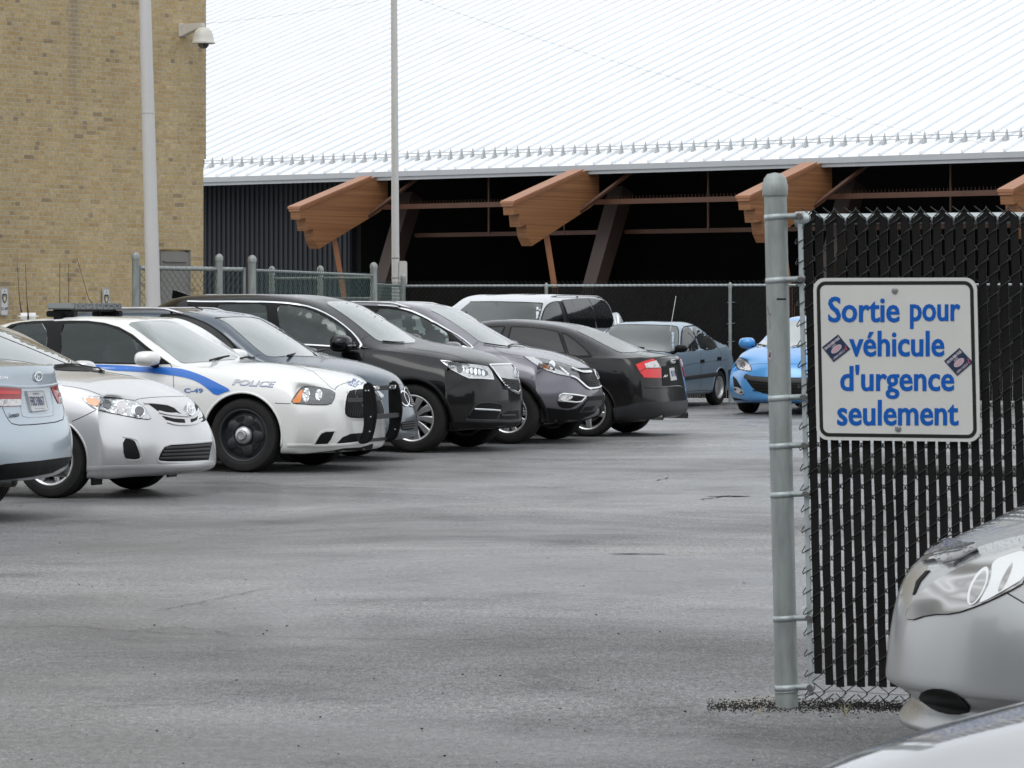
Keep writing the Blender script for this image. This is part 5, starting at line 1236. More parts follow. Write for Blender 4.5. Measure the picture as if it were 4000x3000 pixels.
# ---------------------------------------------------------------- brick building
WD = Vector((.6, .8, 0)); WN = Vector((.8, -.6, 0)); CR = Vector((-4.603, 52, 0))
WROT = math.atan2(.8, .6)
def brick_mat():
    m = mat('yellow_brick', (.4, .3, .15), .85); ns, ls, b = nodes(m)
    tc = N(ns, 'TexCoord'); sp = N(ns, 'SeparateXYZ'); ls.new(tc.outputs['Object'], sp.inputs[0])
    bh, bw = .0667, .20
    def M1(op, a, bb=None, v=None):
        n = N(ns, 'Math', operation=op)
        if hasattr(a, 'links'): ls.new(a, n.inputs[0])
        else: n.inputs[0].default_value = a
        if bb is not None:
            if hasattr(bb, 'links'): ls.new(bb, n.inputs[1])
            else: n.inputs[1].default_value = bb
        return n.outputs[0]
    wob = N(ns, 'TexNoise', i_Scale=3.); ls.new(tc.outputs['Object'], wob.inputs['Vector'])
    zz = M1('ADD', sp.outputs['Z'], M1('MULTIPLY', wob.outputs['Fac'], .012))
    v = M1('DIVIDE', zz, bh); row = M1('FLOOR', v)
    # uneven bond: every course starts at its own offset
    wr = N(ns, 'TexWhiteNoise', noise_dimensions='1D'); ls.new(row, wr.inputs['W'])
    u = M1('ADD', M1('DIVIDE', M1('ADD', sp.outputs['X'], sp.outputs['Y']), bw), M1('MULTIPLY', wr.outputs['Value'], 3.))
    # some bricks are cut into two headers
    col = M1('FLOOR', u)
    cb = N(ns, 'CombineXYZ'); ls.new(col, cb.inputs[0]); ls.new(row, cb.inputs[1])
    wn0 = N(ns, 'TexWhiteNoise', noise_dimensions='2D'); ls.new(cb.outputs[0], wn0.inputs['Vector'])
    half = M1('GREATER_THAN', wn0.outputs['Value'], .42)
    u2 = M1('MULTIPLY', u, M1('ADD', half, 1.)); col2 = M1('FLOOR', u2)
    cb2 = N(ns, 'CombineXYZ'); ls.new(col2, cb2.inputs[0]); ls.new(row, cb2.inputs[1]); ls.new(half, cb2.inputs[2])
    wn = N(ns, 'TexWhiteNoise', noise_dimensions='3D'); ls.new(cb2.outputs[0], wn.inputs['Vector'])
    c = ramp(ns, [(0., (.34, .25, .15)), (.025, (.37, .275, .16)), (.05, (.50, .365, .19)), (.4, (.55, .405, .20)), (.7, (.61, .465, .255)), (.9, (.53, .41, .235)), (.97, (.51, .355, .165))])
    ls.new(wn.outputs['Value'], c.inputs[0])
    fz = M1('FRACT', v); fu = M1('FRACT', u2)
    mz = M1('LESS_THAN', fz, .13)
    mu_ = M1('LESS_THAN', M1('DIVIDE', fu, M1('ADD', half, 1.)), .035)
    mort = M1('MAXIMUM', mz, M1('MULTIPLY', mu_, .8))
    fn = N(ns, 'TexNoise', i_Scale=22., i_Detail=4.); ls.new(tc.outputs['Object'], fn.inputs['Vector'])
    fr = ramp(ns, [(.3, .70), (.7, 1.05)]); ls.new(fn.outputs['Fac'], fr.inputs[0])
    mm = N(ns, 'Mix', data_type='RGBA', blend_type='MULTIPLY'); mm.inputs[0].default_value = 1.; ls.new(c.outputs[0], mm.inputs[6]); ls.new(fr.outputs[0], mm.inputs[7])
    # rain stain below the roof edge, broad weathering
    big = N(ns, 'TexNoise', i_Scale=.7, i_Detail=5.); mp = N(ns, 'Mapping'); mp.inputs['Scale'].default_value = (1.6, 1, .45); ls.new(tc.outputs['Object'], mp.inputs[0]); ls.new(mp.outputs[0], big.inputs['Vector'])
    br = ramp(ns, [(.35, .84), (.6, 1.)]); ls.new(big.outputs['Fac'], br.inputs[0])
    mm2 = N(ns, 'Mix', data_type='RGBA', blend_type='MULTIPLY'); mm2.inputs[0].default_value = 1.; ls.new(mm.outputs[2], mm2.inputs[6]); ls.new(br.outputs[0], mm2.inputs[7])
    dx = M1('ABSOLUTE', M1('SUBTRACT', sp.outputs['X'], -2.83)); st = N(ns, 'MapRange'); st.inputs['From Min'].default_value = .0; st.inputs['From Max'].default_value = .17; st.inputs['To Min'].default_value = 1.; st.inputs['To Max'].default_value = 0.; ls.new(dx, st.inputs['Value'])
    sz = N(ns, 'MapRange'); sz.inputs['From Min'].default_value = 3.9; sz.inputs['From Max'].default_value = 5.6; ls.new(sp.outputs['Z'], sz.inputs['Value'])
    sm = M1('MULTIPLY', M1('MULTIPLY', st.outputs[0], sz.outputs[0]), M1('MULTIPLY', big.outputs['Fac'], 1.3))
    mx_ = N(ns, 'Mix', data_type='RGBA'); mx_.inputs[7].default_value = (.17, .14, .115, 1); ls.new(sm, mx_.inputs[0]); ls.new(mm2.outputs[2], mx_.inputs[6])
    mc = N(ns, 'Mix', data_type='RGBA'); mc.inputs[7].default_value = (.46, .43, .35, 1); ls.new(mort, mc.inputs[0]); ls.new(mx_.outputs[2], mc.inputs[6])
    ls.new(mc.outputs[2], b.inputs['Base Color'])
    hh = M1('ADD', M1('MULTIPLY', M1('SUBTRACT', 1., mort), 1.), M1('MULTIPLY', fn.outputs['Fac'], .8))
    bp = N(ns, 'Bump', i_Strength=.7, i_Distance=.012); ls.new(hh, bp.inputs['Height']); ls.new(bp.outputs[0], b.inputs['Normal'])
    return m
M['brick'] = brick_mat()
bb = empty('brick_building', CR, WROT); tag(bb, 'yellow brick building with a grey steel door at the left', 'building')
# local: x along the wall (0 = corner, negative towards the viewer), y = into the building
mb = MB(); mb.box((-8.0, 5.0, 1.9), (15.88, 10., 3.8)); mb.build('wall', M['brick'], bb)
mb = MB(); mb.box((-7.97, 5.0, 9.2), (15.94, 10.0, 10.8)); mb.build('upper_wall', M['brick'], bb)
st = MB()
for k in range(3): st.box((-.05+.02*k, 5.01, 3.80-.035-.067*(2-k)), (.022, 9.96, .062))
st.build('stepped_bricks', M['brick'], bb)
def wallpt(px, py, off=0.):
    t = (px-CX)/F; k = (CR.x+WN.x*off-t*(CR.y+WN.y*off))/(WD.x-t*WD.y)*-1
    Y = CR.y+WN.y*off+WD.y*k
    return k, H-(py-YH)*Y/F     # local x, z
x0, zt = wallpt(620, 983); x1, _ = wallpt(728, 983)
dm = vary(mat('grey_door_paint', (.2, .19, .175), .5), (.2, .19, .175), .06, 2.)
mb = MB(); mb.box(((x0+x1)/2, -.01, zt/2), (x1-x0, .06, zt)); dr = mb.build('door', dm, bb, False, .004)
mb = MB(); mb.tube([(x0-.03, -.03, 0), (x0-.03, -.03, zt+.03), (x1+.03, -.03, zt+.03), (x1+.03, -.03, 0)], .03, 4); mb.box(((x0+x1)/2, -.06, zt-.14), (x1-x0-.1, .03, .02)); mb.build('door_frame', dm, dr)
mb = MB(); mb.box((x0+.12, -.07, 1.05), (.05, .07, .14)); mb.build('handle', M['bolt'], dr, False, .005)
# dome camera
cx, cz = wallpt(712, 118)
cmw = vary(mat('camera_white', (.62, .6, .55), .4), (.62, .6, .55), .04, 4.)
ce = empty('security_camera', CR+WD*cx+WN*.0, WROT); tag(ce, 'white dome security camera on a bracket high on the brick wall', 'security camera')
mb = MB(); mb.box((0, -.01, cz), (.16, .03, .20)); mb.build('wall_plate', cmw, ce, False, .004)
dx_ = .42
mb = MB(); mb.add([(-.05, -.02, cz+.09), (.05, -.02, cz+.09), (.05, -dx_, cz+.09), (-.05, -dx_, cz+.09), (-.05, -.02, cz-.10), (.05, -.02, cz-.10), (.05, -dx_, cz+.03), (-.05, -dx_, cz+.03)], [(0,1,2,3),(7,6,5,4),(0,4,5,1),(1,5,6,2),(2,6,7,3),(3,7,4,0)]); mb.build('bracket', cmw, ce, False, .008)
mb = MB(); mb.lathe([(0, cz+.03), (.07, cz+.02), (.125, cz-.03), (.15, cz-.11), (.16, cz-.19), (.175, cz-.20), (.175, cz-.22), (.14, cz-.22), (0, cz-.22)], 32, (0, -dx_-.0, 0)); mb.build('housing', cmw, ce, True, angle=50)
mb = MB(); mb.lathe([(.085, cz-.22), (.08, cz-.255), (.05, cz-.29), (0, cz-.30)], 24, (0, -dx_, 0)); mb.build('dome_glass', M['lensd'], ce, True)
mb = MB(); mb.lathe([(.025, 0), (.025, .02), (0, .02)], 16, (0, 0, 0), 'y'); o = mb.build('camera_lens', M['dark'], ce); o.location = (-.03, -dx_-.085, cz-.25); o.rotation_euler = (0, 0, 0)
# wall signs
def rrect(w_, h_, r, n=5):
    out = []
    for cx_, cz_, a0 in ((w_/2-r, h_/2-r, 0), (-w_/2+r, h_/2-r, 90), (-w_/2+r, -h_/2+r, 180), (w_/2-r, -h_/2+r, 270)):
        for i in range(n+1):
            a = math.radians(a0+90*i/n); out.append((cx_+r*math.cos(a), cz_+r*math.sin(a)))
    return out
def flat_ring(outer, inner, y):
    n = len(outer); return [(x, y, z) for x, z in outer]+[(x, y, z) for x, z in inner], [(i, (i+1) % n, (i+1) % n+n, i+n) for i in range(n)]
gold = mat('badge_gold', (.45, .3, .08), .4); navy = mat('badge_navy', (.015, .02, .06), .4)
for pxs, py0, lab in ((17, 1178, 'white C-49 parking sign with shield on the brick wall at the left edge'), (415, 1180, 'white parking sign with shield on the brick wall behind the light bar')):
    k, zc_ = wallpt(pxs, py0, .03); hh = .40; ww = .155
    se = empty('parking_sign', CR+WD*k+WN*.03+Vector((0, 0, zc_)), WROT); tag(se, lab, 'sign', 'reserved parking signs on the brick wall')
    MB().prism(rrect(ww, hh, .03), .006).build('panel', M['signwhite'], se)
    v_, f_ = flat_ring(rrect(ww-.012, hh-.012, .026), rrect(ww-.026, hh-.026, .02), -.0045); MB().add(v_, f_).build('border', M['plateblue'], se)
    sh = [(-.045, .07), (-.02, .085), (0, .075), (.02, .085), (.045, .07), (.05, .02), (.035, -.03), (0, -.06), (-.035, -.03), (-.05, .02)]
    MB().add([(x, -.0045, z+.03) for x, z in sh], [tuple(range(len(sh)))]).build('shield', navy, se)
    MB().add([(x*.6, -.006, z*.7+.03) for x, z in sh], [tuple(range(len(sh)))]).build('shield_crest', gold, se)
    MB().add([(x*.35, -.0075, z*.35+.03) for x, z in sh], [tuple(range(len(sh)))]).build('shield_centre', M['signwhite'], se)
    st_ = [((.016 if i % 2 == 0 else .006)*math.cos(math.pi*i/4+math.pi/2), (.016 if i % 2 == 0 else .006)*math.sin(math.pi*i/4+math.pi/2)) for i in range(8)]
    MB().add([(x, -.0045, z+.145) for x, z in st_], [tuple(range(8))]).build('star', M['plateblue'], se)
    vs, fs = text_mesh('C-49', .06, .002, align='CENTER'); MB().add([(x, -.0045, y-.12) for x, y in vs], fs).build('sign_lettering', M['plateblue'], se)
# ---------------------------------------------------------------- lamp poles
pw_ = vary(mat('pole_paint', (.5, .5, .5), .45), (.60, .59, .58), .05, 1.5, (.4, .5))
pe = empty('light_pole', at(599, 1206, 44).to_2d().to_3d()); tag(pe, 'thick pale grey tapered pole in front of the brick wall', 'pole')
b0 = at(599, 1206, 44); t0 = at(566, 0, 44); d_ = (t0-b0); tt = t0+d_*1.2; bot = b0-d_*(b0.z/d_.z)
o_ = pe.location = Vector((bot.x, bot.y, 0))
mb = MB(); mb.tube([bot-pe.location, b0-pe.location, t0-pe.location, tt-pe.location], [.11, .095, .0765, .055], 32, up=(0, 1, 0)); mb.build('pole', pw_, pe, True, angle=50)
jz = 1.55+(1206-440)*44/F; q = bot+(t0-bot)*(jz/(t0.z))
mb = MB(); mb.lathe([(.087, -.01), (.0885, 0), (.087, .01)], 32, tuple(q-pe.location)); mb.build('joint', pw_, pe, True)
mb = MB(); mb.box((0, 0, .02), (.4, .4, .04)); mb.build('base_plate', M['galv'], pe, False, .01)
pe2 = empty('light_pole', Vector((at(1546, 1206, 61).x, 61, 0))); tag(pe2, 'slim white pole with a small box in front of the arena', 'pole')
b0 = at(1546, 1206, 61); t0 = at(1539, 0, 61); d_ = t0-b0; tt = t0+d_; bot = Vector((b0.x, 61, 0)); pl = pe2.location
mb = MB(); mb.tube([bot-pl, b0-pl, t0-pl, tt-pl], [.075, .07, .058, .045], 24, up=(0, 1, 0)); mb.build('pole', pw_, pe2, True, angle=50)
bx = at(1575, 1066, 61.0); mb = MB(); mb.prism(rrect(.14, .42, .04), .05, Matrix.Translation(bx-pl+Vector((.0, -.03, 0)))); mb.build('junction_box', pw_, pe2)
mb = MB(); q = at(1545, 1085, 61)
for dz in (0., .35): mb.lathe([(.072, -.012), (.078, 0), (.072, .012)], 16, tuple(q-pl+Vector((0, 0, dz))))
mb.build('clamp', M['galv'], pe2)
# ---------------------------------------------------------------- fences
FD = Vector((math.cos(TH), -math.sin(TH), 0))
def spirals(mb, L, z0, z1, w_, pz, r, y0, shear=0., both=True, ax=None, zref=0., n=4, amp=.004):
    """woven wire: one flat spiral per column"""
    k = int(L/w_)
    for i in range(k):
        x = (i+.5)*w_; z = z0+(pz/2 if i % 2 else 0); pts = []; s_ = 1
        xl, xr = x-w_/2, x+w_/2
        if both:
            pts.append((xl, y0-amp, z))
            while z < z1-pz*.5:
                pts += [(xr, y0-amp, z+pz*.38), (xr+.001, y0+amp, z+pz*.5), (xl, y0+amp, z+pz*.88), (xl-.001, y0-amp, z+pz)]; z += pz
        if shear: pts = [(a+shear*(zref-c), b_, c) for a, b_, c in pts]
        if len(pts) > 1: mb.tube(pts, r, n, cap=False)
def fence_post(h, r, parent, loc, name='post'):
    mb = MB(); mb.tube([(0, 0, 0), (0, 0, h)], r, 20, up=(1, 0, 0)); mb.lathe([(r*1.12, h-.05), (r*1.12, h), (r*.95, h+.02), (r*.5, h+.045), (0, h+.052)], 20)
    o = mb.build(name, M['galv'], parent, True, angle=45); o.location = loc; return o
# far slatted fence
FP = Vector((3.64, 57.5, 0)); Fs = FP-FD*5.85
ff = empty('slatted_fence', Fs, -TH); tag(ff, 'long chain link fence with black slats behind the parked cars', 'fence')
LF = 19.; FZ = 1.94
mb = MB()
for i in range(int(LF/.0418)):
    x = .05+i*.0418; mb.add([(x, 0, .06), (x+.036, 0, .06), (x+.036, 0, FZ-.03), (x, 0, FZ-.03), (x, .006, .06), (x+.036, .006, .06), (x+.036, .006, FZ-.03), (x, .006, FZ-.03)], [(0,1,2,3),(7,6,5,4),(0,3,7,4),(1,5,6,2)])
mb.build('slat_panel', M['slat'], ff)
mb = MB(); spirals(mb, LF, .03, FZ+.06, .0418, .085, .0022, 0., n=3, amp=.007); mb.build('wire_mesh', M['wire'], ff)
mb = MB(); mb.tube([(0, .03, FZ), (LF, .03, FZ)], .021, 10); 
for i in range(int(LF/.6)): mb.lathe([(.023, -.004), (.025, 0), (.023, .004)], 8, (.3+i*.6, .03, FZ), 'x')
mb.build('top_rail', M['galvl'], ff, True, angle=40)
for q in (0., 2.62, 5.85, 8.9, 11.9, 15.): fence_post(FZ+(.16 if q == 0 else .0), .05 if q == 0 else .03, ff, (q, -.035 if q else 0, 0))
tr = MB()
for q in (5.85,):
    for z in (.5, 1.0, 1.3, 1.65): tr.tube([(q-.04, -.08, z), (q+.08, -.03, z+.01)], .004, 4)
tr.build('fence_ties', M['galv'], ff)
# mesh fence near the brick wall
def pv(px, py, Y): return at(px, py, Y)
def mesh_fence(name, label, A, B, ztop, posts, wirem, rails=(), zb=.05, group=None, tall=.16, rr=.021, wpost=.05):
    A = Vector((A.x, A.y, 0)); B = Vector((B.x, B.y, 0)); L = (B-A).length; rz = math.atan2(B.y-A.y, B.x-A.x)
    e = empty(name, A, rz); tag(e, label, 'fence', group)
    mb = MB(); spirals(mb, L-.06, zb, ztop+.03, .06, .115, .003, 0., n=3); mb.build('wire_mesh', wirem, e)
    mb = MB(); mb.tube([(0, .025, ztop), (L, .025, ztop)], rr, 10)
    for z in rails: mb.tube([(0, .025, z), (L, .025, z)], rr, 10)
    mb.build('rail', M['galv'], e, True, angle=40)
    for p_ in posts: fence_post(ztop+tall, wpost, e, (p_*L, 0, 0))
    return e
A = at(530, 1100, 45.6); B = at(960, 1100, 47.6)
g_ = mesh_fence('mesh_gate', 'chain link gate with bare wire between round posts by the brick wall', A, B, 2.09, (0.0, .75), M['greenwire'], (.2,), rr=.03)
mb = MB(); LL = (Vector((B.x, B.y, 0))-Vector((A.x, A.y, 0))).length
mb.tube([(LL-.03, 0, .1), (LL-.03, 0, 2.12)], .02, 8); mb.tube([(.09, 0, .1), (.09, 0, 2.12)], .014, 8); mb.box((LL*.7, -.02, 1.55), (.3, .03, .05)); mb.build('gate_frame', M['galv'], g_)
A = at(985, 1100, 47.6); B = at(1460, 1100, 55.)
mesh_fence('mesh_fence', 'green mesh fence with round capped posts beside the slim white pole', A, B, 2.08, (0., 1.), M['greenwire'], (1.5,), wpost=.055)
A = at(1062, 1100, 58.3); B = at(1445, 1100, 57.)
e_ = mesh_fence('mesh_fence', 'second green mesh fence line just behind the first one', A, B, 2.06, (0., .5), M['greenwire'], (1.72,))
A = at(1463, 1100, 55.2); B = at(1571, 1100, 59.3)
mesh_fence('mesh_fence', 'short bare mesh panel joining the slatted fence at its left end', A, B, 1.94, (), M['greenwire'])
# ---------------------------------------------------------------- arena
AD = Vector((.788, -.616, 0)); AN = Vector((.616, .788, 0)); A0 = Vector((-9.217, 105, 0))
AROT = math.atan2(-.616, .788)
ar = empty('arena_building', A0, AROT); tag(ar, 'open sided arena with a huge white standing seam roof and timber beams', 'building')
roofm = mat('white_roof_metal', (.80, .82, .84), .4); vary(roofm, (.80, .82, .84), .03, .6, (.35, .5))
woodm = mat('glulam_wood', (.33, .14, .055), .6); ns, ls, b_ = nodes(woodm)
tc_ = N(ns, 'TexCoord'); mp_ = N(ns, 'Mapping'); mp_.inputs['Rotation'].default_value = (0, 0, 0); mp_.inputs['Scale'].default_value = (1, .12, 16); ls.new(tc_.outputs['Object'], mp_.inputs[0])
mp_.inputs['Rotation'].default_value = (math.radians(-14), 0, 0)
n_ = N(ns, 'TexNoise', i_Scale=1.6, i_Detail=6., i_Distortion=0.); ls.new(mp_.outputs[0], n_.inputs['Vector'])
r_ = ramp(ns, [(.3, (.17, .07, .028)), (.5, (.25, .11, .044)), (.72, (.32, .15, .062))]); ls.new(n_.outputs['Fac'], r_.inputs[0]); ls.new(r_.outputs[0], b_.inputs['Base Color'])
capm = vary(mat('beam_cap', (.32, .14, .068), .5), (.32, .14, .068), .1, 2.)
steelb = vary(mat('brown_steel', (.085, .036, .02), .55), (.085, .036, .02), .2, 2.)
darkw = mat('brown_column', (.04, .024, .018), .6)
EZ = 5.55; SL = .349; T0, T1, DIN = -60., 60., 70.
# roof: sheet with thickness, standing seams in the same mesh
mb = MB()
mb.add([(T0, -.02, EZ), (T1, -.02, EZ), (T1, DIN, EZ+SL*DIN), (T0, DIN, EZ+SL*DIN), (T0, -.02, EZ-.03), (T1, -.02, EZ-.03), (T1, DIN, EZ+SL*DIN-.03), (T0, DIN, EZ+SL*DIN-.03)], [(0,1,2,3),(7,6,5,4),(0,4,5,1),(1,5,6,2),(2,6,7,3),(3,7,4,0)])
for i in range(int((T1-T0)/.62)):
    t = T0+.2+i*.62
    for (a, c_, h_) in ((t-.028, t+.028, .075),):
        y0_, y1_ = -.04, DIN
        mb.add([(a, y0_, EZ), (c_, y0_, EZ), (c_, y1_, EZ+SL*y1_), (a, y1_, EZ+SL*y1_), (a, y0_, EZ+h_), (c_, y0_, EZ+h_), (c_, y1_, EZ+SL*y1_+h_), (a, y1_, EZ+SL*y1_+h_)], [(4,5,6,7),(0,1,5,4),(1,2,6,5),(0,4,7,3)])
mb.build('roof', roofm, ar)
mb = MB(); mb.box(((T0+T1)/2, -.045, EZ-.085), (T1-T0, .05, .15)); mb.box(((T0+T1)/2, -.01, EZ-.21), (T1-T0, .03, .10)); mb.build('fascia', vary(mat('fascia_grey', (.42, .44, .46), .45), (.42, .44, .46), .05, 1.), ar)
k = int((T1-T0)/.41); mb = MB(); ga = mat('snow_guard_grey', (.40, .415, .42), .45, .1)
for i in range(k):
    t = T0+.2+i*.41; y = 1.0; z = EZ+SL*y
    for q in (0,):
        vs = [(t-.04, y-.12, z-.03), (t+.04, y-.12, z-.03), (t+.04, y+.03, z+.02), (t-.04, y+.03, z+.02), (t-.008, y-.02, z+.30), (t+.008, y-.02, z+.30), (t+.005, y, z+.30), (t-.005, y, z+.30)]
        mb.add(vs, [(0,1,5,4),(1,2,6,5),(2,3,7,6),(3,0,4,7),(4,5,6,7)])
for dz in (.11, .2): mb.tube([(T0, 1.0-.04, EZ+SL+dz), (T1, 1.0-.04, EZ+SL+dz)], .013, 5)
mb.build('snow_guard', ga, ar)
# corrugated wall on the left, dark inside to the right
cw = vary(mat('dark_corrugated_steel', (.028, .033, .042), .5), (.030, .035, .044), .25, 1.5, (.45, .6), vec=(1, 1, .15))
mb = MB(); pts = []; t = T0
wx = 3.4
while t < wx: pts += [(t, 0), (t+.07, 0), (t+.095, .05), (t+.17, .05)]; t += .2
n_ = len(pts); yw = 2.6
mb.add([(x, yw+y, 0) for x, y in pts]+[(x, yw+y, EZ+SL*yw-.1) for x, y in pts], [(i, i+1, i+1+n_, i+n_) for i in range(n_-1)]); mb.box(((T0+wx)/2, yw+.2, 3.), (wx-T0, .2, 6.)); mb.build('corrugated_wall', cw, ar)
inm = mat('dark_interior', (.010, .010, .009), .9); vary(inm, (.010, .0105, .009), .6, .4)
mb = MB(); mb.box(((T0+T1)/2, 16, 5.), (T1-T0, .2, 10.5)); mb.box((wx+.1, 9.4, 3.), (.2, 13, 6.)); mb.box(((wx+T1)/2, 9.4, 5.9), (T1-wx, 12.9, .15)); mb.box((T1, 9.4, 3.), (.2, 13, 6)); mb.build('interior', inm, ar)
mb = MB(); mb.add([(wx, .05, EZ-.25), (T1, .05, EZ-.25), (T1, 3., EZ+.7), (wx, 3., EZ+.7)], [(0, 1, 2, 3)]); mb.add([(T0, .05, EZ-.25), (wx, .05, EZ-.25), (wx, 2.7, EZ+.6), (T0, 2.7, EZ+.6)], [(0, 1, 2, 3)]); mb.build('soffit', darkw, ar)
TIP = Vector((-6.32, 98.4, 0)); rel = TIP-A0; tu = rel.dot(AD); tv = rel.dot(AN); TZ = 4.39
for i in range(6):
    u = tu+.18+7.7*(i-1); Rm = Matrix.Translation((u, tv, TZ)) @ Matrix.Rotation(math.pi/2, 4, 'Z')
    if i == 0: continue
    side = [(0, 0), (.04, -.30), (.26, -.26), (.32, -.62), (.58, -.56), (.66, -.90), (.84, -1.13), (3.5, -.02), (3.9, .2), (3.9, 1.0), (3.3, 1.0)]
    mb = MB(); vs = []
    mb.prism(side, .36, Rm); bm_ = mb.build('timber_beam', woodm, ar)
    mb = MB(); mb.prism([(-.05, .0), (-.05, .07), (3.1, 1.03), (3.1, .96)], .46, Rm); mb.prism([(-.03, -.07), (-.03, -.001), (3.1, .955), (3.1, .885)], .40, Rm); mb.build('beam_cap', capm, bm_)
    def loc(s_, z, dx=0.): return (u+dx, tv+s_, z)
    mb = MB(); mb.tube([loc(1.7, 3.6), loc(2.65, 0.)], .10, 4, up=(1, 0, 0)); mb.build('strut', capm, ar)
    mb = MB(); mb.tube([loc(5.2, 4.9), loc(2.9, 0.)], [.36, .30], 4, up=(1, 1, 0)); mb.build('column', darkw, ar)
    mb = MB(); mb.tube([loc(3.0, 4.2, .1), loc(3.9, 5.35, 1.3)], .06, 4); mb.tube([loc(3.0, 4.2, -.1), loc(3.9, 5.35, -1.3)], .06, 4); mb.build('brace', steelb, ar)
    if i < 5:
        mb = MB(); mb.box((u+3.85, tv+3.7, 4.52), (7.3, .14, .14)); [mb.box((u+.3+j*.118, tv+3.7, 4.63), (.008, .008, .10)) for j in range(60)]; mb.build('tie_beam', steelb, ar)
        mb = MB(); mb.box((u+3.85, tv+5.2, 3.72), (7.4, .12, .12)); mb.build('tie_beam', steelb, ar)
        mb = MB(); mb.box((u+3.4, tv+4.6, 4.6), (.05, .05, 1.8)); mb.build('hanger', steelb, ar)
        mb = MB(); mb.box((u+5.9, tv+4.9, 4.6), (.03, .03, 1.8)); mb.build('hanger', steelb, ar)
# ---------------------------------------------------------------- overhead cables
def cable(A, B, sag, r, label):
    pts = []
    for i in range(41):
        t = i/40; p = A.lerp(B, t); p.z -= sag*4*t*(1-t); pts.append(p)
    o = MB().tube([p-A for p in pts], r, 5).build('overhead_cable', M['letgrey'], None, True); o.location = A
    tag(o, label, 'cable', 'cables crossing in front of the white roof')
cable(at(1600, -14, 58), at(3860, 560, 66), .26, .0036, 'long cable sagging from the slim pole across the roof to the right')
cable(at(800, 92, 52.2), at(1532, -8, 60.9), .04, .0034, 'short cable between the brick corner and the slim pole top')
# ---------------------------------------------------------------- near fence with the sign
G0 = ground(3074, 2762); G0.z = 0
LEAN = .0235
fe = empty('slatted_fence', G0, -TH); tag(fe, 'near end of a chain link fence with black slats and a galvanised end post', 'fence')
gd = Vector((math.cos(TH), -math.sin(TH), 0)); gn = Vector((-math.sin(TH), -math.cos(TH), 0))   # along, towards the viewer
def fp(px, py, off=0.):     # photo point -> (u, z) on the fence plane
    r = Vector(((px-CX)/F, 1, -(py-YH)/F)); o = Vector((0, 0, H)); c = G0+gn*off
    k = (c-o).dot(gn)/r.dot(gn); p = o+r*k; return (p-G0).dot(gd), p.z
def sh(u, z): return u+LEAN*(-z)      # lean of the whole end of the fence
def shp(p): return (p[0]-LEAN*p[2], p[1], p[2])
# end post
u0, zt_ = fp(3028, 700)
hp = zt_-.02
pm = M['galv']
mb = MB(); mb.tube([shp((0, 0, 0)), shp((0, 0, hp))], .0445, 32, up=(1, 0, 0)); ep = mb.build('end_post', pm, fe, True, angle=45)
mb = MB(); cx_ = -LEAN*hp
mb.lathe([(.049, hp-.045), (.0505, hp-.04), (.0505, hp-.004), (.048, hp+.002), (.044, hp+.022), (.03, hp+.04), (0, hp+.046)], 32, (cx_, 0, 0)); mb.build('post_cap', M['galv'], ep, True, angle=45)
bands = [(3000, 1095, 1), (3000, 1555, 1), (3000, 1742, 1), (3000, 1932, 1), (3000, 2415, 1), (3000, 2685, 1), (3000, 848, 1)]
tbx = .112
for bx_, by_, _ in bands:
    _, z = fp(3070, by_); x = -LEAN*z
    mb = MB()
    ring = [(x+.0465*math.cos(a), .0465*math.sin(a), z+.004*math.cos(a)) for a in [math.radians(25+i*310/20) for i in range(21)]]
    path = [(x+tbx, -.012, z+.006)]+[(x+.0465*math.cos(a), .0465*math.sin(a), z+.003*math.cos(a)) for a in [math.radians(-20-i*320/22) for i in range(23)]]+[(x+tbx, .012, z+.006)]
    n = len(path); vs = []
    for p in path: vs += [(p[0], p[1], p[2]-.011), (p[0], p[1], p[2]+.011)]
    fs = [(2*i, 2*i+1, 2*i+3, 2*i+2) for i in range(n-1)]
    vs2 = []
    mb.add(vs, fs); o = mb.build('tension_band', M['galvl'], ep, True)
    sm_ = o.modifiers.new('t', 'SOLIDIFY'); sm_.thickness = .003
    mb = MB(); mb.lathe([(0, -.03), (.012, -.028), (.012, -.02), (.005, -.018), (.005, .02), (.010, .021), (.010, .028), (0, .028)], 12, (x+tbx-.012, 0, z+.006), 'y'); mb.build('bolt', M['tail'], o, True, angle=40)
_, zr_ = fp(3200, 848)
mb = MB(); mb.box((0, 0, 0), (.02, .006, fp(3160, 845)[1]-.05)); tb = mb.build('tension_bar', M['galvl'], fe, False, .002)
zb_ = (fp(3160, 845)[1]-.05)/2+.05; tb.location = (.098-LEAN*zb_, .0, zb_); tb.rotation_euler = (0, -LEAN, 0)
UE = 3.4
def xs_(z): return -LEAN*z
mb = MB(); mb.tube([(.10+xs_(zr_), .022, zr_-.008), (UE, .022, zr_-.01)], .021, 14); mb.lathe([(0, -.01), (.03, -.01), (.032, .03), (.03, .05), (.022, .055)], 16, (.085+xs_(zr_), .022, zr_-.008), 'x'); mb.build('top_rail', M['galvl'], fe, True, angle=40)
_, zm_ = fp(3160, 1830)
mb = MB(); mb.tube([(.11+xs_(zm_), .03, zm_), (UE, .03, zm_-.004)], .021, 14); mb.lathe([(0, -.01), (.026, -.01), (.03, .03), (.022, .035)], 16, (.10+xs_(zm_), .03, zm_), 'x'); mb.build('middle_rail', M['galv'], fe, True, angle=40)
_, zw_ = fp(3200, 2700); mb = MB(); mb.tube([(0., 0, zw_-.03)]+[(.15+i*.1, .012, zw_+.004*math.sin(i*1.7)) for i in range(32)], .002, 5)
mb.tube([(xs_(.06)+.047*math.cos(a), .047*math.sin(a), .06+.004*math.cos(a)) for a in [2*math.pi*i/20 for i in range(21)]], .002, 5); mb.build('tension_wire', M['galv'], fe)
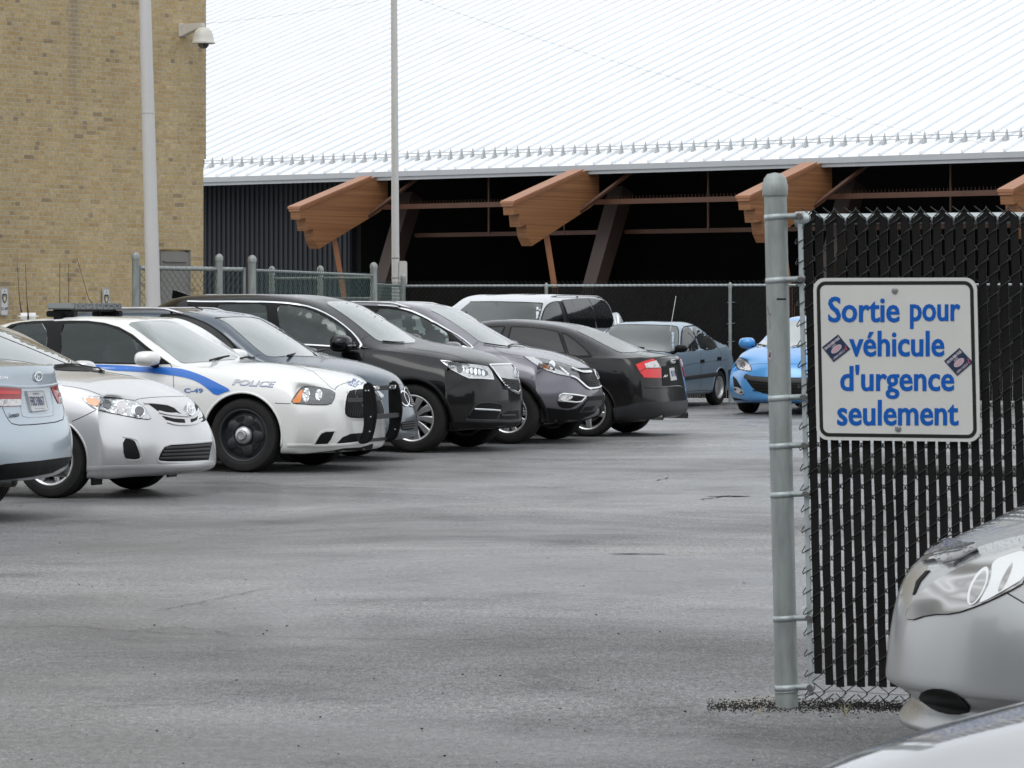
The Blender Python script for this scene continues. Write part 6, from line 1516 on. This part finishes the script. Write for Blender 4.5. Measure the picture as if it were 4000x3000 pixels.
# fabric: spirals of width wsp with one slat in each
wsp = .0425; uA = fp(3157, 900)[0]; zA = fp(3157, 900)[1]
ub = uA-wsp/2+LEAN*zA      # unsheared left edge of the first slat cell
ztop = fp(3300, 818)[1]; zbot = fp(3229, 2744)[1]; zs0 = fp(3206, 2632)[1]; zs1 = fp(3300, 2682)[1]
nsl = int((UE-ub)/wsp); mbS = MB(); mbW = MB(); mbT = MB(); pz = .0800
rnd = random.Random(3)
for i in range(nsl):
    xc = ub+(i+.5)*wsp; hw = .0156
    za = (zs0 if i == 0 else zs1+rnd.uniform(-.002, .004)+(.004 if i % 2 else 0)); zb = ztop-.035+rnd.uniform(-.003, .003)
    ph = rnd.uniform(-.0015, .0015); nseg = 16; vs = []
    for j in range(nsl*0+nseg+1):
        z = za+(zb-za)*j/nseg; wv = .0012*math.sin(j*2.4+i); x = xc+ph+wv-LEAN*z
        vs += [(x-hw, -.002, z), (x-hw*.8, -.0045, z), (x+hw*.8, -.0045, z), (x+hw, -.002, z), (x+hw, .002, z), (x-hw, .002, z)]
    fs = []
    for j in range(nseg):
        for q in range(6): fs.append((6*j+q, 6*j+(q+1) % 6, 6*j+6+(q+1) % 6, 6*j+6+q))
    fs += [(0, 1, 2, 3, 4, 5), tuple(6*nseg+q for q in (5, 4, 3, 2, 1, 0))]
    mbS.add(vs, fs)
    # wire
    z = zbot+(0 if i % 2 == 0 else pz/2); pts = []
    xl, xr = xc-wsp/2, xc+wsp/2
    if i % 2 == 0: pts.append((xc-wsp/2-.003, 0, z-.006))
    else: pts.append((xl, -.004, z)); 
    pts = [] 
    pts.append((xl-.002, 0, z-.004))
    while z < ztop-pz*.75:
        pts += [(xl+.002, -.008, z+pz*.05), (xr-.002, -.008, z+pz*.40), (xr+.003, 0, z+pz*.47), (xr-.002, .008, z+pz*.55)]
        if z+pz*.9 < ztop+.004: pts += [(xl+.002, .008, z+pz*.90), (xl-.003, 0, z+pz*.97)]
        z += pz
    mbW.tube([shp(p) for p in pts], .0021, 6)
    # knuckles: the bent wire ends at top and bottom
for i in range(nsl//2+1):
    xk = ub+(2*i)*wsp; 
    if xk > UE: break
    x2 = xk+wsp*2
    mbW.tube([shp(p) for p in ((xk+.003, .004, ztop-pz*.45), (xk+wsp-.003, -.004, ztop-.004), (xk+wsp, 0, ztop+.006), (xk+wsp+.003, .004, ztop-.004), (x2-.003, -.004, ztop-pz*.45))], .0023, 6)
    mbW.tube([shp(p) for p in ((xk+.003, .004, zbot+pz*.45), (xk+wsp-.003, -.004, zbot+.006), (xk+wsp, 0, zbot-.006), (xk+wsp+.003, .004, zbot+.006), (x2-.003, -.004, zbot+pz*.45))], .0023, 6)
    # the slats' locking strip shows as a triangle under each knuckle
    c = xk+wsp; y_ = .001
    mbT.add([shp(p) for p in ((c, y_, ztop-.008), (c+wsp*.92, y_, ztop-.042), (c+wsp*.95, y_, ztop-.052), (c-wsp*.95, y_, ztop-.052), (c-wsp*.92, y_, ztop-.042))], [(0, 1, 2, 3, 4)])
mbS.build('slat_panel', M['slat'], fe, False); mbW.build('wire_mesh', M['wire'], fe, True); mbT.build('locking_strip', M['slat'], fe)
# selvage loops round the tension bar
mb = MB(); z = .06; k = 0
while z < ztop-.06:
    x = ub-.0
    mb.tube([shp(p) for p in ((x+.004, .0, z), (x-.018, -.009, z-.012), (x-.029, -.006, z-.020), (x-.033, 0, z-.014), (x-.028, .007, z-.002), (x-.01, .005, z+.022), (x+.004, 0, z+.034))], .0021, 6); z += pz
mb.build('selvage_wire', M['wire'], fe, True)
# marks on the post
mk = MB(); _, z = fp(3060, 1168); x = xs_(z)
mk.add([(x+.0455*math.cos(a), .0455*math.sin(a), z+dz) for dz in (-.004, .003) for a in (math.radians(-80), math.radians(-65), math.radians(-48), math.radians(-30))], [(0,1,5,4),(1,2,6,5),(2,3,7,6)]); mk.build('ink_mark', M['signblack'], ep)
rm = mat('rust_stain', (.13, .085, .07), .8); mk = MB()
for z, a0, w_, h_ in ((fp(3030, 1215)[1], -135, 8, .03), (fp(3030, 1260)[1], -122, 6, .05), (fp(3030, 1440)[1], -140, 4, .07)):
    for j in range(5):
        zz = z+h_*(j-2)/4; x = xs_(zz); aa = math.radians(a0+rnd.uniform(-5, 5)); ww_ = math.radians(w_*rnd.uniform(.3, 1)); 
        mk.add([(x+.0449*math.cos(aa+k_), .0449*math.sin(aa+k_), zz+dz) for dz in (0, h_/4) for k_ in (-ww_/2, ww_/2)], [(0, 1, 3, 2)])
mk.build('rust_stain', rm, ep)
_, z = fp(3030, 1385); x = xs_(z); stm = M['stickerw']
prof = [(-.010, -.016), (.004, -.018), (.010, -.004), (.006, .004), (.009, .014), (.001, .019), (-.004, .008), (-.010, .004)]
mk = MB(); mk.add([(x+.0452*math.cos(math.radians(-125)+p/.045), .0452*math.sin(math.radians(-125)+p/.045), z+q) for p, q in prof], [tuple(range(8))]); s_o = mk.build('sticker', stm, ep)
mk = MB(); mk.add([(x+.0458*math.cos(math.radians(-125)+p*.6/.045), .0458*math.sin(math.radians(-125)+p*.6/.045), z+q*.7) for p, q in prof], [tuple(range(8))]); mk.build('sticker_print', mat('maroon_print', (.1, .02, .03), .5), s_o)
fp_e = MB().tube([(UE+.03, .02, 0), (UE+.03, .02, hp-.04)], .0445, 24, up=(1, 0, 0)).build('post', M['galv'], fe, True, angle=45)
# sign
OFF = .028
def q4(x, y): return (x/1.383+2900, y/1.383+600)
cTL, cTR, cBR, cBL = (383, 676), (1268, 666), (1285, 1550), (401, 1554)
cu = [fp(*q4(*c), OFF) for c in (cTL, cTR, cBR, cBL)]
uc = sum(c[0] for c in cu)/4; zc_ = sum(c[1] for c in cu)/4
SW = ((cu[1][0]-cu[0][0])+(cu[2][0]-cu[3][0]))/2; SHt = ((cu[0][1]-cu[3][1])+(cu[1][1]-cu[2][1]))/2
sg = empty('exit_sign', G0+gd*uc+gn*OFF+Vector((0, 0, zc_)), -TH); tag(sg, 'white sign with blue lettering Sortie pour véhicule d\'urgence seulement on the slatted fence', 'sign')
def sl(x, y):      # crop pixel -> sign plane
    u, z = fp(*q4(x, y), OFF+.004); return (u-uc, z-zc_)
def shs(pl, y): return [(x-LEAN*z, y, z) for x, z in pl]
def sprism(pl, y0, y1): n = len(pl); return shs(pl, y0)+shs(pl, y1), [tuple(range(n)), tuple(range(2*n-1, n-1, -1))]+[(i, i+n, (i+1) % n+n, (i+1) % n) for i in range(n)]
mb = MB(); mb.add(*sprism(rrect(SW, SHt, .045, 8), -.0015, .0015)); mb.build('panel', M['signwhite'], sg)
o1 = rrect(SW-.026, SHt-.026, .036, 8); o2 = rrect(SW-.054, SHt-.054, .024, 8); v_, f_ = flat_ring(o1, o2, -.0025)
mb = MB(); mb.add([(x-LEAN*z, y, z) for x, y, z in v_], f_); mb.build('border', M['signblack'], sg)
def stext(body, x0, x1, ybase, yasc, bold=.018, yo=-.0027, parent=None, m=None, rot=None):
    vs, fs = text_mesh(body, 1., bold); ref, _ = text_mesh('l', 1., bold); ha = max(v[1] for v in ref)
    a0 = min(v[0] for v in vs); a1 = max(v[0] for v in vs); out = []
    for x, y in vs:
        px = x0+(x-a0)/(a1-a0)*(x1-x0); py = ybase+(y/ha)*(yasc-ybase)
        X, Z = sl(px, py); out.append((X, yo, Z))
    mb = MB(); mb.add(out, fs); return mb
mb = MB()
for body, x0, x1, yb, ya in (('Sortie', 462, 850, 908, 774), ('pour', 904, 1178, 902, 770), ('véhicule', 576, 1092, 1093, 957), ("d'urgence", 527, 1145, 1280, 1147), ('seulement', 511, 1168, 1466, 1330)):
    dx = 5.0
    for q in range(5):
        o_ = -dx/2+dx*q/4; t_ = stext(body, x0+dx/2+o_, x1-dx/2+o_, yb-(1.5 if q % 2 else 0), ya+(0 if q % 2 else 1.5), .012, -.0027-.00012*q); mb.add(t_.v, t_.f)
mb.build('sign_lettering', M['signblue'], sg)
for y in (740, 1486):
    X, Z = sl(823 if y < 1000 else 841, y); mb = MB(); mb.lathe([(0, -.010), (.006, -.010), (.007, -.006), (.012, -.005), (.013, -.002), (0, -.002)], 14, (X, 0, Z), 'y'); mb.build('bolt', M['bolt'], sg, True, angle=40)
for pts, lab in (([(430, 1046), (516, 977), (583, 1056), (493, 1126)], None), ([(1089, 1120), (1172, 1049), (1246, 1128), (1161, 1201)], None)):
    c = [sl(*p) for p in pts]; mb = MB(); mb.add([(x, -.0034, z) for x, z in c], [(0, 1, 2, 3)]); so_ = mb.build('sticker', M['sticker'], sg)
    A_, B_, C_, D_ = [Vector((x, z)) for x, z in c]; ex = B_-A_; ey = A_-D_       # text runs from left corner to top corner
    def sp(a, b): return D_+ex*a+ey*b
    def st(body, a0, a1, b0, b1, m, bold=.03):
        vs, fs = text_mesh(body, 1., bold); xa = min(v[0] for v in vs); xb = max(v[0] for v in vs); yb = max(v[1] for v in vs)
        out = []
        for x, y in vs:
            p = sp(a0+(x-xa)/(xb-xa)*(a1-a0), b0+y/yb*(b1-b0)); out.append((p.x, -.0040, p.y))
        mb = MB(); mb.add(out, fs); mb.build('sticker_lettering', m, so_)
    st("ON N'A RIEN VOLÉ", .05, .95, .76, .93, M['stickerw'], .05); st('(nous)', .38, .62, .65, .72, M['stickerw'])
    el = [sp(.5+.30*math.cos(a), .45+.16*math.sin(a)) for a in [2*math.pi*i/24 for i in range(24)]]; mb = MB(); mb.add([(p.x, -.0038, p.y) for p in el], [tuple(range(24))]); mb.build('sticker_oval', M['stickerw'], so_)
    el = [sp(.5+.27*math.cos(a), .45+.13*math.sin(a)) for a in [2*math.pi*i/24 for i in range(24)]]; mb = MB(); mb.add([(p.x, -.0041, p.y) for p in el], [tuple(range(24))]); mb.build('sticker_oval', mat('sticker_pink', (.5, .33, .38), .5), so_)
    st('PROJET DE LOI 3', .28, .72, .46, .53, M['stickerr']); st('DES RETRAITES', .32, .68, .36, .43, M['stickerr'])
    st('LIBRE NÉGO', .08, .78, .08, .22, M['stickerw'], .01)
    ck = [sp(*p) for p in ((.80, .18), (.84, .20), (.87, .13), (.94, .32), (.97, .32), (.88, .05))]; mb = MB(); mb.add([(p.x, -.0042, p.y) for p in ck], [tuple(range(6))]); mb.build('sticker_tick', M['stickerr'], so_)
# ---------------------------------------------------------------- ground details
rnd = random.Random(11)
def blob(cx, cy, rx, ry, n=28, jag=.25, rot=0.):
    ph = [rnd.uniform(0, 6.28) for _ in range(5)]; out = []
    for i in range(n):
        a = 2*math.pi*i/n; r = 1+sum(jag/(k+1)*math.sin((k+2)*a+ph[k]) for k in range(5)); x, y = rx*r*math.cos(a), ry*r*math.sin(a)
        out.append((cx+x*math.cos(rot)-y*math.sin(rot), cy+x*math.sin(rot)+y*math.cos(rot)))
    return out
# loose gravel and weeds at the foot of the fence
gc = ground(3000, 2762)
gr_m = vary(mat('gravel', (.02, .018, .016), .9, spec=.1), (.022, .019, .016), .7, 30.)
mb = MB()
def stone(mb, x, y, s, z=0.):
    vs = []; 
    for i in range(3):
        for j in range(5):
            a = 2*math.pi*(j+.5*(i % 2))/5; r = s*(1., .95, .45)[i]*rnd.uniform(.75, 1.15); vs.append((x+r*math.cos(a), y+r*math.sin(a), z+s*(-.1, .45, .9)[i]))
    fs = [tuple(range(10, 15))]
    for i in range(2):
        for j in range(5): fs.append((5*i+j, 5*i+(j+1) % 5, 5*i+5+(j+1) % 5, 5*i+5+j))
    mb.add(vs, fs)
for i in range(4200):
    t = rnd.random()**.8; px = 2760+t*840; c = ground(px, 2755+rnd.gauss(0, 11)*(1.2-.5*abs(t-.5))+abs(t-.4)*14); stone(mb, c.x, c.y, rnd.uniform(.0012, .0042), 0)
o = mb.build('gravel', gr_m, None); tag(o, 'dark loose gravel gathered at the foot of the fence', kind='stuff')
mb = MB()
for i in range(110):
    py = 1500+1500*rnd.random()**.6; c = ground(rnd.uniform(0, 4000), py); stone(mb, c.x, c.y, rnd.uniform(.002, .006), 0)
o = mb.build('loose_stones', gr_m, None); tag(o, 'scattered pebbles on the wet asphalt', kind='stuff')
leafm = mat('weed_leaf', (.07, .13, .03), .5); dry = mat('dry_stem', (.42, .36, .24), .7)
def weed(px, py, h, n, lab, m2=leafm, Y=None):
    c = ground(px, py); e = empty('weed', c); tag(e, lab, 'weed')
    a = MB(); b2 = MB()
    for i in range(n):
        an = rnd.uniform(0, 6.28); ln = h*rnd.uniform(.5, 1); tip = Vector((math.cos(an)*ln*.5, math.sin(an)*ln*.5, ln*rnd.uniform(.5, 1)))
        a.tube([(0, 0, 0), tip*.5+Vector((0, 0, h*.08)), tip], [.0018, .0014, .0006], 4)
        for k in range(4):
            p = tip*(.5+.5*k/3); d = Vector((math.cos(an+k*2.3), math.sin(an+k*2.3), .4))*h*.22; w_ = Vector((-d.y, d.x, 0))*.3
            b2.add([p, p+d*.5+w_, p+d, p+d*.5-w_], [(0, 1, 2, 3)])
    a.build('stem', dry, e); b2.build('leaves', m2, e)
weed(3300, 2795, .05, 9, 'small green weed with dry stems at the foot of the near fence')
weed(2962, 2790, .035, 4, 'tiny dry weed just left of the galvanised end post', dry)
weed(2765, 1570, .35, 14, 'green weed growing under the far fence beside the rusty wheel')
# dusty patch of concrete footing round the post
dm_ = mat('concrete_footing', (.16, .145, .12), .8); vary(dm_, (.17, .155, .13), .35, 9., (.6, .85))
def flat(name, poly, m, z, label=None):
    mb = MB(); n = len(poly); mb.add([(x, y, z) for x, y in poly], [tuple(range(n))]); o = mb.build(name, m, None); tag(o, label, kind='structure')
    for p in o.data.polygons:
        pass
    return o
wetm = mat('puddle_water', (.03, .032, .034), .06, 0, 1.); 
for (px, py, rx, ry) in ((2850, 1940, .13, .06), (2480, 2165, .14, .03)):
    c = ground(px, py); flat('puddle', blob(c.x, c.y, rx, ry, 36, .35), wetm, .004)
crm = mat('asphalt_crack', (.012, .012, .012), .9)
def crack(pts, r=.006):
    P = [ground(*p) for p in pts]; Q = []
    for a, b in zip(P, P[1:]):
        k = max(2, int((b-a).length/.06))
        for i in range(k): Q.append(a.lerp(b, i/k)+Vector((rnd.gauss(0, .006), rnd.gauss(0, .02), 0)))
    Q.append(P[-1]); vs = []; n = len(Q)
    for i, q in enumerate(Q):
        t = (Q[min(i+1, n-1)]-Q[max(i-1, 0)]); t = Vector((-t.y, t.x, 0)).normalized()*r*rnd.uniform(.3, 1.3); vs += [(q+t), (q-t)]
    mb = MB(); mb.add([(v.x, v.y, .004) for v in vs], [(2*i, 2*i+1, 2*i+3, 2*i+2) for i in range(n-1)]); o = mb.build('asphalt_crack', crm, None); tag(o, kind='structure')
crack([(0, 2450), (300, 2448), (520, 2468), (760, 2478), (1000, 2484), (1300, 2496), (1700, 2502), (2300, 2494)], .004)
crack([(500, 2470), (700, 2452), (900, 2475)], .004)
crack([(1150, 2365), (1500, 2362), (2000, 2390), (2500, 2380)], .003)
crack([(600, 2390), (900, 2330), (1050, 2300)], .003)
crack([(2560, 1878), (2600, 1872), (2612, 1866)], .008); crack([(2740, 1952), (2850, 1937), (2930, 1938)], .012); crack([(2390, 2172), (2480, 2168), (2700, 2172)], .007)
crack([(2500, 1640), (2700, 1650), (2960, 1665)], .01); crack([(0, 2760), (400, 2762), (900, 2745)], .003)
# ---------------------------------------------------------------- woodland behind the viewer (out of view, added to darken reflections on the cars)
tm = mat('unseen_foliage', (.035, .05, .025), .8); vary(tm, (.035, .05, .025), .5, .25)
mb = MB(); n = 90; vs = []; rows = 7
for i in range(n+1):
    a = math.radians(-200+i*220/n); R_ = 44+4*math.sin(i*1.3)
    for j in range(rows):
        f = j/(rows-1); hh = (18+3.2*math.sin(i*.7)+2.4*math.sin(i*2.1+1)+1.2*math.sin(i*4.7))
        rr_ = R_+3.5*math.sin(f*3.1+i)*.6+(f**2)*5+rnd.uniform(-.8, .8); vs.append((rr_*math.cos(a), -2+rr_*math.sin(a), hh*f))
mb.add(vs, [(i*rows+j, i*rows+j+1, (i+1)*rows+j+1, (i+1)*rows+j) for i in range(n) for j in range(rows-1)])
o = mb.build('unseen_woodland', tm, None); tag(o, 'dark belt of trees added behind the viewer to darken reflections', kind='stuff')
cd.dof.use_dof = True; cd.dof.focus_distance = 26.; cd.dof.aperture_fstop = 24.
